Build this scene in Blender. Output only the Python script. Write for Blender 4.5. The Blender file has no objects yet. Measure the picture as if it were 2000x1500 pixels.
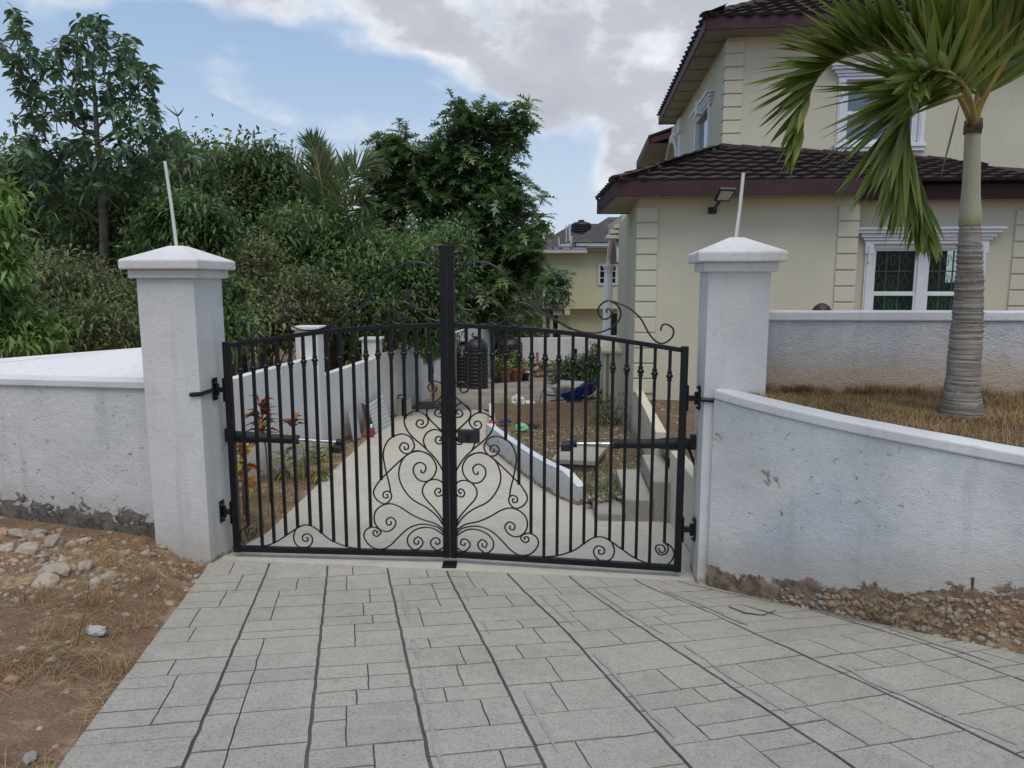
import bpy, bmesh, math, random
import numpy as np
from mathutils import Vector, Matrix, noise as mnoise

R = random.Random(7)
NR = np.random.default_rng(11)
SC = bpy.context.scene
COL = SC.collection
rad = math.radians

# ------------------------------------------------------------------ camera
CAMZ, PITCH, FPX = 2.33, rad(8.1), 1400.0
CP, SP = math.cos(PITCH), math.sin(PITCH)
cam = bpy.data.cameras.new('camera')
cam.sensor_width = 36.0
cam.lens = FPX / 2000.0 * 36.0
cam.clip_end = 3000
camo = bpy.data.objects.new('camera', cam)
camo.location = (0, 0, CAMZ)
camo.rotation_euler = (math.pi / 2 - PITCH, 0, 0)
COL.objects.link(camo)
SC.camera = camo

# ------------------------------------------------------------------ view, world, sun
vs = SC.view_settings
vs.view_transform = 'Standard'
vs.look = 'None'
vs.gamma = 1
vs.use_curve_mapping = False
vs.exposure = 0.52
SUN_EL, SUN_AZ = rad(67), rad(172)          # azimuth clockwise from +Y

def ray(px, py):
    u = (px - 1000) / FPX
    v = (750 - py) / FPX
    return Vector((u, CP + v * SP, -SP + v * CP))

def build_world():
    w = bpy.data.worlds.new('World')
    SC.world = w
    w.use_nodes = True
    nt = w.node_tree
    nt.nodes.clear()
    N = nt.nodes.new
    L = nt.links.new
    out = N('ShaderNodeOutputWorld')
    bg = N('ShaderNodeBackground')
    bg.inputs['Strength'].default_value = 0.1
    L(bg.outputs[0], out.inputs[0])
    sky = N('ShaderNodeTexSky')
    sky.sky_type = 'NISHITA'
    sky.sun_disc = False
    sky.sun_elevation = SUN_EL
    sky.sun_rotation = SUN_AZ
    sky.air_density = 1.0
    sky.dust_density = 1.2
    sky.ozone_density = 1.6
    tc = N('ShaderNodeTexCoord')
    def vm(op, a, b=None):
        n = N('ShaderNodeVectorMath'); n.operation = op
        for i, q in enumerate((a, b)):
            if q is None: continue
            if isinstance(q, (tuple, list, Vector)): n.inputs[i].default_value = tuple(q)
            else: L(q, n.inputs[i])
        return n
    def ma(op, a, b=None, c=None, clamp=False):
        n = N('ShaderNodeMath'); n.operation = op; n.use_clamp = clamp
        for i, q in enumerate((a, b, c)):
            if q is None: continue
            if isinstance(q, (int, float)): n.inputs[i].default_value = q
            else: L(q, n.inputs[i])
        return n.outputs[0]
    d = vm('NORMALIZE', tc.outputs['Generated']).outputs[0]
    sep = N('ShaderNodeSeparateXYZ'); L(d, sep.inputs[0])
    zz = ma('ADD', ma('MAXIMUM', sep.outputs[2], 0.0), 0.30)
    comb = N('ShaderNodeCombineXYZ')
    L(ma('DIVIDE', sep.outputs[0], zz), comb.inputs[0])
    L(ma('DIVIDE', sep.outputs[1], zz), comb.inputs[1])
    def noise(sc, det, rough, off=(0, 0, 0)):
        m = N('ShaderNodeMapping'); m.inputs['Location'].default_value = off; m.inputs['Scale'].default_value = (1, 1, 1.8)
        L(d, m.inputs[0])
        n = N('ShaderNodeTexNoise'); n.inputs['Scale'].default_value = sc
        n.inputs['Detail'].default_value = det; n.inputs['Roughness'].default_value = rough
        L(m.outputs[0], n.inputs['Vector'])
        return n.outputs['Fac']
    n1 = noise(4.2, 9, 0.56, (3.1, 1.2, 0))
    n2 = noise(9.0, 7, 0.58, (0.3, 7.2, 0))
    dens = ma('ADD', ma('MULTIPLY', ma('SUBTRACT', n1, 0.5), 1.0), ma('MULTIPLY', ma('SUBTRACT', n2, 0.5), 0.75))
    n3 = noise(6.5, 7, 0.55, (8.3, 4.2, 2.0))
    dens = ma('ADD', dens, -0.09)
    pos = None; neg = None
    # (pixel x, y, radius deg, weight): where the clouds and the blue gaps lie
    blobs = [(400, 10, 4.5, .5), (470, 40, 5, .55), (560, 75, 5.5, .6), (650, 100, 5.5, .55), (720, 105, 5.5, .45), (800, 100, 6, .4), (920, 105, 6.5, .45), (1050, 110, 7, .5), (1200, 120, 8, .5), (1280, 230, 5, .45), (1130, 205, 5, .4), (700, -40, 9, .4), (1000, -60, 12, .5),
             (1110, 318, 3.2, .75), (1120, 278, 2.2, -.35), (1190, 322, 3.2, .7), (1045, 318, 2.4, .45), (140, 0, 5, .40), (240, 25, 2.5, .2), (1500, 100, 14, .5), (640, 300, 8, -.75), (430, 250, 6.5, -.75), (850, 290, 5.5, -.75),
             (960, 290, 3.0, -.5), (300, 120, 4, -.5), (160, 170, 5, -.3), (960, 400, 6, -.5), (60, 330, 7, -.3), (540, 370, 8, -.5), (1110, 400, 4, -.4)]
    for (px, py, r, wt) in blobs:
        dv = ray(px, py).normalized()
        dt = vm('DOT_PRODUCT', d, dv)
        mr = N('ShaderNodeMapRange'); mr.interpolation_type = 'SMOOTHSTEP'
        mr.inputs['From Min'].default_value = math.cos(rad(r * 1.45))
        mr.inputs['From Max'].default_value = math.cos(rad(r * .25))
        mr.inputs['To Min'].default_value = 0
        mr.inputs['To Max'].default_value = wt
        L(dt.outputs['Value'], mr.inputs['Value'])
        if wt > 0: pos = mr.outputs[0] if pos is None else ma('ADD', pos, mr.outputs[0])
        else: neg = mr.outputs[0] if neg is None else ma('ADD', neg, mr.outputs[0])
    dens = ma('ADD', dens, ma('ADD', ma('MINIMUM', pos, .62), ma('MAXIMUM', neg, -.6)))
    mk = N('ShaderNodeMapRange'); mk.interpolation_type = 'SMOOTHSTEP'
    mk.inputs['From Min'].default_value = -0.02; mk.inputs['From Max'].default_value = 0.40
    L(dens, mk.inputs['Value'])
    cr = N('ShaderNodeValToRGB')
    e = cr.color_ramp.elements
    e[0].position = 0.0; e[0].color = (.60, .62, .66, 1)
    e[1].position = 1.0; e[1].color = (.30, .315, .355, 1)
    q = e.new(.18); q.color = (.64, .65, .67, 1)
    q = e.new(.42); q.color = (.395, .41, .445, 1)
    dr = N('ShaderNodeMapRange'); dr.inputs['From Min'].default_value = 0.10; dr.inputs['From Max'].default_value = 0.95
    L(ma('ADD', dens, ma('MULTIPLY', ma('SUBTRACT', n3, 0.5), 1.25)), dr.inputs['Value'])
    L(dr.outputs[0], cr.inputs[0])
    cs = N('ShaderNodeVectorMath'); cs.operation = 'SCALE'; cs.inputs['Scale'].default_value = 10.0
    L(cr.outputs[0], cs.inputs[0])
    # pale haze of the clear parts
    sk = N('ShaderNodeMix'); sk.data_type = 'RGBA'; sk.inputs['Factor'].default_value = 0.62
    L(sky.outputs[0], sk.inputs['A']); sk.inputs['B'].default_value = (2.9, 4.0, 5.6, 1)
    mx = N('ShaderNodeMix'); mx.data_type = 'RGBA'
    L(ma('MULTIPLY', mk.outputs[0], .93), mx.inputs['Factor'])
    hz = N('ShaderNodeMix'); hz.data_type = 'RGBA'; hm = N('ShaderNodeMapRange'); hm.interpolation_type = 'SMOOTHSTEP'
    hm.inputs['From Min'].default_value = .34; hm.inputs['From Max'].default_value = -.02; hm.inputs['To Max'].default_value = .85
    L(sep.outputs[2], hm.inputs['Value']); L(hm.outputs[0], hz.inputs['Factor']); L(sk.outputs['Result'], hz.inputs['A']); hz.inputs['B'].default_value = (4.5, 5.05, 5.75, 1)
    L(hz.outputs['Result'], mx.inputs['A']); L(cs.outputs[0], mx.inputs['B'])
    L(mx.outputs['Result'], bg.inputs['Color'])
build_world()

sl = bpy.data.lights.new('sun', 'SUN')
sl.energy = 1.5
sl.angle = rad(45)
sl.color = (1, .92, .80)
so = bpy.data.objects.new('sun', sl)
sdir = Vector((math.sin(SUN_AZ) * math.cos(SUN_EL), math.cos(SUN_AZ) * math.cos(SUN_EL), math.sin(SUN_EL)))
so.rotation_euler = sdir.to_track_quat('Z', 'Y').to_euler()
so.location = (0, 0, 20)
COL.objects.link(so)

# ------------------------------------------------------------------ geometry helpers
CAM = Vector((0, 0, CAMZ))
def atY(px, py, Y):
    r = ray(px, py); return CAM + r * (Y / r.y)
def atZ(px, py, z):
    r = ray(px, py); return CAM + r * ((z - CAMZ) / r.z)
def onG(px, py, f, tmax=80.0):
    r = ray(px, py); t = 0.5
    while t < tmax:
        p = CAM + r * t
        if p.z < f(p.x, p.y): break
        t += .1
    lo, hi = t - .1, t
    for _ in range(25):
        m = (lo + hi) / 2; p = CAM + r * m
        if p.z < f(p.x, p.y): hi = m
        else: lo = m
    return CAM + r * hi
def onP(px, py, P, n):
    r = ray(px, py); t = (P - CAM).dot(n) / r.dot(n); return CAM + r * t

def tag(o, label=None, cat=None, group=None, kind=None):
    if label: o['label'] = label
    if cat: o['category'] = cat
    if group: o['group'] = group
    if kind: o['kind'] = kind
    return o
def thing(name, label, cat, loc, group=None, kind=None):
    o = bpy.data.objects.new(name, None); o.empty_display_size = .1
    o.location = loc; COL.objects.link(o)
    return tag(o, label, cat, group, kind)
def origin(o):
    v = Vector((0, 0, 0))
    while o is not None:
        v = v + o.location; o = o.parent
    return v
def link(name, me, parent=None):
    o = bpy.data.objects.new(name, me); COL.objects.link(o)
    if parent is not None: o.parent = parent
    return o

class MB:
    """collects vertices and faces in world space; build() links them as ONE mesh object"""
    def __init__(s): s.v = []; s.f = []; s.h = []; s.use_h = False
    def add(s, vs, fs, h=None):
        b = len(s.v); s.v += [tuple(p) for p in vs]; s.f += [tuple(i + b for i in f) for f in fs]
        if h is not None: s.use_h = True; s.h += list(h)
        else: s.h += [1.5] * len(vs)
        return s
    def box(s, o, ax, ay, az):
        o, ax, ay, az = map(Vector, (o, ax, ay, az))
        vs = [o, o + ax, o + ax + ay, o + ay, o + az, o + ax + az, o + ax + ay + az, o + ay + az]
        return s.add(vs, [(0, 3, 2, 1), (4, 5, 6, 7), (0, 1, 5, 4), (1, 2, 6, 5), (2, 3, 7, 6), (3, 0, 4, 7)])
    def tube(s, pts, r, n=8, cap=True, up=None):
        pts = [Vector(p) for p in pts]; m = len(pts)
        rs = [r] * m if isinstance(r, (int, float)) else list(r)
        prev = None; vs = []
        for i, p in enumerate(pts):
            t = (pts[min(i + 1, m - 1)] - pts[max(i - 1, 0)])
            t = t.normalized() if t.length > 1e-9 else Vector((0, 0, 1))
            if prev is None:
                a = Vector(up) if up is not None else (Vector((0, 0, 1)) if abs(t.z) < .9 else Vector((1, 0, 0)))
                x = (a - t * a.dot(t)).normalized()
            else:
                x = prev - t * prev.dot(t)
                x = x.normalized() if x.length > 1e-6 else prev
            prev = x; y = t.cross(x)
            for k in range(n):
                an = 2 * math.pi * (k + .5) / n
                vs.append(p + (x * math.cos(an) + y * math.sin(an)) * rs[i])
        fs = []
        for i in range(m - 1):
            for k in range(n):
                k2 = (k + 1) % n
                fs.append((i * n + k, i * n + k2, (i + 1) * n + k2, (i + 1) * n + k))
        if cap:
            fs.append(tuple(range(n))[::-1]); fs.append(tuple(range((m - 1) * n, m * n)))
        return s.add(vs, fs)
    def lathe(s, c, prof, n=16):
        c = Vector(c); vs = []; fs = []; m = len(prof)
        for (r, z) in prof:
            for k in range(n):
                a = 2 * math.pi * k / n
                vs.append((c.x + r * math.cos(a), c.y + r * math.sin(a), c.z + z))
        for i in range(m - 1):
            for k in range(n):
                k2 = (k + 1) % n
                fs.append((i * n + k, i * n + k2, (i + 1) * n + k2, (i + 1) * n + k))
        fs.append(tuple(range(n))[::-1]); fs.append(tuple(range((m - 1) * n, m * n)))
        return s.add(vs, fs)
    def build(s, name, mat, parent=None, smooth=False, bevel=0, sharp=None):
        o = origin(parent) if parent is not None else Vector((0, 0, 0))
        me = bpy.data.meshes.new(name)
        me.from_pydata([(x - o.x, y - o.y, z - o.z) for x, y, z in s.v], [], s.f)
        if True:
            at = me.attributes.new('h', 'FLOAT', 'POINT'); at.data.foreach_set('value', s.h)
        if smooth: me.polygons.foreach_set('use_smooth', [True] * len(me.polygons))
        me.materials.append(mat); me.update()
        ob = link(name, me, parent)
        if bevel:
            b = ob.modifiers.new('bevel', 'BEVEL'); b.width = bevel; b.segments = 2; b.limit_method = 'ANGLE'; b.angle_limit = rad(40)
        if sharp:
            me.set_sharp_from_angle(angle=rad(sharp))
        return ob

def fastmesh(name, V, F4, mat, parent=None, smooth=False, tri=False):
    """numpy vertices (n,3) and faces (m,4) or (m,3) as one mesh"""
    o = origin(parent) if parent is not None else Vector((0, 0, 0))
    V = np.asarray(V, np.float32) - np.array([o.x, o.y, o.z], np.float32)
    F4 = np.asarray(F4, np.int32); k = F4.shape[1]; m = len(F4)
    me = bpy.data.meshes.new(name)
    me.vertices.add(len(V)); me.vertices.foreach_set('co', V.ravel())
    me.loops.add(m * k); me.loops.foreach_set('vertex_index', F4.ravel())
    me.polygons.add(m)
    me.polygons.foreach_set('loop_start', np.arange(0, m * k, k, dtype=np.int32))
    me.polygons.foreach_set('loop_total', np.full(m, k, np.int32))
    if smooth: me.polygons.foreach_set('use_smooth', np.ones(m, bool))
    me.materials.append(mat); me.update(calc_edges=True); me.validate()
    return link(name, me, parent)

# ------------------------------------------------------------------ materials
MATS = {}
class NB:
    def __init__(s, name):
        s.m = bpy.data.materials.new(name); s.m.use_nodes = True
        s.nt = s.m.node_tree; s.b = s.nt.nodes['Principled BSDF']
        s.tc = s.nt.nodes.new('ShaderNodeTexCoord'); s.geo = s.nt.nodes.new('ShaderNodeNewGeometry')
        s.pos = s.geo.outputs['Position']
    def n(s, t): return s.nt.nodes.new(t)
    def l(s, a, b): s.nt.links.new(a, b)
    def noise(s, sc, det=5, ro=.55, vec=None, scale3=None, dist=0):
        t = s.n('ShaderNodeTexNoise'); t.inputs['Scale'].default_value = sc; t.inputs['Detail'].default_value = det
        t.inputs['Roughness'].default_value = ro; t.inputs['Distortion'].default_value = dist
        v = vec or s.pos
        if scale3:
            m = s.n('ShaderNodeMapping'); m.inputs['Scale'].default_value = scale3; s.l(v, m.inputs[0]); v = m.outputs[0]
        s.l(v, t.inputs['Vector']); return t.outputs['Fac']
    def voro(s, sc, feature='F1', out='Distance', vec=None, rnd=1):
        t = s.n('ShaderNodeTexVoronoi'); t.feature = feature; t.inputs['Scale'].default_value = sc; t.inputs['Randomness'].default_value = rnd
        s.l(vec or s.pos, t.inputs['Vector']); return t.outputs[out]
    def mr(s, x, a, b, c=0, d=1, smooth=True):
        t = s.n('ShaderNodeMapRange'); t.interpolation_type = 'SMOOTHSTEP' if smooth else 'LINEAR'
        t.inputs['From Min'].default_value = a; t.inputs['From Max'].default_value = b
        t.inputs['To Min'].default_value = c; t.inputs['To Max'].default_value = d
        s.l(x, t.inputs['Value']); return t.outputs[0]
    def ma(s, op, a, b=None, clamp=False):
        t = s.n('ShaderNodeMath'); t.operation = op; t.use_clamp = clamp
        for i, q in enumerate((a, b)):
            if q is None: continue
            if isinstance(q, (int, float)): t.inputs[i].default_value = q
            else: s.l(q, t.inputs[i])
        return t.outputs[0]
    def mix(s, f, a, b, mode='MIX'):
        t = s.n('ShaderNodeMix'); t.data_type = 'RGBA'; t.blend_type = mode
        for k, q in (('Factor', f), ('A', a), ('B', b)):
            if isinstance(q, (int, float)): t.inputs[k].default_value = q
            elif isinstance(q, (tuple, list)): t.inputs[k].default_value = (*q[:3], 1)
            else: s.l(q, t.inputs[k])
        return t.outputs['Result']
    def attr(s, name):
        t = s.n('ShaderNodeAttribute'); t.attribute_name = name; return t.outputs['Fac']
    def island(s): return s.geo.outputs['Random Per Island']
    def objrand(s): return s.n('ShaderNodeObjectInfo').outputs['Random']
    def bump(s, h, strength=.5, dist=.01, prev=None):
        t = s.n('ShaderNodeBump'); t.inputs['Strength'].default_value = strength; t.inputs['Distance'].default_value = dist
        s.l(h, t.inputs['Height'])
        if prev is not None: s.l(prev, t.inputs['Normal'])
        return t.outputs[0]
    def done(s, col, rough=.85, normal=None, spec=.3, metal=0):
        if isinstance(col, (tuple, list)): s.b.inputs['Base Color'].default_value = (*col[:3], 1)
        else: s.l(col, s.b.inputs['Base Color'])
        if isinstance(rough, (int, float)): s.b.inputs['Roughness'].default_value = rough
        else: s.l(rough, s.b.inputs['Roughness'])
        s.b.inputs['Specular IOR Level'].default_value = spec
        s.b.inputs['Metallic'].default_value = metal
        if normal is not None: s.l(normal, s.b.inputs['Normal'])
        return s.m

def simple(name, col, rough=.7, var=.15, sc=6, bump=.0, bsc=80, spec=.3, metal=0, bd=.004):
    if name in MATS: return MATS[name]
    b = NB(name)
    n = b.noise(sc, 6, .6)
    f = b.mr(n, .3, .7)
    c = b.mix(f, [x * (1 - var) for x in col], [min(1, x * (1 + var)) for x in col])
    nm = b.bump(b.noise(bsc, 4, .6), bump, bd) if bump else None
    MATS[name] = b.done(c, rough, nm, spec, metal)
    return MATS[name]

def mat_wall(name, base, alt, speck=.5, dirt=.12, dirtcol=(.20, .165, .13), blue=0, patch=0.0, rough_amp=1.0, cream=0.0):
    """painted render: mottled paint, chipped specks, dirt above the foot (attribute h = metres above the foot)"""
    b = NB(name)
    big = b.noise(1.6, 6, .62)
    c = b.mix(b.mr(big, .36, .66), base, alt)
    if blue:
        st = b.noise(1.1, 7, .66, scale3=(1, 1, .8), dist=.4)
        c = b.mix(b.ma('MULTIPLY', b.mr(st, .47, .63), blue), c, (.36, .42, .53))
    fine = b.noise(28, 4, .7)
    c = b.mix(b.ma('MULTIPLY', b.mr(fine, .50, .78), .22), c, (.46, .47, .49))
    h = b.attr('h')
    sp = b.noise(17, 5, .72, scale3=(1, 1, 1.5), dist=.8)
    spm = b.noise(1.3, 3, .5)
    th = b.ma('MULTIPLY', b.mr(sp, .685 - .05 * speck, .725 - .05 * speck), b.mr(spm, .38, .60))
    c = b.mix(b.ma('MULTIPLY', th, .85), c, (.15, .135, .12))
    sp2 = b.noise(48, 3, .7, scale3=(1, 1, 1.3))
    c = b.mix(b.ma('MULTIPLY', b.ma('MULTIPLY', b.mr(sp2, .70 - .03 * speck, .73 - .03 * speck), b.mr(spm, .42, .62)), .7), c, (.20, .19, .18))
    rl = b.ma('ABSOLUTE', b.ma('SUBTRACT', b.noise(7.5, 3, .6, scale3=(1, 1, 2.0), dist=1.2), .5))
    c = b.mix(b.ma('MULTIPLY', b.mr(rl, .0, .022, 1, 0), .16 + .16 * (rough_amp > 1.5)), c, (.27, .26, .25))
    if patch:
        pn = b.noise(2.1, 4, .6, dist=.6)
        pm = b.mr(pn, .72 - .05 * patch, .75 - .05 * patch)
        c = b.mix(b.ma('MULTIPLY', pm, .9), c, (.29, .235, .16))
    dn = b.noise(5.5, 8, .74, dist=.5)
    edge = b.ma('SUBTRACT', h, b.ma('MULTIPLY', b.ma('SUBTRACT', dn, .40), dirt * 6.0))
    dm = b.mr(edge, dirt * .22, dirt * .50, 1, 0)
    dirty = b.mix(b.mr(b.noise(11, 7, .7), .36, .64), [x * .55 for x in dirtcol], [x * 1.45 for x in dirtcol])
    dr_ = b.mr(b.noise(3.2, 5, .6, scale3=(2.4, 2.4, .22)), .54, .74)
    c = b.mix(b.ma('MULTIPLY', dr_, .30), c, (.33, .335, .34))
    halo = b.mr(b.ma('SUBTRACT', h, b.ma('MULTIPLY', dn, .2)), 0.0, .34, .5, 0)
    c = b.mix(halo, c, (.42, .37, .30))
    if dirt > 0: c = b.mix(dm, c, dirty)
    if cream: c = b.mix(b.mr(b.ma('SUBTRACT', h, b.ma('MULTIPLY', dn, .3)), -.1, .45, cream, 0), c, (.50, .37, .25))
    b1 = b.bump(b.noise(55, 5, .65, scale3=(1, 1, 1.6)), .55 * rough_amp, .012)
    b2 = b.bump(b.noise(12, 4, .6), .35 * rough_amp, .02, b1)
    return b.done(c, .9, b2, .2)

M_WHITE = mat_wall('white_render', (.65, .64, .62), (.58, .575, .56), speck=.4, dirt=.05, dirtcol=(.36, .31, .24), rough_amp=.65)
M_WINGL = mat_wall('white_render_specked', (.65, .645, .63), (.575, .575, .57), speck=1.6, dirt=.17, dirtcol=(.13, .115, .10))
M_WINGR = mat_wall('white_render_weathered', (.66, .65, .635), (.53, .53, .53), speck=1.35, dirt=.065, dirtcol=(.21, .155, .115), blue=.28, patch=1.2)
M_BACKW = mat_wall('white_render_rough', (.64, .635, .63), (.54, .54, .545), speck=.8, dirt=.0, blue=.25, rough_amp=2.2, cream=.85)
M_CAP = mat_wall('white_paint_cap', (.66, .65, .64), (.58, .575, .57), speck=.9, dirt=0, rough_amp=.45)
M_INWALL = mat_wall('white_boundary_paint', (.70, .695, .68), (.64, .64, .63), speck=-.3, dirt=.05, dirtcol=(.30, .26, .2), rough_amp=.4)
def mat_stucco(name, c1, c2, amp=.4):
    b = NB(name)
    c = b.mix(b.mr(b.noise(.9, 5, .6), .35, .65), c1, c2)
    c = b.mix(b.ma('MULTIPLY', b.mr(b.noise(5, 5, .7, scale3=(2, 2, .35)), .52, .75), .22), c, [x * .72 for x in c1])
    nb = b.bump(b.noise(90, 4, .65), amp, .006)
    return b.done(c, .92, nb, .15)
M_HOUSE = mat_stucco('cream_stucco', (.60, .56, .43), (.56, .52, .40))
M_QUOIN = mat_stucco('cream_quoin', (.61, .57, .44), (.58, .54, .42), .25)
M_NEIGH = mat_stucco('yellow_stucco', (.54, .53, .345), (.49, .48, .315))
M_TRIM = simple('white_trim', (.70, .71, .73), .6, .05, 4, .15, 90)
M_TRIM2 = simple('old_white_paint', (.55, .56, .58), .7, .08, 4, .2, 90)
M_BLACK = simple('black_gate_paint', (.007, .007, .009), .38, .3, 14, .12, 160, .32)
M_SCROLL = simple('black_scroll_enamel', (.009, .009, .011), .24, .3, 14, .05, 160, .6)
M_PLAST = simple('black_plastic', (.018, .018, .022), .5, .3, 10, .1, 200, .4)
M_CHROME = simple('steel_rod', (.62, .62, .62), .22, .08, 30, 0, 80, .5, 1.0)
def mat_fascia():
    b = NB('maroon_fascia_paint')
    c = b.mix(b.mr(b.noise(3, 5, .6), .35, .65), (.060, .024, .029), (.045, .019, .023))
    ch = b.mr(b.noise(24, 5, .7), .69, .72)
    c = b.mix(b.ma('MULTIPLY', ch, .8), c, (.5, .44, .42))
    return b.done(c, .6, b.bump(b.noise(40, 4, .6), .2, .004), .3)
M_FASCIA = mat_fascia()
def mat_tile():
    b = NB('brown_roof_tile')
    r = b.objrand()
    c = b.mix(r, (.036, .025, .025), (.052, .036, .034))
    c = b.mix(b.ma('MULTIPLY', b.mr(b.noise(7, 6, .7), .48, .7), .4), c, (.066, .048, .042))
    c = b.mix(b.mr(b.noise(21, 6, .75), .70, .74, 0, .75), c, (.34, .29, .26))
    return b.done(c, .85, b.bump(b.noise(130, 3, .7), .6, .006), .25)
M_TILE = mat_tile()
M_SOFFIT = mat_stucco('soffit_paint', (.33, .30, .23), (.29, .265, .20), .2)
def mat_concrete(name, c1, c2, dark, obj=True, amp=.8, joint=False):
    b = NB(name)
    c = b.mix(b.mr(b.noise(1.3, 7, .62), .35, .66), c1, c2)
    if obj:
        r = b.objrand()
        c = b.mix(b.ma('MULTIPLY', b.ma('SUBTRACT', r, .5), .35, True), c, [min(1, x * 1.15) for x in c1])
        c = b.mix(b.mr(r, .0, .3, .16, 0), c, (.27, .25, .215))
    sp = b.mr(b.noise(70, 4, .8), .49, .64)
    c = b.mix(b.ma('MULTIPLY', sp, .62), c, dark)
    wv = b.mr(b.noise(9, 6, .7, dist=.6), .36, .64)
    c = b.mix(b.ma('MULTIPLY', wv, .30), c, [min(1, x * 1.22) for x in c1])
    st = b.mr(b.noise(4.2, 6, .7, dist=.7), .60, .72)
    c = b.mix(b.ma('MULTIPLY', st, .4), c, [x * .62 for x in c2])
    gr = b.mr(b.noise(.55, 4, .6), .5, .72)
    c = b.mix(b.ma('MULTIPLY', gr, .3), c, (.33, .30, .24))
    c = b.mix(b.ma('MULTIPLY', b.mr(b.noise(130, 2, .6), .55, .68), .35), c, [x * .5 for x in c2])
    bn = b.bump(b.noise(150, 3, .7), amp, .005)
    bn = b.bump(b.noise(30, 6, .7), amp * 1.0, .012, bn)
    return b.done(c, .92, bn, .2)
M_SLAB = mat_concrete('stamped_concrete', (.485, .46, .395), (.41, .388, .335), (.18, .168, .145), amp=1.2)
M_GROUT = mat_concrete('driveway_joint', (.13, .122, .108), (.085, .08, .072), (.04, .038, .035), obj=False)
M_EDGE = mat_concrete('stone_edge_dark', (.24, .225, .195), (.19, .178, .155), (.09, .085, .075), obj=False)  # darker rim of each paving stone beside the joint
M_CONC = mat_concrete('plain_concrete', (.50, .475, .405), (.44, .415, .35), (.30, .275, .235), obj=False, amp=.35)
M_STEP = mat_concrete('step_concrete', (.36, .34, .29), (.29, .275, .235), (.16, .15, .13), obj=False, amp=.5)
M_MORTAR = simple('mortar_smear', (.31, .283, .262), .95, .15, 12, .5, 90)
def mat_dirt(name, cols, pebble=.5):
    b = NB(name)
    c = b.mix(b.mr(b.noise(1.1, 7, .65), .35, .65), cols[0], cols[1])
    c = b.mix(b.mr(b.noise(3.1, 7, .7, dist=.5), .50, .66), c, cols[2])
    v = b.voro(38, 'F1', 'Color'); sp = b.n('ShaderNodeSeparateColor'); b.l(v, sp.inputs[0])
    vd = b.voro(38)
    pm = b.ma('MULTIPLY', b.mr(sp.outputs[0], .62, .7), b.mr(vd, .25, .42, 1, 0))
    c = b.mix(b.ma('MULTIPLY', pm, pebble), c, (.42, .32, .23))
    c = b.mix(b.ma('MULTIPLY', b.mr(b.noise(60, 4, .75), .5, .72), .55), c, [x * .4 for x in cols[1]])
    n1 = b.bump(b.noise(70, 5, .7), .9, .02)
    n2 = b.bump(b.noise(11, 5, .65), .7, .04, n1)
    return b.done(c, .97, n2, .1)
M_DIRT = mat_dirt('dry_earth', ((.32, .205, .13), (.19, .125, .08), (.47, .35, .225)))
M_SOIL = mat_dirt('garden_soil', ((.195, .135, .085), (.145, .10, .065), (.26, .19, .125)), .35)
def mat_stone():
    b = NB('limestone_rock')
    r = b.objrand(); i = b.island()
    f = b.ma('FRACT', b.ma('ADD', b.ma('MULTIPLY', r, 3.7), b.ma('MULTIPLY', i, 5.3)))
    c = b.mix(f, (.46, .385, .31), (.27, .225, .18))
    c = b.mix(b.mr(f, .86, .92), c, (.40, .25, .16))
    c = b.mix(b.mr(f, .12, .05), c, (.30, .29, .28))
    c = b.mix(b.ma('MULTIPLY', b.mr(b.noise(18, 5, .7), .45, .7), .5), c, (.22, .15, .10))
    return b.done(c, .95, b.bump(b.noise(60, 5, .7), .8, .01), .15)
M_STONE = mat_stone()
def mat_leaf(name, c1, c2, c3=None, rough=.45, trans=.32, p3=.93):
    b = NB(name)
    i = b.island()
    c = b.mix(i, c1, c2)
    c = b.mix(b.ma('MULTIPLY', b.mr(b.noise(.8, 4, .55), .42, .64), .7), c, [x * 1.5 for x in c2])
    if c3: c = b.mix(b.mr(b.ma('FRACT', b.ma('MULTIPLY', i, 37.7)), p3, p3 + .02), c, c3)
    m = b.done(c, rough, None, .4)
    tr = b.n('ShaderNodeBsdfTranslucent'); b.l(c, tr.inputs['Color'])
    mx = b.n('ShaderNodeMixShader'); mx.inputs[0].default_value = trans
    out = b.nt.nodes['Material Output']
    b.l(b.b.outputs[0], mx.inputs[1]); b.l(tr.outputs[0], mx.inputs[2]); b.l(mx.outputs[0], out.inputs['Surface'])
    return m
L_DARK = mat_leaf('dark_foliage', (.058, .098, .042), (.130, .188, .068), (.12, .13, .03), p3=.97)
L_ALMOND = mat_leaf('rosette_foliage', (.060, .110, .062), (.105, .175, .086), (.09, .13, .05), .34)
L_MID = mat_leaf('mid_foliage', (.062, .112, .042), (.125, .198, .066), (.16, .16, .03), p3=.96)
L_LIGHT = mat_leaf('light_foliage', (.11, .19, .045), (.17, .27, .07), (.2, .2, .05), p3=.96, trans=.35)
L_BREAD = mat_leaf('breadfruit_foliage', (.054, .104, .044), (.118, .188, .070), (.16, .19, .05), .32)
L_DRYMIX = mat_leaf('scrub_foliage', (.10, .128, .055), (.165, .195, .08), (.19, .13, .07), p3=.90)
L_PALM = mat_leaf('palm_leaflets', (.085, .125, .022), (.155, .205, .036), (.26, .24, .06), .36, .35, .88)
L_COCO = mat_leaf('coconut_leaflets', (.085, .125, .05), (.13, .17, .07), (.15, .12, .05), .45, .3, .92)
L_STRAW = mat_leaf('dry_grass_blades', (.20, .125, .06), (.36, .25, .125), (.14, .13, .05), .8, .2, .90)
L_RED = mat_leaf('cordyline_leaves', (.13, .03, .022), (.22, .055, .03), (.32, .13, .03), .4, .25, .8)
L_CROTON = mat_leaf('croton_leaves', (.30, .07, .025), (.36, .13, .03), (.55, .40, .03), .4, .25, .7)
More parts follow.
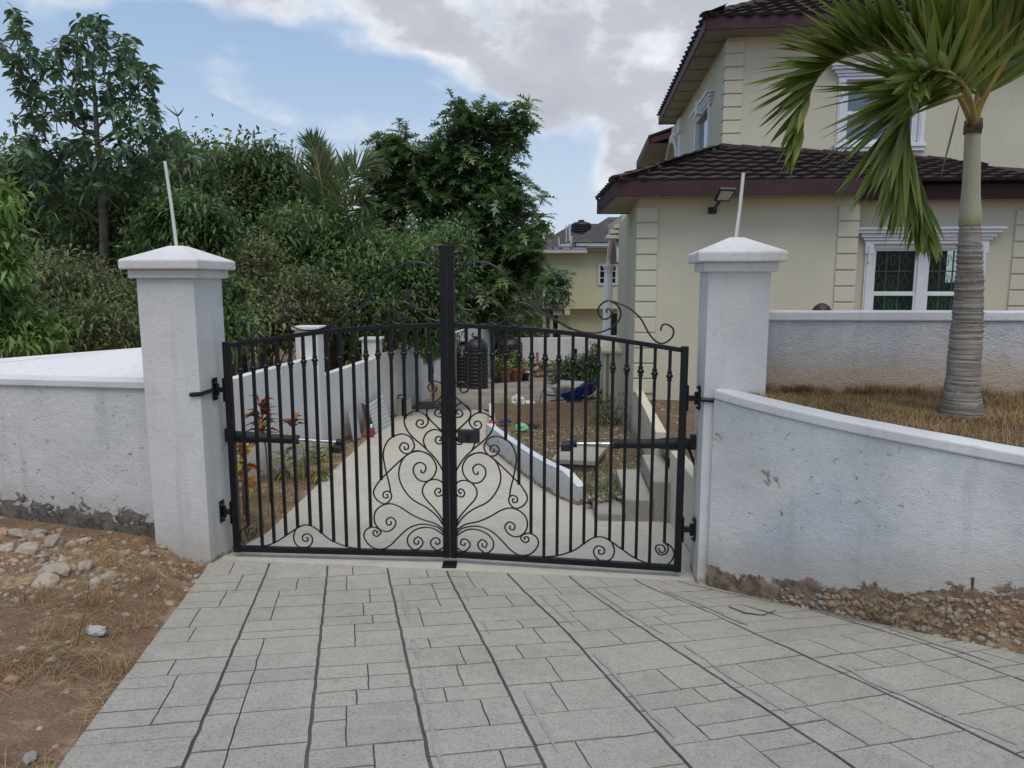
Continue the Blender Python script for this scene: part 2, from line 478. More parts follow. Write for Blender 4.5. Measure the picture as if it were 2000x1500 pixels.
L_YELLOW = mat_leaf('variegated_leaves', (.10, .16, .04), (.26, .28, .06), (.5, .42, .06), .45, .3, .85)
M_BARK = simple('grey_bark', (.13, .115, .095), .95, .3, 9, .8, 40, .1, 0, .02)
M_TWIG = simple('bare_twig', (.21, .18, .15), .95, .2, 9, .4, 60, .1)
def mat_palm_trunk():
    b = NB('ringed_palm_bark')
    n = b.noise(5, 6, .7, scale3=(.5, .5, 17))
    c = b.mix(b.mr(n, .40, .62), (.15, .13, .11), (.36, .325, .285))
    c = b.mix(b.mr(b.noise(26, 5, .75), .56, .66, 0, .7), c, (.34, .32, .29))
    c = b.mix(b.mr(b.noise(9, 7, .75, scale3=(1, 1, 1.6)), .56, .70, 0, .75), c, (.05, .04, .034))
    nb = b.bump(n, .7, .012); nb = b.bump(b.noise(60, 4, .7), .6, .006, nb)
    return b.done(c, .95, nb, .1)
M_PTRUNK = mat_palm_trunk()
def mat_crownshaft():
    b = NB('palm_crownshaft')
    h = b.attr('h')
    c = b.mix(b.mr(h, .0, .25), (.22, .23, .09), (.31, .295, .205))
    c = b.mix(b.mr(h, .75, 1.0), c, (.31, .30, .19))
    c = b.mix(b.ma('MULTIPLY', b.mr(b.noise(6, 5, .6, scale3=(3, 3, .6)), .45, .7), .4), c, (.38, .33, .25))
    return b.done(c, .5, b.bump(b.noise(40, 3, .6, scale3=(3, 3, .3)), .2, .004), .35)
M_SHAFT = mat_crownshaft()
M_RACHIS = simple('frond_rachis', (.27, .20, .05), .5, .25, 5)
def mat_glass():
    b = NB('window_glass')
    m = b.done((.012, .016, .018), .05, None, .5)
    g = b.n('ShaderNodeBsdfTransparent'); g.inputs[0].default_value = (.80, .86, .82, 1)
    mx = b.n('ShaderNodeMixShader'); mx.inputs[0].default_value = .80
    out = b.nt.nodes['Material Output']
    b.l(b.b.outputs[0], mx.inputs[1]); b.l(g.outputs[0], mx.inputs[2]); b.l(mx.outputs[0], out.inputs['Surface'])
    return m
M_GLASS = mat_glass()
M_DGLASS = simple('dark_glass', (.012, .014, .018), .06, .1, 3, 0, 80, .6)
M_SKYGL = simple('sky_tinted_glass', (.10, .15, .19), .04, .1, 2, 0, 80, 1.0)  # sky reflection put into the blue base colour
M_CURTAIN = simple('green_curtain', (.17, .25, .17), .9, .3, 5)
M_GRILLE = simple('pale_green_grille', (.46, .60, .54), .6, .1, 5)
M_GRILLE2 = simple('grey_grille', (.34, .37, .34), .6, .1, 5)
M_PVC = simple('grey_pvc', (.58, .58, .55), .5, .08, 5)
# ------------------------------------------------------------------ terrain
def clamp(x, a=0.0, b=1.0): return max(a, min(b, x))
def sstep(x, a, b):
    t = clamp((x - a) / (b - a)); return t * t * (3 - 2 * t)
def Dof(x, y): return 5.672 - (.1153 * x + .9935 * y)
def zd(x, y):
    """driveway surface: falls towards the gate, then gently on into the yard"""
    D = clamp(Dof(x, y), -21, 9)
    z = -.045 + .049 * D + .1036 * .5 * (D - .3 + math.sqrt((D - .3) ** 2 + .05))
    z += .05 * max(0, min(x, 4) - .5) * clamp((5.4 - y) / 1.5)
    return z
PXL = [[(405, 1104), (110, 1500)], [(524, 1106), (358, 1496)], [(640, 1104), (598, 1500)], [(757, 1112), (842, 1500)],
       [(868, 1105), (960, 1282), (1065, 1500)], [(980, 1106), (1100, 1227), (1300, 1446), (1350, 1500)],
       [(1100, 1115), (1300, 1257), (1670, 1500)], [(1212, 1117), (1370, 1188), (1526, 1260), (1822, 1396), (2000, 1480)],
       [(1300, 1128), (1570, 1186), (1698, 1224), (1850, 1274), (2000, 1330)],
       [(1345, 1131), (1450, 1154), (1554, 1182), (1710, 1216), (1850, 1246), (2000, 1278)]]
MV = Vector((-.225, .974))                  # along the paving, towards the gate
LINES = []
for pl in PXL:
    pts = [onG(px, py, zd) for px, py in pl]
    pts = [Vector((p.x, p.y)) for p in pts]
    d = (pts[-1] - pts[-2]).normalized()
    pts.append(pts[-1] + d * 9)
    d0 = (pts[0] - pts[1]).normalized()
    pts.insert(0, pts[0] + d0 * .6)
    LINES.append(pts)
def at_line(i, E):
    pts = LINES[i]
    for a, b in zip(pts, pts[1:]):
        ea, eb = MV.dot(a), MV.dot(b)
        if ea >= E >= eb: return a.lerp(b, (ea - E) / (ea - eb))
    return pts[0] if E > MV.dot(pts[0]) else pts[-1]
def e_start(i, D=.09):
    lo, hi = 0.0, 9.0
    for _ in range(40):
        m = (lo + hi) / 2; p = at_line(i, m)
        if Dof(p.x, p.y) < D: hi = m
        else: lo = m
    return hi
ESTART = [e_start(i) for i in range(len(LINES))]
def edge_x(i, y):
    pts = LINES[i]
    for a, b in zip(pts, pts[1:]):
        if a.y >= y >= b.y: return a.x + (b.x - a.x) * (a.y - y) / (a.y - b.y)
    return pts[0].x if y > pts[0].y else pts[-1].x

def gz(x, y):
    z = zd(x, y) - .055
    n = mnoise.noise(Vector((x * 1.3, y * 1.3, 0))) * .03 + mnoise.noise(Vector((x * 5, y * 5, 3))) * .014
    if Dof(x, y) > -.3:
        d = edge_x(0, y) - x
        if d > 0:
            k = .35 + .65 * sstep(y, 3.4, 5.4)
            z += (.02 + .20 * sstep(d, .05, .50) * k + .08 * max(0, min(d, 3) - .5) * k) + n * sstep(d, 0, .3)
        else:
            d = x - edge_x(9, y)
            if d > 0: z += n * .5 + .02
    else:
        z += .03 + n * .5 * sstep(abs(x + 1), 1.2, 2)
    return z
xs = np.unique(np.concatenate([[-900, -300, -120, -60, -30, -20], np.arange(-14, -5, .5), np.arange(-5, 5, .11), np.arange(5, 14, .5), [20, 30, 60, 120, 300, 900]]))
ys = np.unique(np.concatenate([[-900, -300, -100, -40, -20, -10, -5], np.arange(-3, 1, .4), np.arange(1, 8, .11), np.arange(8, 30, .4), [34, 40, 50, 70, 120, 300, 900]]))
V = np.array([(x, y, gz(float(np.clip(x, -30, 14)), float(np.clip(y, -20, 34)))) for y in ys for x in xs])
nx = len(xs); I = np.arange(len(V)).reshape(len(ys), nx)
Fq = np.stack([I[:-1, :-1], I[:-1, 1:], I[1:, 1:], I[1:, :-1]], -1).reshape(-1, 4)
ground = fastmesh('ground', V, Fq, M_DIRT, None, True)
tag(ground, 'brown dry earth and gravel sloping beside the driveway', 'ground', kind='structure')

# driveway: a dark joint bed with individually pressed paving stones
EEND = -1.6
mb = MB()
rows = []
for k in range(40):
    t = k / 39
    rows.append([(lambda E: at_line(i, E))(ESTART[i] + (EEND - 1.5 - ESTART[i]) * t) for i in range(10)])
vs_ = []
for r in rows:
    for i, p in enumerate(r):
        o = -.012
        vs_.append((p.x, p.y, zd(p.x, p.y) - .0085))
fs_ = [(k * 10 + i, (k + 1) * 10 + i, (k + 1) * 10 + i + 1, k * 10 + i + 1) for k in range(39) for i in range(9)]
mb.add(vs_, fs_)
drive = mb.build('driveway', M_GROUT, None)
tag(drive, 'grey stamped concrete driveway sloping down to the black gate', 'driveway', kind='structure')

def stone(i, a0, a1, el0, er0, el1, er1, gl, gr, gm):
    """a stone in strip i between across-fractions a0..a1 and along-values (left,right) 0 (far) to 1 (near)"""
    def P(a, t):
        eL = el0 + (el1 - el0) * t; eR = er0 + (er1 - er0) * t
        A = at_line(i, eL); B = at_line(i + 1, eR)
        return A.lerp(B, a)
    c = [P(a0, 0), P(a0, 1), P(a1, 1), P(a1, 0)]
    mid = (c[0] + c[1] + c[2] + c[3]) / 4
    if (c[0] - c[2]).length < .08: return
    # ring of 16 points, inset by the joint and slightly uneven
    ring = []
    for k in range(4):
        A, B = c[k], c[(k + 1) % 4]
        for j in range(5):
            ring.append((k, A.lerp(B, j / 5)))
    def inset(p, k, g):
        # push towards the centre along the two axes
        d = mid - p
        return p + d.normalized() * g
    outer, inner = [], []
    ux = (c[3] - c[0]).normalized(); uy = (c[1] - c[0]).normalized()
    wx = (c[3] - c[0]).length; wy = (c[1] - c[0]).length
    for (k, p) in ring:
        f = p - c[0]
        # local fractions
        det = ux.x * uy.y - ux.y * uy.x
        fx = (f.x * uy.y - f.y * uy.x) / det; fy = (ux.x * f.y - ux.y * f.x) / det
        jx = gl if fx < wx * .5 else -gr
        sx = jx * abs(fx / wx * 2 - 1); sy = (gm if fy < wy * .5 else -gm) * abs(fy / wy * 2 - 1)
        q = p + ux * sx + uy * sy
        nv = Vector((mnoise.noise(Vector((q.x * 9, q.y * 9, 0))), mnoise.noise(Vector((q.x * 9, q.y * 9, 7))))) * .006
        outer.append(q + nv)
        inner.append(q + nv + (mid - q).normalized() * .0026)
    lift = R.uniform(-.0015, .0015)
    vs = [(p.x, p.y, zd(p.x, p.y) - .05) for p in outer] + [(p.x, p.y, zd(p.x, p.y) - .006 + lift) for p in outer] + \
         [(p.x, p.y, zd(p.x, p.y) + lift) for p in inner]
    n = len(outer); fs = []
    for k in range(n):
        k2 = (k + 1) % n
        fs.append((k, k2, n + k2, n + k)); fs.append((n + k, n + k2, 2 * n + k2, 2 * n + k))
    fs.append(tuple(range(2 * n, 3 * n)))
    m = MB().add(vs, fs)
    ps = m.build('paving_stone', M_SLAB, drive)
    ps.data.materials.append(M_GROUT); ps.data.materials.append(M_EDGE)
    mi = [1, 2] * n + [0]; ps.data.polygons.foreach_set('material_index', mi)
for i in range(9):
    rr = random.Random(40 + i)
    el, er = ESTART[i], ESTART[i + 1]
    gw = .0065
    # first row ends on a common cross line
    first = True
    E = min(el, er)
    if abs(el - er) > .25 and i >= 5:
        # slanted strips near the wing wall: follow the slant for the first rows
        pass
    while E > EEND:
        h = rr.choice([.17, .22, .28, .34, .40])
        E1 = E - h
        tl = rr.uniform(-.02, .02)
        a = (el, er, E1, E1) if first else (E, E, E1, E1)
        first = False
        wid = (at_line(i, E1) - at_line(i + 1, E1)).length
        splits = [0, 1]
        u = rr.random()
        if wid > .66 and u < .6: splits = [0, rr.choice([.28, .36]), rr.choice([.6, .7]), 1]
        elif wid > .30 and u < .82: splits = [0, rr.choice([.32, .42, .55, .66]), 1]
        for s0, s1 in zip(splits, splits[1:]):
            gl = gw if s0 == 0 else .0018; gr = gw if s1 == 1 else .0018
            if i == 0 and s0 == 0: gl = 0
            if i == 8 and s1 == 1: gr = 0
            if rr.random() < .28 and h > .3:
                f = rr.choice([.36, .5, .62])
                m0 = (a[0] + (a[2] - a[0]) * f, a[1] + (a[3] - a[1]) * f)
                stone(i, s0, s1, a[0], a[1], m0[0], m0[1], gl, gr, .0028)
                stone(i, s0, s1, m0[0], m0[1], a[2], a[3], gl, gr, .0028)
            else:
                stone(i, s0, s1, *a, gl, gr, .0028)
        E = E1
# smears of old mortar beside the long joints
mb = MB()
for i in (3, 4, 5, 6, 7, 8):
    rr = random.Random(90 + i)
    E = ESTART[i] - rr.uniform(.2, .7)
    while E > -.5:
        L_ = rr.uniform(.25, 1.1); n = int(L_ / .035) + 3
        off = rr.uniform(.045, .085); left, right = [], []
        for k in range(n):
            e = E - L_ * k / (n - 1); p = at_line(i, e)
            w = (.006 + .03 * abs(mnoise.noise(Vector((e * 2.6, i, 0)))) + .012 * abs(mnoise.noise(Vector((e * 17, i, 5))))) * (.25 + math.sin(math.pi * k / (n - 1)) ** .7)
            if i == 7: w *= 1.6
            c = p.x + off + .02 * mnoise.noise(Vector((e * 1.2, i, 9)))
            left.append((c - w, p.y)); right.append((c + w * (1 + .6 * mnoise.noise(Vector((e * 12, i, 2)))), p.y))
        vs = [(x, y, zd(x, y) + .0045) for x, y in left + right]
        mb.add(vs, [(k, k + 1, n + k + 1, n + k) for k in range(n - 1)])
        E -= L_ + rr.uniform(.05, .9)
mb.build('mortar_smear', M_MORTAR, drive)

# inner driveway beyond the gate (smooth concrete), with the apron under the gate
def W2(px, py): p = onG(px, py, zd); return (p.x, p.y)
left_pl = [(-2.60, 5.87), (-2.50, 6.05), W2(522, 1040), W2(640, 928), W2(745, 832), W2(800, 797), W2(842, 762), W2(852, 742)]
right_pl = [(1.50, 5.43), (1.58, 5.62), W2(1310, 1022), W2(1240, 1010), W2(1098, 968), W2(1004, 904), W2(957, 866), W2(957, 800)]
mb = MB(); vs_ = []; NS = 12
for k in range(len(left_pl) - 1):
    for j in range(6):
        t = j / 6
        a = Vector(left_pl[k]).lerp(Vector(left_pl[k + 1]), t); b = Vector(right_pl[k]).lerp(Vector(right_pl[k + 1]), t)
        for s in range(NS):
            p = a.lerp(b, s / (NS - 1)); vs_.append((p.x, p.y, zd(p.x, p.y) - .0015))
nr = len(vs_) // NS
mb.add(vs_, [(k * NS + s, k * NS + s + 1, (k + 1) * NS + s + 1, (k + 1) * NS + s) for k in range(nr - 1) for s in range(NS - 1)])
tag(mb.build('inner_driveway', M_CONC, None, True), 'smooth pale concrete drive running down behind the gate', 'driveway', kind='structure')
def sheet(name, poly_a, poly_b, dz, mat, label, cat, n=14):
    mb = MB(); vs = []
    for k in range(n):
        t = k / (n - 1)
        def along(pl, t):
            f = t * (len(pl) - 1); i = min(int(f), len(pl) - 2); return Vector(pl[i]).lerp(Vector(pl[i + 1]), f - i)
        a, b = along(poly_a, t), along(poly_b, t)
        for s in range(n):
            p = a.lerp(b, s / (n - 1)); vs.append((p.x, p.y, zd(p.x, p.y) + dz))
    mb.add(vs, [(k * n + s, k * n + s + 1, (k + 1) * n + s + 1, (k + 1) * n + s) for k in range(n - 1) for s in range(n - 1)])
    return tag(mb.build(name, mat, None, True), label, cat, kind='structure')
def mat_pavers():
    b = NB('yard_pavers')
    t = b.n('ShaderNodeTexBrick'); t.inputs['Scale'].default_value = 1.0
    t.inputs['Brick Width'].default_value = .22; t.inputs['Row Height'].default_value = .11; t.inputs['Mortar Size'].default_value = .008
    t.inputs['Color1'].default_value = (.20, .18, .155, 1); t.inputs['Color2'].default_value = (.25, .225, .19, 1); t.inputs['Mortar'].default_value = (.10, .09, .08, 1)
    b.l(b.pos, t.inputs['Vector'])
    c = b.mix(b.mr(b.noise(.9, 5, .6), .4, .65), t.outputs['Color'], (.30, .26, .21))
    return b.done(c, .9, b.bump(t.outputs['Fac'], -.4, .01), .2)
sheet('yard_paving', [W2(800, 797), W2(842, 760), W2(855, 740)], [W2(1200, 806), W2(1200, 770), W2(1210, 738)], .004, mat_pavers(), 'grey block paved yard behind the garden bed', 'paving')

# ------------------------------------------------------------------ gate pillars
TH = math.atan2(.1153, .9935)
F2 = Vector((math.cos(TH), -math.sin(TH), 0)); S2 = Vector((math.sin(TH), math.cos(TH), 0)); UP = Vector((0, 0, 1))
def pillar(name, corner, w, d, z0, z1, label, capl):
    """corner = front-left foot, w along the gate line, d towards the yard"""
    c = Vector(corner); c.z = z0
    t = thing(name, label, 'gate pillar', c + F2 * w / 2 + S2 * d / 2, 'rendered pillars either side of the gate')
    mb = MB(); nz = 10; ring = 6
    pts = []
    for i in range(4):
        a = [(0, 0), (w, 0), (w, d), (0, d)][i]; b = [(0, 0), (w, 0), (w, d), (0, d)][(i + 1) % 4]
        for k in range(ring): pts.append((a[0] + (b[0] - a[0]) * k / ring, a[1] + (b[1] - a[1]) * k / ring))
    vs = []; hs = []
    for k in range(nz + 1):
        z = z0 + (z1 - z0) * k / nz
        for i, (u, v) in enumerate(pts):
            p = c + F2 * u + S2 * v; p.z = z
            q = p * 2.2
            jt = mnoise.noise(q) * .006
            cen = c + F2 * w / 2 + S2 * d / 2
            dr = (p - cen); dr.z = 0
            p = p + dr.normalized() * (jt - (.008 if i % ring == 0 else 0))
            vs.append(p); hs.append(z - z0 - .06)
    n = len(pts)
    fs = [(k * n + i, k * n + (i + 1) % n, (k + 1) * n + (i + 1) % n, (k + 1) * n + i) for k in range(nz) for i in range(n)]
    mb.add(vs, fs, hs)
    mb.build('shaft', M_WHITE, t, True, 0, 30)
    def slab(ov, za, zb):
        return MB().box(c + F2 * (-ov) + S2 * (-ov) + UP * (za - z0), F2 * (w + 2 * ov), S2 * (d + 2 * ov), UP * (zb - za))
    slab(.038, z1, z1 + .07).build('cap_moulding', M_CAP, t, bevel=.008)
    m = MB(); ov = .085; zb = z1 + .07; zc = zb + .075; zt = zb + capl
    base = [(-ov, -ov), (w + ov, -ov), (w + ov, d + ov), (-ov, d + ov)]
    ti = .42
    top = [(w * (.5 - .11), d * .40), (w * (.5 + .11), d * .40), (w * (.5 + .11), d * .60), (w * (.5 - .11), d * .60)]
    vs = [c + F2 * u + S2 * v + UP * (zb - z0) for u, v in base] + [c + F2 * u + S2 * v + UP * (zc - z0) for u, v in base] + \
         [c + F2 * (u) + S2 * v + UP * (zt - z0) for u, v in top]
    fs = [(3, 2, 1, 0)] + [(a, (a + 1) % 4, 4 + (a + 1) % 4, 4 + a) for a in range(4)] + [(4 + a, 4 + (a + 1) % 4, 8 + (a + 1) % 4, 8 + a) for a in range(4)] + [(8, 9, 10, 11)]
    m.add(vs, fs); m.build('cap', M_CAP, t, bevel=.012)
    return t, c + F2 * w / 2 + S2 * d / 2 + UP * (zt - z0)
PL = Vector((-2.545, 5.79, 0)) - F2 * .50
pl_l, top_l = pillar('gate_pillar', PL, .50, .45, -.12, 2.36, 'white rendered gate pillar with pyramid cap standing at the rubble side', .195)
PR = Vector((1.455, 5.38, 0))
pl_r, top_r = pillar('gate_pillar', PR, .46, .45, -.10, 2.405, 'white rendered gate pillar with pyramid cap nearest the palm', .19)
for (p0, pA, pB, lab) in ((top_l, (345, 482), (322, 315), 'thin pale plastic conduit leaning out of the cap of the pillar at the rubble side'),
                     (top_r, (1437, 463), (1452, 338), 'thin grey plastic conduit standing in the cap of the pillar nearest the palm')):
    A = atY(*pA, p0.y - .03); B = atY(*pB, p0.y + .02); A.z = p0.z - .02
    m = MB().tube([A, A.lerp(B, .5) + Vector((.004, 0, 0)), B], [.0135, .013, .0125], 10)
    o = m.build('conduit_pipe', M_PVC, None, True, 0, 50)
    tag(o, lab, 'pipe', 'conduit pipes on the pillar caps')

# ------------------------------------------------------------------ wing walls
def capwall(name, path, ztop, zbase, thick, mat, label, side, capw=.05, caph=.075, cat='wall', nz=10, capmat=None, over=None):
    """path: list of (x,y) along the visible face; side = +1/-1 direction of thickness (left normal * side); rendered body plus a cap part"""
    n = len(path); P = [Vector((x, y, 0)) for x, y in path]
    nor = []
    for i in range(n):
        t = (P[min(i + 1, n - 1)] - P[max(i - 1, 0)]).normalized(); nor.append(Vector((-t.y, t.x, 0)) * side)
    t0 = thing(name, label, cat, P[n // 2] + UP * zbase[n // 2])
    mb = MB(); vs = []; hs = []
    for i in range(n):
        for k in range(nz + 1):
            z = zbase[i] - .15 + (ztop[i] - zbase[i] + .15) * k / nz
            p = P[i] + UP * z
            q = p + nor[i] * (-.006 * mnoise.noise(p * 2.0) - .003)
            vs.append(q); hs.append(z - zbase[i])
    m1 = nz + 1
    fs = [(i * m1 + k, (i + 1) * m1 + k, (i + 1) * m1 + k + 1, i * m1 + k + 1) for i in range(n - 1) for k in range(nz)]
    b = len(vs)
    for i in range(n):
        for k in (0, 1):
            z = (zbase[i] - .15) if k == 0 else ztop[i]
            vs.append(P[i] + nor[i] * thick + UP * z); hs.append(z - zbase[i])
    fs += [(b + i * 2, b + i * 2 + 1, b + i * 2 + 3, b + i * 2 + 2) for i in range(n - 1)]
    fs += [(i * m1 + nz, (i + 1) * m1 + nz, b + (i + 1) * 2 + 1, b + i * 2 + 1) for i in range(n - 1)]
    fs += [(0, nz, b + 1, b), ((n - 1) * m1, b + (n - 1) * 2, b + (n - 1) * 2 + 1, (n - 1) * m1 + nz)]
    mb.add(vs, fs, hs); mb.build('rendered_face', mat, t0, True, 0, 35)
    m = MB(); vs = []
    for i in range(n):
        wob = .004 * mnoise.noise(Vector((path[i][0] * 3, path[i][1] * 3, 4)))
        for (o, z) in ((-capw, .003), (thick + capw, .003), (thick + capw, caph + wob), (-capw, caph + wob)):
            vs.append(P[i] + nor[i] * o + UP * (ztop[i] + z))
    fs = [(i * 4 + k, i * 4 + (k + 1) % 4, (i + 1) * 4 + (k + 1) % 4, (i + 1) * 4 + k) for i in range(n - 1) for k in range(4)]
    fs += [(0, 1, 2, 3)[::-1], tuple((n - 1) * 4 + k for k in range(4))]
    m.add(vs, fs); c = m.build('coping', capmat or M_CAP, t0, False, .012)
    return t0
def spline(ctrl, n):
    out = []; m = len(ctrl)
    for k in range(n):
        f = k / (n - 1) * (m - 1); i = min(int(f), m - 2); t = f - i
        p0, p1, p2, p3 = (Vector(ctrl[max(i - 1, 0)]), Vector(ctrl[i]), Vector(ctrl[i + 1]), Vector(ctrl[min(i + 2, m - 1)]))
        out.append(.5 * ((2 * p1) + (p2 - p0) * t + (2 * p0 - 5 * p1 + 4 * p2 - p3) * t * t + (3 * p1 - p0 - 3 * p2 + p3) * t ** 3))
    return out
# right wing wall: cap line pixels with the distance at which they stand, then on out of the frame
wr = [(1396, 779, 1124, 5.335), (1480, 803, 1138, 5.08), (1640, 841, 1158, 4.66), (1800, 873, 1168, 4.30), (2000, 911, 1168, 4.0)]
ctrl = []
for (px, py, pb, Y) in wr:
    a = atY(px, py, Y); bz = atY(px, pb, Y).z
    ctrl.append((a.x, a.y, a.z, bz))
a, b_ = ctrl[-2], ctrl[-1]
for k in (1, 2, 3): ctrl.append(tuple(b_[j] + (b_[j] - a[j]) * k * 1.2 * (1 if j < 2 else .6) for j in range(4)))
sp = spline(ctrl, 60)
wr_path = [(p[0], p[1]) for p in sp]; wr_top = [p[2] for p in sp]; wr_base = [p[3] for p in sp]
capwall('wing_wall', wr_path, wr_top, wr_base, .17, M_WINGR, 'low curving white wall with blue stains and bare patches below the palm', 1, .02, .075)
# left wing wall
aL = atY(318, 757, 5.95); bL = atY(-40, 752, 6.24); 
dL = (bL - aL)
wl_path = []; wl_top = []; wl_base = []
for k in range(40):
    t = k / 39 * 2.6 - .06
    p = aL + dL * t; wl_path.append((p.x, p.y + .05 * max(0, t - 1) ** 2)); wl_top.append(1.435); 
    wl_base.append(.115 + .135 * min(t, 1.4))
capwall('wing_wall', wl_path, wl_top, wl_base, .18, M_WINGL, 'straight white specked wall with a brown stained foot behind the rubble', -1, .03, .07)
# raised boundary slab rising behind it
zb_ = 1.49
A0 = atY(296, 676, 7.3); A1 = atY(-30, 711, 6.9)
dd = (A1 - A0); A2 = A0 + dd * 2.4
vs = [Vector((aL.x + .02, 6.12, 1.42)), Vector((aL.x + dL.x * 2.4, 6.95, 1.42)), Vector((A2.x, A2.y + .3, A2.z)), Vector((A0.x, A0.y, A0.z))]
m = MB().add(vs + [v - UP * 1.6 for v in vs], [(0, 3, 2, 1), (4, 5, 6, 7), (0, 1, 5, 4), (1, 2, 6, 5), (2, 3, 7, 6), (3, 0, 4, 7)])
tag(m.build('boundary_wall', M_INWALL, None, bevel=.02), 'smooth white sloping wall top rising behind the specked wall to the pillar', 'wall')

# garden bed behind the right wing wall, and its back wall
ZG = 1.36
bw = atY(1500, 776, 5.62); 
backz = atY(1500, 625, 5.62).z
bx0 = 1.90
bpath = [(bx0 + k * .16, 5.66 - (bx0 + k * .16 - 1.9) * .035) for k in range(42)]
capwall('garden_wall', bpath, [2.025] * 42, [ZG + .02] * 42, .2, M_BACKW, 'rough white garden wall with a smooth coping behind the palm trunk', 1, .025, .078)
mb = MB(); vs = []; n = 60; ms = 14
for i in range(n):
    for k in range(ms):
        t = k / (ms - 1)
        p = Vector((wr_path[i][0], wr_path[i][1])) ; 
        tn = Vector(wr_path[min(i + 1, n - 1)]) - Vector(wr_path[max(i - 1, 0)]); nn = Vector((-tn.y, tn.x)).normalized()
        p = p + nn * .15
        q = Vector((max(p.x + .25, 1.95), 5.70)) if i < 45 else Vector((p.x + .25, 5.70))
        r = p.lerp(q, t)
        z = (wr_top[i] + .045) * (1 - sstep(t, 0, .4)) + (ZG + .06) * sstep(t, 0, .4)
        vs.append((r.x, r.y, z + .018 * mnoise.noise(Vector((r.x * 3, r.y * 3, 1)))))
mb.add(vs, [(i * ms + k, (i + 1) * ms + k, (i + 1) * ms + k + 1, i * ms + k + 1) for i in range(n - 1) for k in range(ms - 1)])
bed = mb.build('garden_bed', M_SOIL, None, True); tag(bed, 'raised bed of dry soil behind the curving white wall', 'garden bed', kind='structure')
BEDV = np.array(vs).reshape(n, ms, 3)

# gravel bank between driveway edge and right wing wall
mb = MB(); vs = []; ms = 8
for i in range(n):
    px_, py_ = wr_path[i]
    best = min(((Vector((px_, py_)) - at_line(9, e)).length, e) for e in np.linspace(-3, 6.2, 240))
    q = at_line(9, best[1])
    for k in range(ms):
        t = k / (ms - 1); x = q.x + (px_ - q.x) * t - .01 * (1 - t); y = q.y + (py_ + .03 - q.y) * t
        z0 = zd(q.x, q.y) - .03; z = z0 + (wr_base[i] + .01 - z0) * t
        vs.append((x, y, z + .02 * mnoise.noise(Vector((x * 6, y * 6, 2))) * math.sin(math.pi * t)))
mb.add(vs, [(i * ms + k, i * ms + k + 1, (i + 1) * ms + k + 1, (i + 1) * ms + k) for i in range(n - 1) for k in range(ms - 1)])
tag(mb.build('gravel_bank', M_DIRT, None, True), 'sloping bank of earth and gravel below the curving wall', 'verge', kind='structure')
BANK = np.array(vs).reshape(n, ms, 3)
# ------------------------------------------------------------------ the gate
HL, HR_, MID = Vector((-2.42, 5.99, 0)), Vector((1.372, 5.55, 0)), Vector((-.526, 5.863, 0))
def leafmap(H):
    ax = (MID - H); Wd = ax.length; ax = ax / Wd
    nrm = Vector((-ax.y, ax.x, 0))
    if nrm.y < 0: nrm = -nrm
    return H, ax, Wd, nrm
LM, RM = leafmap(HL), leafmap(HR_)
def px2uh(px, py):
    p = onP(px, py, HL, LM[3]); return ((p - HL).dot(LM[1]) / LM[2], p.z)
def c1(x, y): return px2uh(400 + .25 * x, 440 + .25 * y)
def c2(x, y): return px2uh(400 + .25 * x, 780 + .25 * y)
def crv(fn, pts):
    """a rod through digitised points, smoothed"""
    return spline([(*fn(*p), 0) for p in pts], len(pts) * 6)
TOPR = [c1(*p) for p in ((150, 925), (450, 882), (770, 838), (1100, 803), (1450, 784), (1860, 768))]
BARX = [(265, 290, 985), (365, 395, 1155), (465, 490, 1118), (560, 590, 1060), (660, 685, 1000), (760, 790, 985), (850, 875, 1045), (950, 970, 1112), (1055, 1070, 1148),
        (1155, 1170, 1170), (1255, 1270, 1000), (1352, 1360, 630), (1450, 1465, 297), (1550, 1563, 150), (1650, 1660, 98), (1757, 1757, -135)]
COLLY = [1130, 1115, 1100, 1090, 1080, 1065, 1055, 1045, 1035, 1025, 1017, 1010, 1005, 1003, 1000, 1000]
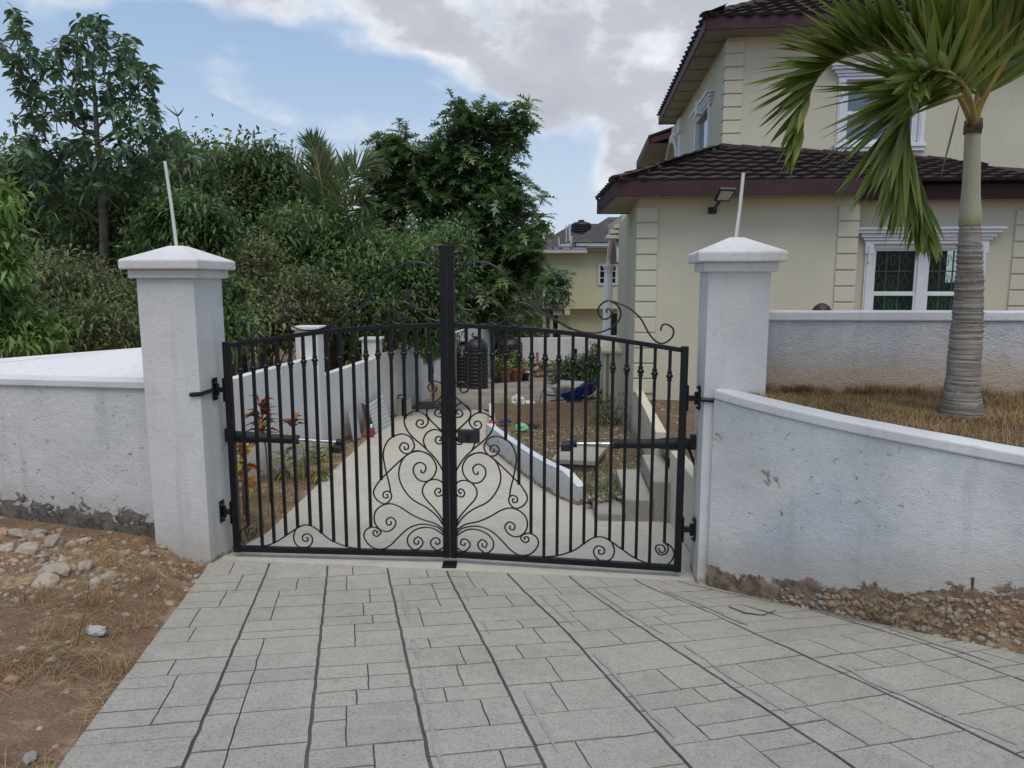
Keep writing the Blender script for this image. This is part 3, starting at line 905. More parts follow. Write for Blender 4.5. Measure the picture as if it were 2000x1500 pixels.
SCR = [
 (c2, [(385, 1030), (368, 1062), (340, 1045), (352, 1008), (395, 1012), (403, 1045), (375, 1078), (330, 1062), (318, 1015), (345, 985), (300, 1010), (278, 1060), (300, 1120), (350, 1152), (470, 1145), (560, 1112), (640, 1060), (715, 1010), (775, 982), (840, 992), (910, 1042), (970, 1090), (1040, 1125), (1100, 1147), (1190, 1165)]),
 (c2, [(765, 984), (715, 1012), (694, 1075), (715, 1135), (770, 1162), (825, 1140), (842, 1095), (825, 1060), (795, 1050), (765, 1070), (770, 1103), (800, 1108), (806, 1085), (790, 1080)]),
 (c2, [(1880, 1065), (1820, 1000), (1700, 975), (1600, 1003), (1520, 1070), (1450, 1140), (1380, 1170), (1300, 1150), (1248, 1085), (1252, 1030), (1300, 998), (1350, 1008), (1376, 1040), (1345, 1070), (1315, 1052), (1325, 1025), (1350, 1035), (1342, 1048)]),
 (c2, [(1882, 1075), (1800, 1015), (1720, 1000), (1640, 1022), (1588, 1075), (1590, 1135), (1640, 1176), (1690, 1150), (1703, 1110), (1670, 1075), (1635, 1098), (1645, 1130), (1670, 1125), (1668, 1103)]),
 (c2, [(1884, 1090), (1882, 1140), (1822, 1178), (1775, 1150), (1765, 1112), (1795, 1082), (1830, 1092), (1836, 1122), (1810, 1132), (1802, 1112)]),
 (c2, [(1872, 1022), (1800, 970), (1690, 935), (1600, 890), (1520, 838), (1450, 815), (1380, 832), (1332, 880), (1325, 950), (1360, 1010), (1420, 1033), (1475, 1005), (1492, 955), (1455, 922), (1418, 945), (1428, 980), (1458, 972), (1450, 952)]),
 (c2, [(1872, 1000), (1820, 920), (1740, 850), (1620, 780), (1545, 685), (1515, 585), (1540, 480), (1600, 422), (1680, 405), (1760, 438), (1808, 520), (1792, 595), (1735, 640), (1670, 628), (1630, 570), (1640, 515), (1685, 493), (1726, 522), (1718, 565), (1692, 572), (1690, 550)]),
 (c2, [(1874, 1010), (1850, 930), (1790, 850), (1720, 770), (1700, 710), (1730, 650), (1790, 625), (1850, 645), (1876, 700), (1855, 745), (1815, 755), (1796, 722), (1818, 695), (1842, 705), (1835, 730), (1820, 722)]),
 (c2, [(1880, 620), (1850, 540), (1795, 455), (1705, 365), (1640, 310), (1580, 240), (1558, 160), (1595, 112), (1660, 92), (1720, 120), (1746, 170), (1722, 212), (1680, 222), (1652, 195), (1668, 163), (1700, 165), (1706, 190), (1685, 195)]),
 (c2, [(1452, 735), (1442, 665), (1415, 560), (1394, 430), (1420, 340), (1470, 292), (1545, 270), (1610, 300), (1637, 365), (1605, 418), (1555, 420), (1522, 380), (1545, 340), (1585, 350), (1588, 385), (1562, 390), (1560, 368)]),
 (c2, [(1760, 438), (1700, 408), (1640, 405), (1560, 450), (1420, 580), (1355, 650), (1318, 725), (1345, 785), (1400, 815), (1442, 795), (1460, 750), (1435, 718), (1398, 728), (1395, 762), (1425, 770), (1430, 748), (1415, 742)]),
 (c2, [(1735, 395), (1708, 325), (1735, 262), (1795, 235), (1850, 255), (1872, 300), (1855, 340), (1820, 347), (1800, 318), (1818, 290), (1845, 298), (1842, 322), (1828, 318)]),
 (c2, [(1872, 265), (1800, 200), (1745, 140), (1735, 85), (1770, 38), (1815, 28), (1860, 68), (1866, 115), (1835, 138), (1798, 118), (1805, 85), (1835, 80), (1845, 105), (1825, 112)]),
 (c2, [(1740, 80), (1790, 30), (1850, -25), (1868, -80), (1845, -125), (1795, -140), (1748, -110), (1755, -70), (1795, -58), (1812, -85), (1790, -98)]),
 (c1, [(330, 800), (318, 760), (285, 752), (245, 785), (250, 840), (305, 888), (360, 880), (412, 820), (465, 715), (540, 640), (620, 600), (690, 580), (745, 612), (766, 660), (745, 710), (708, 717), (672, 690), (678, 650), (705, 648), (702, 672)]),
 (c1, [(680, 583), (622, 622), (605, 690), (650, 765), (725, 808), (800, 822), (930, 805), (1050, 740), (1122, 680), (1152, 605), (1130, 530), (1065, 490), (1000, 510), (973, 570), (1000, 625), (1048, 634), (1085, 600), (1072, 552), (1040, 545), (1030, 565), (1045, 580)]),
 (c1, [(910, 810), (1040, 752), (1200, 650), (1330, 520), (1450, 385), (1550, 305), (1645, 288), (1740, 310), (1810, 370), (1850, 440)]),
 (c1, [(1852, 460), (1815, 365), (1740, 282), (1716, 210), (1748, 166), (1800, 158), (1838, 195), (1830, 240), (1790, 256), (1762, 232), (1772, 205), (1798, 208), (1800, 228)]),
 (c1, [(960, 800), (1150, 690), (1260, 622), (1340, 603), (1415, 645), (1440, 705), (1408, 765), (1355, 777), (1318, 745), (1325, 708), (1360, 703), (1378, 728), (1358, 748), (1345, 732)]),
 (c1, [(1835, 756), (1740, 720), (1660, 660), (1590, 612), (1525, 600), (1460, 650), (1443, 710), (1480, 760), (1530, 770), (1570, 740), (1562, 697), (1528, 690), (1505, 715), (1525, 740), (1543, 722)]),
 (c1, [(1855, 420), (1862, 500), (1845, 580), (1800, 640), (1730, 660), (1660, 650), (1605, 600), (1592, 540), (1625, 480), (1670, 463), (1718, 490), (1725, 535), (1695, 562), (1668, 545), (1675, 520), (1695, 525)]),
]
def build_leaf(map_, label, lock):
    H, ax, Wd, nrm = map_
    def P(u, h, off=0): return H + ax * (u * Wd) + UP * h + nrm * off
    t = thing('gate_leaf', label, 'gate', H + UP * .02, 'leaves of the double gate')
    def bar(name, ua, ub, h0, h1, dep=.05):
        return MB().box(P(ua, h0, -dep / 2), ax * ((ub - ua) * Wd), nrm * dep, UP * (h1 - h0)).build(name, M_BLACK, t, bevel=.004)
    sw = .058 / Wd
    bar('hinge_stile', 0, sw, .0, 1.835)
    bar('meeting_stile', 1 - .060 / Wd, 1 - .004 / Wd, .0, 2.625)
    bar('bottom_rail', sw, 1 - .060 / Wd, .004, .052, .046)
    tp = spline([(u, h, 0) for u, h in TOPR], 24)
    m = MB(); vs = []
    for p in tp:
        u = sw + (p[0] - TOPR[0][0]) / (TOPR[-1][0] - TOPR[0][0]) * (1 - .060 / Wd - sw)
        for (dh, o) in ((-.018, -.02), (-.018, .02), (.018, .02), (.018, -.02)): vs.append(P(u, p[1] - .012 + dh, o))
    k_ = len(tp)
    m.add(vs, [(i * 4 + k, i * 4 + (k + 1) % 4, (i + 1) * 4 + (k + 1) % 4, (i + 1) * 4 + k) for i in range(k_ - 1) for k in range(4)] + [(0, 1, 2, 3), tuple((k_ - 1) * 4 + k for k in (3, 2, 1, 0))])
    m.build('top_rail', M_BLACK, t, bevel=.004)
    for (xt, xb, yb), cy in zip(BARX, COLLY):
        hb_ = c2(xb, yb)[1]; ub = c2(xb, 0)[0]; ut, _ = c1(xt, 900)
        u = (ub + ut) / 2
        # height of the top rail here
        j = min(range(k_), key=lambda q: abs(tp[q][0] - u)); ht = tp[j][1] - .028
        hb_ = max(hb_, .05)
        w = .0125
        br = MB().box(P(u, hb_, -w) - ax * w, ax * 2 * w, nrm * 2 * w, UP * (ht - hb_)).build('bar', M_BLACK, t, bevel=.002)
        _, hc = c1(xt + 12, cy)
        m = MB(); prof = [(.018, -.040), (.020, -.036), (.020, -.024), (.017, -.018), (.027, -.007), (.029, 0), (.027, .007), (.017, .018), (.020, .024), (.020, .036), (.018, .040)]
        m.lathe(P(u, hc), prof, 8); m.build('collar', M_BLACK, br, True, 0, 40)
    for fn, pts in SCR:
        q = crv(fn, pts)
        m = MB()
        m.tube([P(min(p[0], 1 - .05 / Wd), max(p[1], .055), 0) for p in q], .0072, 6, True, nrm)
        m.build('scroll', M_SCROLL, t, True)
    # hinges: plate on the stile, pin block towards the pillar
    for hh in (1.43, .36):
        hg = MB().box(P(-.012 / Wd, hh - .10, -.035), ax * .012, nrm * .07, UP * .20).build('hinge_plate', M_BLACK, t, bevel=.003)
        m = MB().box(P(-.075 / Wd, hh - .02, -.022), ax * .063, nrm * .044, UP * .04)
        m.tube([P(-.07 / Wd, hh - .05, 0), P(-.07 / Wd, hh + .05, 0)], .014, 10)
        m.build('hinge_pin', M_BLACK, hg, False, .002)
    if lock:
        a, h1 = RM[1], None
        pA = onP(895, 839, HR_, RM[3]); pB = onP(936, 865, HR_, RM[3])
        m = MB().box(Vector((pA.x, pA.y, pB.z)) - nrm * .03, Vector((pB.x - pA.x, pB.y - pA.y, 0)), nrm * .06, UP * (pA.z - pB.z))
        lk = m.build('lock_box', M_PLAST, t, bevel=.004)
        c = (pA + pB) / 2 - nrm * .031
        MB().tube([c, c - nrm * .02], .016, 12).build('keyhole_rim', M_BLACK, lk, True, 0, 40)
    return t
leaf_l = build_leaf(LM, 'black wrought iron gate leaf with scrolls on the rubble side', False)
leaf_r = build_leaf(RM, 'black wrought iron gate leaf with scrolls and lock box on the palm side', True)
# pillar-side hinge plates and straps
def strap(name, pts, w, label, group='hinge straps bolted to the pillars'):
    t = thing(name, label, 'hinge strap', pts[0], group)
    m = MB()
    for A, B, n in pts[1]:
        pass
    return t
def pillar_hinge(Hm, side, z, label, long):
    H, ax, Wd, nrm = Hm
    face = H - ax * .085                       # just clear of the pillar's face
    t = thing('hinge_bracket', label, 'hinge', face + UP * z, 'hinge brackets on the pillars')
    MB().box(face - ax * .012 - nrm * .04 + UP * (z - .09), ax * .012, nrm * .08, UP * .19).build('wall_plate', M_BLACK, t, bevel=.003)
    for dz in (-.075, .085):
        c = face + UP * (z + dz); MB().tube([c, c + ax * .014], .011, 8).build('bolt', M_BLACK, t, True, 0, 40)
    if long is not None:
        m = MB(); p = [face - ax * .004 + UP * z - nrm * .05] + long
        m.tube(p, .019, 6, True, UP); m.build('strap_arm', M_BLACK, t)
    return t
fl = Vector((-2.545, 5.79, 0))
pillar_hinge(LM, -1, 1.43, 'black upper hinge with its long bent strap wrapped round the pillar by the rubble', [fl + F2 * .008 - S2 * .008 + UP * 1.425, fl - F2 * .085 - S2 * .010 + UP * 1.418])
pillar_hinge(LM, -1, .36, 'black lower hinge plate near the foot of the pillar by the rubble', None)
fr = PR.copy()
pillar_hinge(RM, 1, 1.43, 'black upper hinge with its strap wrapped round the pillar by the palm', [fr - F2 * .008 - S2 * .006 + UP * 1.445, fr + F2 * .13 - S2 * .012 + UP * 1.44])
pillar_hinge(RM, 1, .36, 'black lower hinge plate near the foot of the pillar by the palm', None)
# floor stop
g = MID + Vector((0, -.09, 0)); 
m = MB().box(Vector((g.x - .06, g.y - .06, zd(g.x, g.y) - .005)), (.12, 0, 0), (0, .13, 0), (0, 0, .025))
tag(m.build('gate_stop', M_BLACK, None, bevel=.006), 'small black steel stop plate on the ground between the gate leaves', 'gate stop')
# swing gate openers
def opener(Hm, pxs, label):
    """pxs: pixels of pillar end, end of housing, end of rod, bracket; the arm lies .13 m behind the leaf"""
    H, ax, Wd, nrm = Hm
    P0 = H + nrm * .15
    A, B, C_, D_ = [onP(px, py, P0, nrm) for px, py in pxs]
    t = thing('gate_opener', label, 'gate opener', A, 'electric arms that swing the gate')
    d = (B - A).normalized(); L_ = (B - A).length
    m = MB()
    m.tube([A, A + d * .03, A + d * .06, A + d * L_ * .32, A + d * L_ * .42, A + d * (L_ - .05), A + d * (L_ - .045), B], [.03, .046, .05, .05, .040, .038, .043, .042], 14)
    m.build('motor_housing', M_PLAST, t, True, 0, 40)
    MB().tube([B, C_], .0155, 12).build('piston_rod', M_CHROME, t, True, 0, 40)
    m = MB().tube([C_ - d * .02, C_ + d * .05], .03, 10); m.build('rod_end', M_PLAST, t, True, 0, 40)
    m = MB().box(D_ - d * .03 - UP * .03 - nrm * .13, d * .09, nrm * .15, UP * .055); m.build('leaf_bracket', M_PLAST, t, bevel=.004)
    m = MB().box(A - d * .05 - UP * .05 - nrm * .02, d * .06, nrm * .06, UP * .12); m.build('pillar_bracket', M_PLAST, t, bevel=.004)
    return t
opener(LM, [(447, 852), (583, 859), (662, 864), (660, 872)], 'black electric gate arm with steel rod in front of the red leaved plants')
op = opener(RM, [(1350, 866), (1198, 867), (1122, 867), (1112, 868)], 'black electric gate arm with steel rod in front of the concrete steps')
A = origin(op)
m = MB().tube([A + Vector((-.02, .03, -.03)), A + Vector((.02, .05, -.12)), A + Vector((.06, .06, -.22)), A + Vector((.12, .08, -.27))], .012, 8)
m.build('power_cable', M_PLAST, op, True)
# ------------------------------------------------------------------ the cream house
HTH = math.atan(.096)
HF = Vector((math.cos(HTH), -math.sin(HTH), 0)); HS = Vector((math.sin(HTH), math.cos(HTH), 0))
C0 = Vector((1.99, 11.5, 0))
def H3(a, b, z): return C0 + HF * a + HS * b + UP * z
def hf(px, py, b):
    p = onP(px, py, H3(0, b, 0), HS); return (p - C0).dot(HF), p.z
def hsd(px, py, a):
    p = onP(px, py, H3(a, 0, 0), HF); return (p - C0).dot(HS), p.z
def hbox(m, a0, a1, b0, b1, z0, z1): return m.box(H3(a0, b0, z0), HF * (a1 - a0), HS * (b1 - b0), UP * (z1 - z0))
ZT = .42                                     # terrace level
house = thing('house', 'cream stucco two storey house with brown tiled roofs and white window trim', 'house', H3(3, 1, ZT))
ZE = hf(1300, 383, -.42)[1]                  # underside of the lower eaves
aQ2 = hf(1672, 480, 0)[0]                    # right end of the bay
AR = 12.0
def wallbox(a0, a1, b0, b1, z0, z1, name='wall', mat=None):
    return hbox(MB(), a0, a1, b0, b1, z0, z1).build(name, mat or M_HOUSE, house)
REC = .30
# window opening in the recessed wall
wa0, wz1 = hf(1703, 478, REC); wa1, _ = hf(1913, 478, REC)
wz0 = .95 + .42
wallbox(0, aQ2, 0, 6.15, -.6, ZE + .06)
def frontwall(b, a0, a1, z0, z1, oa0, oa1, oz0, oz1, th=.2):
    m = MB()
    hbox(m, a0, oa0, b, b + th, z0, z1); hbox(m, oa1, a1, b, b + th, z0, z1)
    hbox(m, oa0, oa1, b, b + th, z0, oz0); hbox(m, oa0, oa1, b, b + th, oz1, z1)
    return m.build('wall', M_HOUSE, house)
frontwall(REC, aQ2 - .01, AR, -.6, ZE + .05, wa0, wa1, wz0, wz1)
# dark room behind the window
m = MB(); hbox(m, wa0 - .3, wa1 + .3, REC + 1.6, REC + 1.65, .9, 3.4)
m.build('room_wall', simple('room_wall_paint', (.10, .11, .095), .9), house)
def quoins(a0, a1, b, z0, z1, pitch, name='quoin_block', pr=.028, side=False, sb=.0):
    z = z0; k = 0
    while z < z1 - .05:
        zt = min(z + pitch - .022, z1)
        m = MB()
        if side:
            # L-shaped block wrapping the corner
            o = [(a0 - pr, b - pr), (a1, b - pr), (a1, b + .004), (a0 - pr + .02 + .03, b + .004), (a0 + .004, b + .05), (a0 + .004, b + sb), (a0 - pr, b + sb)]
            o = [(a0 - pr, b - pr), (a1, b - pr), (a1, b + .01), (a0 + .01, b + .01), (a0 + .01, b + sb), (a0 - pr, b + sb)]
            vs = [H3(x, y, z) for x, y in o] + [H3(x, y, zt) for x, y in o]; n = len(o)
            m.add(vs, [tuple(range(n))[::-1], tuple(range(n, 2 * n))] + [(i, (i + 1) % n, n + (i + 1) % n, n + i) for i in range(n)])
        else:
            hbox(m, a0, a1, b - pr, b + .01, z, zt)
        m.build(name, M_QUOIN, house, bevel=.008)
        z += pitch; k += 1
aq0a, aq0b = hf(1243, 600, 0)[0], hf(1281, 600, 0)[0]
PIT = (hf(1260, 448, 0)[1] - hf(1260, 672, 0)[1]) / 7.33
quoins(0, aq0b, 0, ZE - .10 - PIT * 12, ZE - .10, PIT, side=True, sb=.16)
aq1a = hf(1634, 480, 0)[0]
quoins(aq1a, aQ2 + .02, 0, ZE - .10 - PIT * 10, ZE - .10, PIT)
aq2a = hf(1978, 480, REC)[0]
quoins(aq2a, aq2a + (aQ2 - aq1a), REC, ZE - .16 - PIT * 10, ZE - .16, PIT)
# ---- double sash window below
def window(prefix, a0, a1, z0, z1, b, cols, lights, low=True, glass=None, grille=True, keystone=True):
    w = hbox(MB(), a0 + .002, a1 - .002, b + .03, b + .09, z0, z0 + .05).build('window', M_TRIM, house)
    def P(name, m, mat, bev=.004): return m.build(name, mat, w, bevel=bev)
    fw = .062
    m = MB(); hbox(m, a0, a0 + fw, b + .02, b + .11, z0 + .05, z1); P('frame', m, M_TRIM)
    m = MB(); hbox(m, a1 - fw, a1, b + .02, b + .11, z0 + .05, z1); P('frame', m, M_TRIM)
    m = MB(); hbox(m, a0 + fw, a1 - fw, b + .02, b + .11, z1 - fw, z1); P('frame', m, M_TRIM)
    am = (a0 + a1) / 2
    spans = [(a0 + fw, a1 - fw)]
    if lights == 2:
        m = MB(); hbox(m, am - .075, am + .075, b + .018, b + .11, z0 + .05, z1 - fw); P('mullion', m, M_TRIM)
        spans = [(a0 + fw, am - .075), (am + .075, a1 - fw)]
    zb, zt = z0 + .05, z1 - fw; zm = zt - (zt - zb) * .49
    for (sa, sb_) in spans:
        for (q0, q1, off, gm) in ((zm, zt, .05, M_GRILLE2), (zb, zm, .03, M_GRILLE)):
            r = .034
            m = MB()
            hbox(m, sa, sa + r, b + off, b + off + .03, q0, q1); hbox(m, sb_ - r, sb_, b + off, b + off + .03, q0, q1)
            hbox(m, sa + r, sb_ - r, b + off, b + off + .03, q0, q0 + r); hbox(m, sa + r, sb_ - r, b + off, b + off + .03, q1 - r, q1)
            P('sash', m, M_TRIM, .003)
            m = MB(); hbox(m, sa + r, sb_ - r, b + off + .012, b + off + .018, q0 + r, q1 - r)
            P('pane', m, glass or M_GLASS, 0)
            if grille:
                m = MB(); ia, ib, iz0, iz1 = sa + r, sb_ - r, q0 + r, q1 - r
                gb = b + off + .10
                for k in (1, 2):
                    x = ia + (ib - ia) * k / 3; hbox(m, x - .009, x + .009, gb - .02, gb, iz0, iz1)
                zc = (iz0 + iz1) / 2; hbox(m, ia, ib, gb - .018, gb - .002, zc - .009, zc + .009)
                P('muntin_grid', m, gm, 0)
                m = MB(); cw = (ib - ia) / 3; ch = (iz1 - iz0) / 2
                for ci in range(3):
                    for ri in range(2):
                        cx, cz = ia + cw * (ci + .5), iz0 + ch * (ri + .5)
                        if ci == 1:
                            for s in (-1, 1):
                                pts = [H3(cx + s * cw * (.42 - .36 * t) * math.cos(t * 7) * .9 + s * cw * .05, gb, cz + ch * (.38 - .25 * t) * math.sin(t * 7)) for t in np.linspace(0, 1, 14)]
                                m.tube(pts, .005, 4, False)
                        else:
                            d_ = [(0, .28), (.28, 0), (0, -.28), (-.28, 0), (0, .28)]
                            m.tube([H3(cx + x * cw * 1.1, gb, cz + z * ch * 1.1) for x, z in d_], .0055, 4, False)
                            for x, z in ((.31, 0), (-.31, 0), (0, .31), (0, -.31)):
                                m.tube([H3(cx + x * cw, gb, cz + z * ch), H3(cx + x * cw * 1.6, gb, cz + z * ch * 1.6)], .005, 4, False)
                P('grille', m, gm, 0)
    if grille:
        m = MB(); n = 40; vs = []
        for k in range(n + 1):
            a = a0 + (a1 - a0) * k / n
            for z in (z0, z0 + (z1 - z0) * .62): vs.append(H3(a, b + .30 + .025 * math.sin(k * 1.3), z))
        m.add(vs, [(k * 2, k * 2 + 2, k * 2 + 3, k * 2 + 1) for k in range(n)]); P('curtain', m, M_CURTAIN, 0)
    # casing: pilasters, stepped cornice, keystone, sill
    cw = .10
    for s in (0, 1):
        x0 = a0 - cw if s == 0 else a1
        m = MB(); hbox(m, x0, x0 + cw, b - .035, b + .02, z0, z1 - .14); hbox(m, x0 + .025, x0 + cw - .025, b - .05, b - .035, z0, z1 - .16)
        hbox(m, x0 - .015, x0 + cw + .015, b - .06, b + .018, z1 - .14, z1 + .01)
        hbox(m, x0 + .03, x0 + cw - .03, b - .075, b - .06, z1 - .28, z1 - .02)
        P('pilaster', m, M_TRIM, .004)
    m = MB(); zz = z1 + .01
    for (h, ov, pr) in ((.055, .02, .05), (.045, .055, .075), (.06, .10, .10), (.05, .16, .14), (.045, .20, .165)):
        hbox(m, a0 - cw - ov, a1 + cw + ov, b - pr, b + .02, zz, zz + h - .004); zz += h
    P('cornice', m, M_TRIM, .005)
    if keystone:
        m = MB()
        for (k0, k1, hw, pr) in ((0, .10, .062, .175), (.10, .2, .072, .185), (.2, .29, .085, .20)):
            hbox(m, am - hw, am + hw, b - pr, b - .02, z1 + .01 + k0, z1 + .01 + k1 - .004)
        for x in (-.035, 0, .035): hbox(m, am + x - .007, am + x + .007, b - .205, b - .1, z1 + .02, z1 + .27)
        P('keystone', m, M_TRIM, .004)
    m = MB(); hbox(m, a0 - cw - .04, a1 + cw + .04, b - .07, b + .02, z0 - .06, z0 - .003); hbox(m, a0 - cw - .02, a1 + cw + .02, b - .045, b + .02, z0 - .13, z0 - .063); P('sill', m, M_TRIM)
    return w
window('lower', wa0, wa1, wz0, wz1, REC, 3, 2)
# ---- lower roof
EO = .42
eL = hf(1201, 384, -EO)[0]
eaveE = Vector((1.61, 13.9, 0))              # far end of the left eave
ridge_a, ridge_z = hf(1408, 283, 2.2)
RB = 2.2                                     # set-back of the upper storey
_, ridge_zr = hf(1999, 326, RB)
a_r = hf(1999, 326, RB)[0]
FH = .22
def fascia(p, q, z0, z1, th=.03, name='fascia'):
    d = (q - p); d.z = 0; n = Vector((-d.y, d.x, 0)).normalized()
    return MB().box(Vector((p.x, p.y, z0)), d, n * th, UP * (z1 - z0)).build(name, M_FASCIA, house, bevel=.004)
pE = H3(eL, -EO, 0)
a_brk = hf(1690, 380, -EO)[0]
pB = H3(a_brk, -EO, 0)
pR1, pR2 = H3(a_brk + .01, REC - EO + .10, 0), H3(AR, REC - EO + .10, 0)
fascia(pE, pB, ZE, ZE + FH); fascia(pR1, pR2, ZE - .05, ZE + FH - .05)
fascia(eaveE, pE, ZE, ZE + FH)
# end board closing the left eave
fascia(eaveE, H3(.0, 2.45, 0), ZE, ZE + FH + .05)
# soffit
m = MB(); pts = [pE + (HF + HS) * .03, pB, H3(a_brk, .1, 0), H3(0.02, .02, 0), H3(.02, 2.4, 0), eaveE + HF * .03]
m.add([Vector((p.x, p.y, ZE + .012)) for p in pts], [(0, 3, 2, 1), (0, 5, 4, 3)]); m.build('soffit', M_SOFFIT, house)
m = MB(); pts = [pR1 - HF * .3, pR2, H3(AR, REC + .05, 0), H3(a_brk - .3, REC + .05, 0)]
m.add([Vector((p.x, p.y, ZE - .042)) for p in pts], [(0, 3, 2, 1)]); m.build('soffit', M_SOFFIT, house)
# roof decks
zr0 = ZE + FH - .01
Ap = H3(ridge_a, RB, ridge_z - .05)
deck = MB()
ER = H3(AR, REC - EO + .05, zr0); TR = H3(AR, RB + .1, ridge_zr - (AR - a_r) * .08)
EL = Vector((pE.x, pE.y, zr0)); EB = Vector((eaveE.x, eaveE.y, zr0 + .03)); AB = H3(1.95, 5.6, ridge_z - .05)
EC = H3(a_brk, -EO, zr0)
def wpt(v): return v
deck.add([EL, H3(AR, -EO + (REC + .1) * .8, zr0 - .02), TR, Ap, EB, AB], [(0, 1, 2, 3), (4, 0, 3, 5)])
roof = deck.build('roof', M_TILE, house)
# tile mesh: one S-shaped interlocking tile in local space (x along the eave, y up the slope)
def tile_mesh(wd, ln, th=.048):
    prof = []
    for k in range(9):
        u = k / 8; prof.append((u * wd, .013 * math.cos(2 * math.pi * (u - .5)) ))
    vs = []
    for (x, z) in prof: vs.append((x, -.02 - .020 * math.cos(2 * math.pi * (x / wd - .5)), z + th + .012))
    for (x, z) in prof: vs.append((x, ln, z * .8 + .006))
    for (x, z) in prof: vs.append((x, -.012 - .020 * math.cos(2 * math.pi * (x / wd - .5)), z - .004))
    fs = [(k, k + 1, 9 + k + 1, 9 + k) for k in range(8)] + [(18 + k, 18 + k + 1, k + 1, k) for k in range(8)]
    me = bpy.data.meshes.new('roof_tile'); me.from_pydata(vs, [], fs); me.materials.append(M_TILE); me.update(); return me
def lay(E0, E1, T0, T1, wd, ln, skip=None, maxn=300, name='roof_tile'):
    """tiles on the ruled surface between the eave E0-E1 and the top line T0-T1"""
    me = tile_mesh(wd, ln)
    u = (E1 - E0); Lr = u.length; rows = int(((T0 + T1) / 2 - (E0 + E1) / 2).length / (ln * .93)) + 1
    cnt = 0; o = origin(roof)
    smax = max((T0 - E0).length, (T1 - E1).length)
    for r in range(rows):
        # line of this course: parallel to the eave, clipped by the sides
        t = r / rows
        A = E0.lerp(T0, t); B = E1.lerp(T1, t); d = (B - A); n = int(d.length / wd + .5)
        if n < 1: continue
        ux = d.normalized()
        for k in range(n):
            p = A + ux * (wd * k + (.0 if r % 2 == 0 else 0))
            f = (k + .5) / n
            upv = (T0.lerp(T1, f) - E0.lerp(E1, f)).normalized()
            nz_ = ux.cross(upv).normalized(); uy = nz_.cross(ux)
            M = Matrix((ux, uy, nz_)).transposed().to_4x4()
            ob = bpy.data.objects.new(name, me); COL.objects.link(ob); ob.parent = roof
            jit = Matrix.Rotation(R.uniform(-.012, .012), 4, 'Z')
            ob.matrix_local = Matrix.Translation(p - o + nz_ * (.012 + R.uniform(-.003, .003))) @ M @ jit
            cnt += 1
            if cnt >= maxn: return cnt
    return cnt
aend = hf(2060, 380, -EO)[0]
T_R = H3(aend, RB, ridge_zr - (aend - a_r) * .08)
E_R = H3(aend, -EO + .30, zr0 - .02)
n1 = lay(EL, E_R, Ap, T_R, .285, .40, maxn=250)
# ridge capping along the hip and the wall line
def caps(A, B, wd=.13, ln=.36):
    n = int((B - A).length / ln); d = (B - A).normalized(); sdv = d.cross(UP).normalized(); upv = sdv.cross(d)
    for k in range(n):
        p = A + d * (ln * k); m = MB(); vs = []
        for j, s in enumerate((0, ln * 1.08)):
            lift = .045 - .02 * j
            for q in range(6):
                a = math.pi * q / 5; vs.append(p + d * s + sdv * (math.cos(a) * wd) + upv * (math.sin(a) * .075 + lift - .03))
        m.add(vs, [(q, q + 1, 6 + q + 1, 6 + q) for q in range(5)] + [tuple(range(6)), tuple(range(6, 12))[::-1]])
        m.build('ridge_cap', M_TILE, roof, True, 0, 40)
caps(EL + UP * .02, EL.lerp(Ap, .96) - UP * .01); caps(Ap - UP * .01, T_R + UP * .0)
lay(EB, EL, EB.lerp(AB, .88), EL.lerp(Ap, .88), .285, .40, maxn=120)
# ---- upper storey
UC = hf(1416, 200, RB)[0]
ZU = hf(1400, 57, RB - .5)[1]
uw = MB(); hbox(uw, UC, AR, RB, 10.2, 3.2, ZU + .06)
aw0, uwz1 = hf(1650, 158, RB); aw1 = hf(1800, 158, RB)[0]; uwz0 = hf(1780, 280, RB)[1]
frontw = MB()
hbox(frontw, UC, aw0, RB, RB + .2, 3.2, ZU + .06); hbox(frontw, aw1, AR, RB, RB + .2, 3.2, ZU + .06)
hbox(frontw, aw0, aw1, RB, RB + .2, 3.2, uwz0); hbox(frontw, aw0, aw1, RB, RB + .2, uwz1, ZU + .06)
frontw.build('upper_wall', M_HOUSE, house)
sb0, sb1 = 1.45, 3.25
sidez1 = hsd(1376, 222, UC)[1]; sidez0 = hsd(1376, 310, UC)[1] - .3
sw_ = MB()
hbox(sw_, UC, UC + .2, RB + .2, RB + sb0, 3.2, ZU + .06); hbox(sw_, UC, UC + .2, RB + sb1, 13.2, 3.2, ZU + .06)
hbox(sw_, UC, UC + .2, RB + sb0, RB + sb1, 3.2, sidez0); hbox(sw_, UC, UC + .2, RB + sb0, RB + sb1, sidez1, ZU + .06)
sw_.build('upper_wall', M_HOUSE, house)
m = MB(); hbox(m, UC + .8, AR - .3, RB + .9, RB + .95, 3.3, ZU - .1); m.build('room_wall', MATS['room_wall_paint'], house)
upq1 = hf(1449, 200, RB)[0]; PU = (hf(1435, 130, RB)[1] - hf(1435, 260, RB)[1]) / 5.0
zq = hf(1430, 104, RB)[1]
quoins(UC, upq1, RB, zq - PU * 8, zq + PU, PU, side=True, sb=.22)
window('upper', aw0, aw1, uwz0, uwz1, RB, 2, 1, glass=M_SKYGL, grille=False, keystone=False)
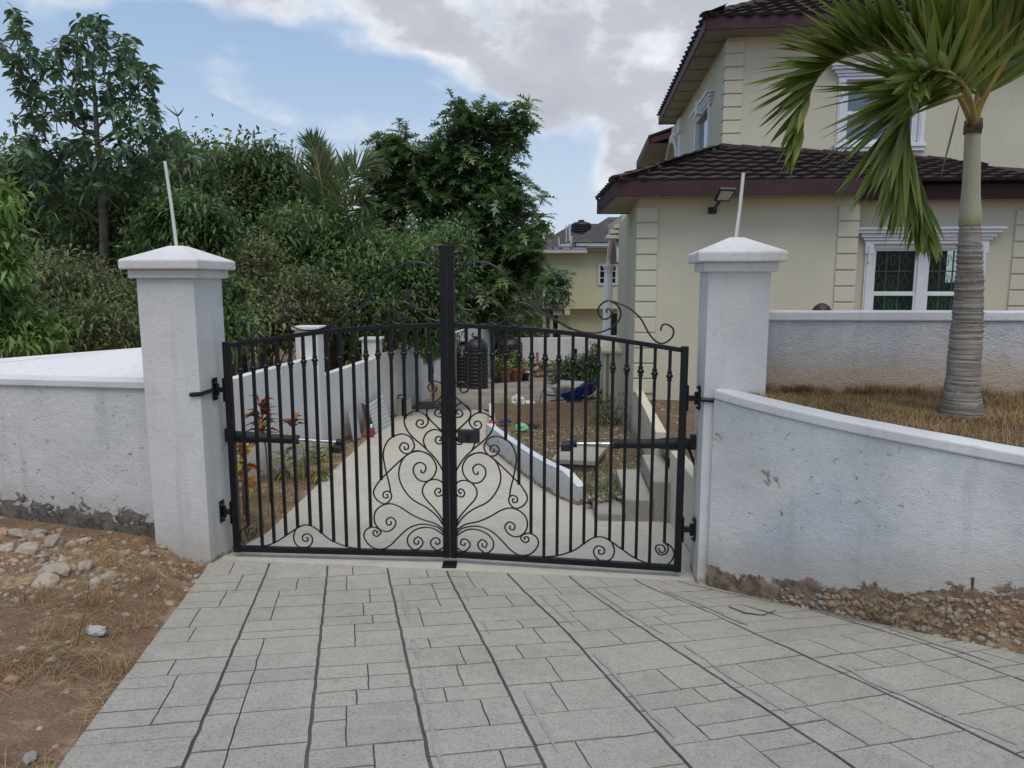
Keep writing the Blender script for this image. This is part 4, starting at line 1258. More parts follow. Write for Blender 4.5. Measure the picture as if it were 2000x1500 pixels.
# side window of the upper storey, seen nearly edge on
ws = hbox(MB(), UC + .05, UC + .06, RB + sb0, RB + sb1, sidez0, sidez1).build('window', M_SKYGL, house)
m = MB()
for (h0, ov, pr) in ((.0, .12, .05), (.06, .16, .08), (.12, .20, .10), (.18, .26, .14)):
    hbox(m, UC - pr, UC + .02, RB + sb0 - ov, RB + sb1 + ov, sidez1 + h0, sidez1 + h0 + .056)
hbox(m, UC - .17, UC, RB + (sb0 + sb1) / 2 - .1, RB + (sb0 + sb1) / 2 + .1, sidez1 - .01, sidez1 + .27)
m.build('cornice', M_TRIM, ws, bevel=.005)
for x in (sb0, sb1 - .1):
    m = MB(); hbox(m, UC - .05, UC + .05, RB + x, RB + x + .12, sidez0, sidez1 - .004); m.build('pilaster', M_TRIM, ws, bevel=.004)
m = MB(); hbox(m, UC + .02, UC + .049, RB + sb0 + .1, RB + sb1 - .1, sidez0 + .5, sidez0 + .56); m.build('meeting_rail', M_TRIM, ws)
# upper eaves and roof
U1 = H3(UC - .48, RB - .5, 0)
pf = hsd(1286, 236, UC - .48)
U2 = H3(UC - .48, pf[0], 0); U3 = H3(AR, RB - .5, 0)
fascia(U1, U3, ZU, ZU + .2); fascia(U2, U1, ZU, ZU + .2); fascia(H3(UC + .1, pf[0], 0), U2, ZU, ZU + .2)
m = MB(); pts = [U1 + (HF + HS) * .03, U3, H3(AR, RB + .1, 0), H3(UC + .1, RB + .1, 0), H3(UC + .1, pf[0], 0), U2 + HF * .03]
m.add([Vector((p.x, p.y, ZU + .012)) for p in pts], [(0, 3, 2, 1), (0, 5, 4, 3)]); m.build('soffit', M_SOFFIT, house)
for k in range(9):                           # boards of the left soffit
    y = RB + .2 + (pf[0] - RB - .3) * k / 8
    m = MB(); hbox(m, UC - .44, UC - .01, y, y + .05, ZU - .012, ZU + .008); m.build('soffit_batten', M_SOFFIT, house)
zu0 = ZU + .19; sl_ = .52
E1_ = Vector((U1.x, U1.y, zu0)); E3_ = Vector((U3.x, U3.y, zu0)); E2_ = Vector((U2.x, U2.y, zu0))
dep = 4.0
T1_ = H3(UC - .48 + dep, RB - .5 + dep, zu0 + dep * sl_); T3_ = H3(AR, RB - .5 + dep, zu0 + dep * sl_); T2_ = H3(UC - .48 + dep, pf[0], zu0 + dep * sl_)
m = MB().add([E1_, E3_, T3_, T1_, E2_, T2_], [(0, 1, 2, 3), (4, 0, 3, 5)])
lower_roof = roof
roof = m.build('upper_roof', M_TILE, house)
# only the lowest courses face the street
f4 = .36
lay(E1_, H3(8.6, RB - .5, zu0), E1_.lerp(T1_, f4), H3(8.6, RB - .5 + dep * f4, zu0 + dep * sl_ * f4), .285, .40, maxn=130)
lay(E2_, E1_, E2_.lerp(T2_, .1), E1_.lerp(T1_, .1), .285, .40, maxn=40)
caps(E1_ + UP * .02, E1_.lerp(T1_, f4) + UP * .0)
roof = lower_roof
# lower side roof at the back, with its arched balcony opening
zb1 = hsd(1310, 243, UC - .45)
bA = 7.6
m = MB()
zlo = hsd(1244, 318, UC - .6)[1]
Pa = onP(1314, 247, H3(0, 10.3, 0), HS); Pb = onP(1243, 316, H3(0, 13.2, 0), HS); Pa2 = onP(1267, 264, H3(0, 10.3, 0), HS)
zA = min(Pa2.z, Pb.z)
w0, w1 = H3(UC + .1, 10.3, 0), H3(UC + .1, 13.2, 0)
tA, tB = Vector((w0.x, w0.y, Pa.z + .02)), Vector((w1.x, w1.y, Pb.z + .55))
m.add([Pa2, Pb, tB, tA, Pa2 - UP * .06, Pb - UP * .06, tB - UP * .06, tA - UP * .06],
      [(0, 1, 2, 3), (7, 6, 5, 4), (0, 4, 5, 1), (1, 5, 6, 2), (2, 6, 7, 3), (3, 7, 4, 0)])
m.build('balcony_roof', M_TILE, house)
m = MB(); q0, q1 = Pa2 - UP * .062, Pb - UP * .062
m.box(q0 - UP * .16, q1 - q0, Vector((.05, .02, 0)), UP * .155)
fw_ = Vector((w0.x - q0.x, w0.y - q0.y, (Pa.z - Pa2.z) * .8)); m.box(q0 - UP * .17 + Vector((.06, 0, 0)), fw_ - Vector((.06, 0, 0)), HS * .05, UP * .165); m.build('fascia', M_FASCIA, house)
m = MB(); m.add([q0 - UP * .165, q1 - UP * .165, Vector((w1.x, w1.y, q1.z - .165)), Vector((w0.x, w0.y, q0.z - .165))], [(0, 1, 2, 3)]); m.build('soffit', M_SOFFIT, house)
def arch(name, a, b0, b1, zs, rise, wd, depth, mat, n=14, zbot=None):
    """an arched band standing in the side plane"""
    m = MB(); vs = []; bc = (b0 + b1) / 2; hw = (b1 - b0) / 2
    ang = [math.pi * k / n for k in range(n + 1)]
    ring = [(bc - math.cos(t) * hw, zs + math.sin(t) * rise) for t in ang]; ring2 = [(bc - math.cos(t) * (hw + wd), zs + math.sin(t) * (rise + wd)) for t in ang]
    if zbot is not None:
        ring = [(b0, zbot)] + ring + [(b1, zbot)]; ring2 = [(b0 - wd, zbot)] + ring2 + [(b1 + wd, zbot)]
    k_ = len(ring)
    for dp in (-depth, .02):
        for r in (ring, ring2):
            vs += [H3(a + dp, b, z) for b, z in r]
    fs = []
    for i in range(k_ - 1):
        fs += [(i, i + 1, k_ + i + 1, k_ + i), (i, 2 * k_ + i, 2 * k_ + i + 1, i + 1), (k_ + i, k_ + i + 1, 3 * k_ + i + 1, 3 * k_ + i)]
    m.add(vs, fs); return m.build(name, mat, house)
bz0, bz1 = 6.9 + RB, 9.0 + RB
az_top = hsd(1311, 266, UC)[1]
arch('balcony_arch', UC, bz0 - .3, bz1, az_top - 1.1, .85, .22, .06, M_TRIM, zbot=3.3)
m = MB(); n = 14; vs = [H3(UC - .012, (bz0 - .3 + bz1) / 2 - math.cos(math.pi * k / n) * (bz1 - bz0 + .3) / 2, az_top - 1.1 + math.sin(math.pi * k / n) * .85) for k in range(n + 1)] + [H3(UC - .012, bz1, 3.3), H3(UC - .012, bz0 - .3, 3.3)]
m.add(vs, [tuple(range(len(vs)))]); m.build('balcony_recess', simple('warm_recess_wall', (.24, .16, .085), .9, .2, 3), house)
m = MB(); hbox(m, UC - .1, UC, 5.6 + RB, 6.2 + RB, az_top - .35, az_top - .02); hbox(m, UC - .05, UC, 5.7 + RB, 6.1 + RB, 3.3, az_top - .36); m.build('window_trim', M_TRIM, house)
# ---- side porch: arch, fluted column, door, brackets and base
m = MB(); cx = Vector((2.665, 20.05, 0)); prof = []
zc0, zc1 = atY(1188, 655, 20.0).z, atY(1190, 517, 20.0).z
col = MB(); vs = []; fl_ = 36
zs_ = [zc0 + .12, zc0 + .2, zc1 - .2, zc1 - .12]
for k, z in enumerate([zc0 + .1 + (zc1 - zc0 - .3) * j / 4 for j in range(5)]):
    for q in range(fl_):
        a = 2 * math.pi * q / fl_; r = (.135 - .018 * j_ if False else .135 - .02 * (k / 4)) * (1 - (.09 if q % 2 else 0)); vs.append((cx.x + r * math.cos(a), cx.y + r * math.sin(a), z))
col.add(vs, [(k * fl_ + q, k * fl_ + (q + 1) % fl_, (k + 1) * fl_ + (q + 1) % fl_, (k + 1) * fl_ + q) for k in range(4) for q in range(fl_)])
pc = col.build('porch_column', M_TRIM, house, False)
MB().lathe((cx.x, cx.y, zc0), [(.17, -.02), (.17, .05), (.15, .07), (.155, .1), (.13, .12)], 20).build('column_base', M_TRIM, pc, True, 0, 40)
MB().lathe((cx.x, cx.y, zc1), [(.115, -.22), (.13, -.18), (.12, -.16), (.15, -.08), (.165, -.06), (.165, 0)], 20).build('column_capital', M_TRIM, pc, True, 0, 40)
NA = Vector((2.60, 17.62, 0)); DA = Vector((.075, 2.45, 0)).normalized(); OA = Vector((DA.y, -DA.x, 0))
def arch2(name, N_, b0, b1, zs, rise, wd, o0, o1, mat, n=18):
    m = MB(); vs = []; bc = (b0 + b1) / 2; hw = (b1 - b0) / 2
    for o in (o0, o1):
        for ex in (0, wd):
            vs += [N_ + DA * (bc - math.cos(math.pi * k / n) * (hw + ex)) + OA * o + UP * (zs + math.sin(math.pi * k / n) * (rise + ex)) for k in range(n + 1)]
    K = n + 1; fs = []
    for k in range(n):
        fs += [(k, k + 1, K + k + 1, K + k), (k, 2 * K + k, 2 * K + k + 1, k + 1), (K + k, K + k + 1, 3 * K + k + 1, 3 * K + k), (2 * K + k, 3 * K + k, 3 * K + k + 1, 2 * K + k + 1)]
    m.add(vs, fs); return m.build(name, mat, house, False)
arch2('porch_arch', NA, .10, 2.35, zc1 + .01, .62, .16, -.06, .02, M_TRIM)
warm = MATS.get('warm_recess_wall') or simple('warm_recess_wall', (.24, .16, .085), .9, .2, 3)
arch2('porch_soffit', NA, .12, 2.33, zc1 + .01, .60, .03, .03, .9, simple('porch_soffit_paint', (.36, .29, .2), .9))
m = MB()
for (b0_, b1_) in ((-.35, .10), (2.35, 2.75)):
    m.box(NA + DA * b0_ + OA * -.0 + UP * (zc1 + .02), DA * (b1_ - b0_), OA * .3, UP * (ZE - zc1 - .02))
m.box(NA + DA * -.35 + UP * (zc1 + .82), DA * 3.1, OA * .3, UP * (ZE - zc1 - .82 + .3)); m.build('porch_wall', M_HOUSE, house)
rl = atY(1193, 655, 18.6); rt = atY(1193, 612, 18.6)
MB().box(rl, (.16, 0, 0), (0, .05, 0), (0, 0, rt.z - rl.z)).build('porch_gate', simple('dark_door', (.02, .018, .018), .5), house, bevel=.01)
for (px, py, L_) in ((1184, 466, .30), (1192, 456, .36), (1199, 446, .42)):
    p = atY(px, py, 17.6); m = MB().box(p, HF * .42, HS * .9, UP * .085); m.build('bracket_moulding', M_HOUSE, house, bevel=.01)
m = MB()
pw = atY(1178, 760, 15.2)
m.box(Vector((pw.x, 15.2, -1.3)), HF * .42, HS * 4.5, UP * (zc0 + 1.3 - .03)); m.build('porch_base', M_HOUSE, house, bevel=.01)
pst = atY(1186, 745, 15.19)
MB().box(Vector((pst.x - .03, 15.185, pst.z - .55)), (.06, 0, 0), (0, .02, 0), (0, 0, 1.15)).build('slot_shade_strip', simple('slot_shadow_paint', (.26, .24, .17), .9), house)  # flat strip, the slot's shade is put into its colour
m = MB().box(Vector((pw.x - .05, 15.15, zc0 - .03)), HF * .6, HS * 4.6, UP * .06); m.build('porch_slab', M_HOUSE, house, bevel=.01)
# ---- wall light under the eaves
lp = H3(*((lambda q: (q[0], 0, q[1]))(hf(1390, 412, 0))))
lt = thing('solar_flood_light', 'black solar flood light on an arm on the cream wall under the maroon eave', 'wall light', lp)
MB().box(lp - HF * .06 - UP * .045 - HS * .06, HF * .13, HS * .058, UP * .10).build('wall_mount', M_PLAST, lt, bevel=.012)
A = lp - HS * .06; B = atY(1404, 396, lp.y - .52)
MB().tube([A, A.lerp(B, .5), B], [.028, .024, .028], 8).build('arm', M_PLAST, lt, True, 0, 40)
q = [atY(1395, 394, lp.y - .50), atY(1424, 394, lp.y - .50), atY(1439, 371, lp.y - .72), atY(1407, 370, lp.y - .72)]
nq = (q[1] - q[0]).cross(q[3] - q[0]).normalized()
if nq.z < 0: nq = -nq
hd = MB().add(q + [p + nq * .05 for p in q], [(0, 1, 2, 3), (7, 6, 5, 4), (0, 4, 5, 1), (1, 5, 6, 2), (2, 6, 7, 3), (3, 7, 4, 0)]).build('lamp_head', M_PLAST, lt, bevel=.008)
cq = sum(q, Vector()) / 4
LED = simple('pale_led_strip', (.50, .52, .42), .4, .05)
ins = [cq + (p - cq) * .78 for p in q]
for k in range(4):
    t0, t1 = .05 + k * .24, .05 + k * .24 + .2
    r = [ins[0].lerp(ins[3], t0), ins[1].lerp(ins[2], t0), ins[1].lerp(ins[2], t1), ins[0].lerp(ins[3], t1)]
    MB().add([p - nq * .003 for p in r] + [p + nq * .01 for p in r], [(3, 2, 1, 0), (0, 1, 5, 4), (1, 2, 6, 5), (2, 3, 7, 6), (3, 0, 4, 7)]).build('led_strip', LED, hd)

# ------------------------------------------------------------------ terrace, steps, low walls beside the drive
mb = MB(); ter = [(1.74, 6.0), (8.5, 5.95), (8.5, 12.0), (2.05, 11.49), (1.80, 8.3), (1.78, 7.2)]
n = 22; vs = []
for i in range(n):
    for j in range(n):
        s, t = i / (n - 1), j / (n - 1); y = 6.0 + t * 5.45; xl = 1.72 + max(0, (y - 8.2)) * .095
        x = xl + s * (8.5 - xl); vs.append((x, y, .44 + .03 * mnoise.noise(Vector((x * 2, y * 2, 0)))))
mb.add(vs, [(i * n + j, (i + 1) * n + j, (i + 1) * n + j + 1, i * n + j + 1) for i in range(n - 1) for j in range(n - 1)])
tag(mb.build('terrace', M_SOIL, None, True), 'bare brown soil terrace at the foot of the cream house', 'terrace', kind='structure')
def slabbox(x0, x1, y0, y1, z0, z1, sk=.0): # skewed with the house side
    return MB().box(Vector((x0, y0, z0)), Vector((x1 - x0, -.02, 0)), Vector((sk * (y1 - y0), y1 - y0, 0)), UP * (z1 - z0))
st = thing('garden_steps', 'three weathered concrete steps climbing from the drive to the terrace', 'steps', (1.2, 7.6, -.1))
slabbox(.86, 1.17, 7.16, 8.27, -.4, -.035, .06).build('step', M_STEP, st, bevel=.02)
slabbox(1.172, 1.455, 7.15, 8.36, -.4, .115, .06).build('step', M_STEP, st, bevel=.02)
slabbox(1.458, 1.70, 7.14, 8.30, -.4, .31, .07).build('step', M_STEP, st, bevel=.02)
M_CREAMLOW = mat_wall('cream_low_wall', (.50, .465, .345), (.46, .425, .31), speck=.2, dirt=.04, dirtcol=(.22, .18, .13), rough_amp=.4)
sp_ = MB().box(Vector((1.69, 8.27, -.7)), HF * .13, HS * 3.22, UP * 1.285).build('parapet_wall', M_HOUSE, None, bevel=.01)
tag(sp_, 'low cream parapet running back from the steps to the house corner', 'wall')
pw_ = MB(); nn_ = 10; vs = []; hs = []
pw_.box(Vector((1.60, 5.86, -.5)), Vector((.12, 0, 0)), Vector((.03, 1.36, 0)), UP * 1.11)
tag(pw_.build('retaining_wall', M_HOUSE, None, bevel=.012), 'low cream retaining wall between the gate pillar and the steps', 'wall')
# white kerb of the garden bed
ktop = [(974, 829), (1021, 860), (1084, 901), (1145, 930), (1164, 944)]
kb = [(962, 867), (1004, 902), (1054, 939), (1098, 966), (1144, 985)]
kpts = []
for (px, py) in kb:
    p = onG(px, py, zd); kpts.append((p.x, p.y))
kp = [Vector(p) for p in kpts]; kp = spline([(p.x, p.y, 0) for p in kp], 24)
zt_ = []
for i, p in enumerate(kp):
    t = i / 23; h = .33 - .13 * sstep(t, .8, 1)
    zt_.append(zd(p[0], p[1]) + h)
KW = mat_wall('white_kerb_paint', (.64, .67, .71), (.56, .60, .65), speck=.6, dirt=.05, dirtcol=(.25, .2, .15))
capwall('garden_kerb', [(p[0], p[1]) for p in kp], zt_, [zd(p[0], p[1]) for p in kp], .11, KW, 'curved white kerb edging the garden bed beside the drive', -1 if True else 1, .0, .02, cat='kerb', nz=4, capmat=KW)
# back and side kerb
kA = onG(957, 866, zd); kB = onG(955, 806, zd); kC = onG(1190, 806, zd)
m = MB().box(Vector((kA.x, kA.y, zd(kA.x, kA.y) - .2)), (kB - kA) * 1.0, Vector((.11, 0, 0)), UP * .42); 
tag(m.build('garden_kerb', KW, None, bevel=.02), 'white end kerb running away along the drive to the paved yard', 'kerb')
m = MB().box(Vector((kB.x + .115, kB.y, zd(kB.x, kB.y) - .2)), Vector((kC.x - kB.x, kC.y - kB.y, 0)), Vector((0, .1, 0)), UP * .27)
tag(m.build('garden_kerb', KW, None, bevel=.015), 'thin pale kerb dividing the garden bed from the paved yard', 'kerb')
# soil inside the bed
bedp_l = [(kp[-1][0] + .03, kp[-1][1] - .25)] + [(p[0] + .03, p[1] + .05) for p in kp[::-1]] + [(kB.x + .1, kB.y)]
mb = MB(); vs = []; n = len(bedp_l); ms = 12
for i, (x, y) in enumerate(bedp_l):
    xr = 1.9 if y > 8.2 else 1.35
    for k in range(ms):
        t = k / (ms - 1); X = x + (xr - x) * t
        zz_ = zd(x, y) + .10 + .10 * sstep(y, 9.2, 10.2) + (.06 * t) + .03 * mnoise.noise(Vector((X * 3, y * 3, 0)))
        vs.append((X, y, zz_))
mb.add(vs, [(i * ms + k, i * ms + k + 1, (i + 1) * ms + k + 1, (i + 1) * ms + k) for i in range(n - 1) for k in range(ms - 1)])
tag(mb.build('kerbed_bed', M_SOIL, None, True), 'brown soil bed between the white kerb and the house', 'garden bed', kind='structure')
INB = np.array(vs).reshape(n, ms, 3)
# concrete inspection cover
q = [atY(1080, 903, 9.0), atY(1160, 907, 8.9), atY(1182, 890, 9.6), atY(1098, 881, 9.75)]
zc_ = sum(p.z for p in q) / 4
q = [Vector((p.x, p.y, zc_)) for p in q]
m = MB().add([p - UP * .4 for p in q] + q, [(3, 2, 1, 0), (4, 5, 6, 7), (0, 1, 5, 4), (1, 2, 6, 5), (2, 3, 7, 6), (3, 0, 4, 7)])
t = thing('inspection_chamber', 'raised concrete chamber with a loose lid in the garden bed', 'inspection cover', q[0] - UP * .3)
m.build('chamber', simple('dark_chamber_concrete', (.075, .07, .06), .95, .3, 8, .4, 50), t)  # chamber sides much darker than the lid
c = sum(q, Vector()) / 4
l_ = [c + (p - c) * 1.05 for p in q]
MB().add([p + UP * .004 for p in l_] + [p + UP * .075 for p in l_], [(3, 2, 1, 0), (4, 5, 6, 7), (0, 1, 5, 4), (1, 2, 6, 5), (2, 3, 7, 6), (3, 0, 4, 7)]).build('lid', M_STEP, t, bevel=.012)
# ------------------------------------------------------------------ boundary wall inside, stepped between posts
def wx(y): return -3.55 + .12 * (y - 6)
bwall = thing('boundary_wall', 'white boundary wall stepping down the left side of the drive between square posts', 'wall', (wx(11), 11, -.2))
def wseg(y0, y1, zt, th=.14):
    a = Vector((wx(y0), y0, -1.6)); d = Vector((wx(y1) - wx(y0), y1 - y0, 0)); nn = Vector((-d.y, d.x, 0)).normalized()
    m = MB(); vs = []; hs = []; n = 12
    for k in range(n + 1):
        p = a + d * (k / n)
        for j in range(5):
            zb = zd(p.x, p.y) - .2; z = zb + (zt - zb) * j / 4
            vs.append((p.x, p.y, z)); hs.append(z - zb - .2)
        for z in (zt, zd(p.x, p.y) - .2):
            q = p + nn * th; vs.append((q.x, q.y, z)); hs.append(.5)
    fs = [(k * 7 + j, (k + 1) * 7 + j, (k + 1) * 7 + j + 1, k * 7 + j + 1) for k in range(n) for j in range(6)]
    fs += [tuple(range(7)), tuple(n * 7 + j for j in range(7))[::-1]]
    m.add(vs, fs, hs); return m.build('wall_panel', M_INWALL, bwall)
wseg(6.45, 10.75, 1.20); wseg(11.05, 13.75, .88); wseg(14.05, 17.2, .90)
def wpost(y, zt, w=.34):
    x = wx(y); m = MB().box((x - w + .05, y - w / 2, -1.5), (w, 0, 0), (0, w, 0), (0, 0, zt + 1.5)); p = m.build('post', M_INWALL, bwall, bevel=.012)
    MB().box((x - w + .01, y - w / 2 - .04, zt), (w + .08, 0, 0), (0, w + .08, 0), (0, 0, .05)).build('post_cap', M_CAP, p, bevel=.01)
wpost(10.9, 1.62); wpost(13.9, 1.22)
cA = Vector((wx(17.2), 17.2, 0)); 
zt17 = atY(840, 657, 18.2).z
m = MB().box((cA.x - .12, 17.2, -1.7), (.62, 3.6, 0), (-.14, .02, 0), (0, 0, zt17 + 1.7))
m.box((cA.x + .50, 20.8, -1.7), (.9, 5.6, 0), (-.14, .02, 0), (0, 0, zt17 + 1.6))
tag(m.build('boundary_wall', M_INWALL, None, bevel=.01), 'plain white boundary wall turning the corner beyond the last post', 'wall')
# back wall of the yard over a stone retaining wall
zb1_, zb0_ = atY(1100, 660, 25.5).z, atY(1100, 704, 25.5).z
xa, xb_ = atY(1004, 690, 25.5).x, atY(1215, 690, 25.5).x
m = MB().box((xa, 25.5, zb0_), (xb_ - xa, 0, 0), (0, .18, 0), (0, 0, zb1_ - zb0_))
bk = m.build('back_wall', M_INWALL, None, bevel=.01); tag(bk, 'white wall across the back of the yard with a small dark opening', 'wall')
v0 = atY(1117, 697, 25.49); v1 = atY(1127, 681, 25.49)
MB().box((v0.x, 25.47, v0.z), (v1.x - v0.x, 0, 0), (0, .025, 0), (0, 0, v1.z - v0.z)).build('opening', M_DGLASS, bk)
v0 = atY(1047, 703, 25.49); v1 = atY(1052, 688, 25.49)
MB().box((v0.x, 25.48, v0.z), (v1.x - v0.x, 0, 0), (0, .012, 0), (0, 0, v1.z - v0.z)).build('red_patch', simple('red_paint_patch', (.40, .13, .12)), bk)
rw = thing('stone_retaining_wall', 'rubble stone retaining wall under the white back wall of the yard', 'wall', ((xa + xb_) / 2, 25.3, -1.2))
zg_ = zd(0, 25.3)
MB().box((xa, 25.34, zg_ - .3), (xb_ - xa, 0, 0), (0, .4, 0), (0, 0, zb0_ - zg_ + .29)).build('mortar_core', simple('wall_mortar', (.20, .175, .14)), rw)

ROCK = []
def rock_mesh(seed, sub=1):
    bm = bmesh.new(); bmesh.ops.create_icosphere(bm, subdivisions=sub, radius=1)
    r = random.Random(seed); o = Vector((r.random() * 50, r.random() * 50, r.random() * 50))
    pl = [Vector((r.gauss(0, 1), r.gauss(0, 1), r.gauss(0, 1))).normalized() for _ in range(7)]
    for v in bm.verts:
        d = v.co.normalized(); k = 1.0
        for p in pl:
            dt = d.dot(p)
            if dt > .55: k = min(k, .62 / dt)
        v.co = d * (k + .12 * mnoise.noise(d * 2 + o))
    me = bpy.data.meshes.new('rock'); bm.to_mesh(me); bm.free(); me.materials.append(M_STONE); return me
ROCK = [rock_mesh(s, 2) for s in range(8)]
def rock(name, p, s, parent=None, me=None, flat=.65):
    o = link(name, me or R.choice(ROCK), parent)
    o.location = Vector(p) - (origin(parent) if parent else Vector((0, 0, 0)))
    o.rotation_euler = (R.uniform(-.3, .3), R.uniform(-.3, .3), R.uniform(0, 6.3))
    o.scale = (s * R.uniform(.85, 1.25), s * R.uniform(.75, 1.1), s * flat * R.uniform(.8, 1.2))
    return o
z = zg_
while z < zb0_ - .05:
    x = xa + R.uniform(0, .2)
    while x < xb_:
        s = R.uniform(.10, .17); rock('stone', (x, 25.33, z + .08), s, rw, flat=.8); x += s * 1.9
    z += .2

# ------------------------------------------------------------------ neighbour's house
YN = 34.0
def nb(px, py, Y=YN): return atY(px, py, Y)
zt_n, zl_n = nb(1150, 489).z, nb(1150, 603).z
xl_n, xr_n = nb(1061, 550).x, nb(1262, 550).x
nh = thing('neighbour_house', 'yellow two storey house with dark roof and white fascia beyond the yard', 'house', ((xl_n + xr_n) / 2, YN, -1.4))
MB().box((xl_n, YN, zl_n), (xr_n - xl_n, 0, 0), (0, 6, 0), (0, 0, zt_n - zl_n)).build('upper_wall', M_NEIGH, nh)
lw0 = nb(1095, 620).x
MB().box((lw0, YN + .5, -2.2), (xr_n - lw0, 0, 0), (0, 5, 0), (0, 0, zl_n + 2.2 - .01)).build('lower_wall', M_NEIGH, nh)
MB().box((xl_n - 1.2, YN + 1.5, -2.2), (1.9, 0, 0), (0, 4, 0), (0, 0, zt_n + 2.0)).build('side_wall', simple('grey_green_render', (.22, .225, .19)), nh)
b0, b1 = nb(1081, 603, YN), nb(1113, 616, YN)
MB().box((b0.x, YN + .1, b1.z), (b1.x - b0.x - .35, 0, 0), (0, .5, 0), (0, 0, b0.z - b1.z - .01)).build('beam', simple('grey_beam', (.27, .265, .26)), nh)
MB().box((nb(1103, 600).x, YN + .02, nb(1103, 615).z), (.25, 0, 0), (0, .4, 0), (0, 0, .4)).build('bracket', M_NEIGH, nh)
for px in (1060, 1074, 1090):
    MB().box((nb(px, 640).x, YN + .3, -2.2), (.16, 0, 0), (0, .16, 0), (0, 0, zl_n + 2.2 - .3)).build('column', M_NEIGH, nh, bevel=.01)
fz0, fz1 = nb(1090, 495).z, nb(1090, 486).z
fxl, fxr = nb(1040, 490, YN - .5).x, nb(1147, 490, YN - .5).x
MB().box((fxl, YN - .5, fz0), (fxr - fxl, 0, 0), (0, 1.0, 0), (0, 0, fz1 - fz0)).build('fascia', M_TRIM2, nh, bevel=.02)
f2l, f2r = nb(1125, 480, YN - .45).x, nb(1300, 480, YN - .45).x
fy0, fy1 = nb(1150, 482).z, nb(1150, 475).z
MB().box((f2l, YN - .42, fy0), (f2r - f2l, 0, 0), (0, .2, 0), (0, 0, fy1 - fy0)).build('fascia', M_TRIM2, nh, bevel=.02)
MB().box((nb(1093, 487).x, YN - .3, fz1 + .004), (f2l - nb(1093, 487).x, .0, fy0 - fz1), (0, .2, 0), (0, 0, .18)).build('fascia', M_TRIM2, nh)
MB().box((fxr + .01, YN - .40, fz0 + .12), (f2r - fxr, 0, 0), (0, .5, 0), (0, 0, fy0 - fz0 - .13)).build('wall_top', M_NEIGH, nh)
def mat_shingle():
    b = NB('grey_shingle')
    t = b.n('ShaderNodeTexBrick'); t.inputs['Brick Width'].default_value = .35; t.inputs['Row Height'].default_value = .16; t.inputs['Mortar Size'].default_value = .012
    t.inputs['Color1'].default_value = (.055, .052, .05, 1); t.inputs['Color2'].default_value = (.085, .08, .075, 1); t.inputs['Mortar'].default_value = (.02, .02, .02, 1)
    mp = b.n('ShaderNodeMapping'); mp.inputs['Rotation'].default_value = (rad(90), 0, 0); b.l(b.pos, mp.inputs[0]); b.l(mp.outputs[0], t.inputs['Vector'])
    return b.done(b.mix(b.mr(b.noise(.8, 5, .6), .45, .7), t.outputs['Color'], (.11, .10, .085)), .9, b.bump(t.outputs['Fac'], -.5, .02))
M_SHING = mat_shingle()
pk = nb(1118, 437, YN + 3.2); pkr = nb(1200, 437, YN + 3.2)
A = Vector((fxl, YN - .55, fz1 + .01)); B = Vector((f2l + 1.0, YN - .55, fz1 + .01))
pkr2 = Vector((pkr.x + 3, pk.y, pk.z))
m = MB().add([A, Vector((f2r, YN - .55, fz1 + .01)), pkr2, pk, Vector((fxl, YN + 7, fz1))], [(0, 1, 2, 3), (4, 0, 3)]); m.build('roof', M_SHING, nh)
q1, q2, q3 = nb(1093, 484, YN - .46), nb(1300, 474, YN - .46), nb(1188, 424, YN + 2.4)
m = MB().add([Vector((f2l - .2, YN - .46, fy1 + .02)), Vector((f2r, YN - .46, fy1 + .02)), Vector((f2r, YN + 2.4, q3.z)), q3, Vector((pk.x + .7, YN + 3.0, pk.z - .4))], [(0, 1, 2, 3), (0, 3, 4)]); m.build('roof', M_SHING, nh)
# window with white bars
w0, w1 = nb(1168, 556), nb(1206, 516)
wn = MB().box((w0.x + .05, YN - .012, w0.z + .05), (w1.x - w0.x - .1, 0, 0), (0, .01, 0), (0, 0, w1.z - w0.z - .1)).build('window', M_DGLASS, nh)
m = MB()
for (x0, x1, z0, z1) in ((w0.x - .02, w1.x + .02, w0.z - .02, w0.z + .08), (w0.x - .02, w1.x + .02, w1.z - .08, w1.z + .02), (w0.x - .02, w0.x + .09, w0.z + .082, w1.z - .082), (w1.x - .09, w1.x + .02, w0.z + .082, w1.z - .082)):
    m.box((x0, YN - .05, z0), (x1 - x0, 0, 0), (0, .06, 0), (0, 0, z1 - z0))
m.build('frame', M_TRIM2, wn)
m = MB()
for k in (1, 2): m.box((w0.x + .08, YN - .03, w0.z + (w1.z - w0.z) * k / 3 - .02), (w1.x - w0.x - .16, 0, 0), (0, .016, 0), (0, 0, .04))
for k in (1, 2): m.box((w0.x + (w1.x - w0.x) * k / 3 - .02, YN - .034, w0.z + .08), (.04, 0, 0), (0, .012, 0), (0, 0, w1.z - w0.z - .16))
m.build('glazing_bar', M_TRIM2, wn)
for (pa, pb, r) in (((1062, 475), (1062, 455), .07), ((1092, 486), (1091, 464), .035), ((1116, 486), (1115, 461), .05), ((1106, 473), (1106, 440), .03), ((1113, 470), (1112, 438), .05)):
    MB().tube([nb(*pa, YN - .3), nb(*pb, YN - .3)], r, 8).build('vent_pipe', M_TRIM2, nh, True, 0, 40)
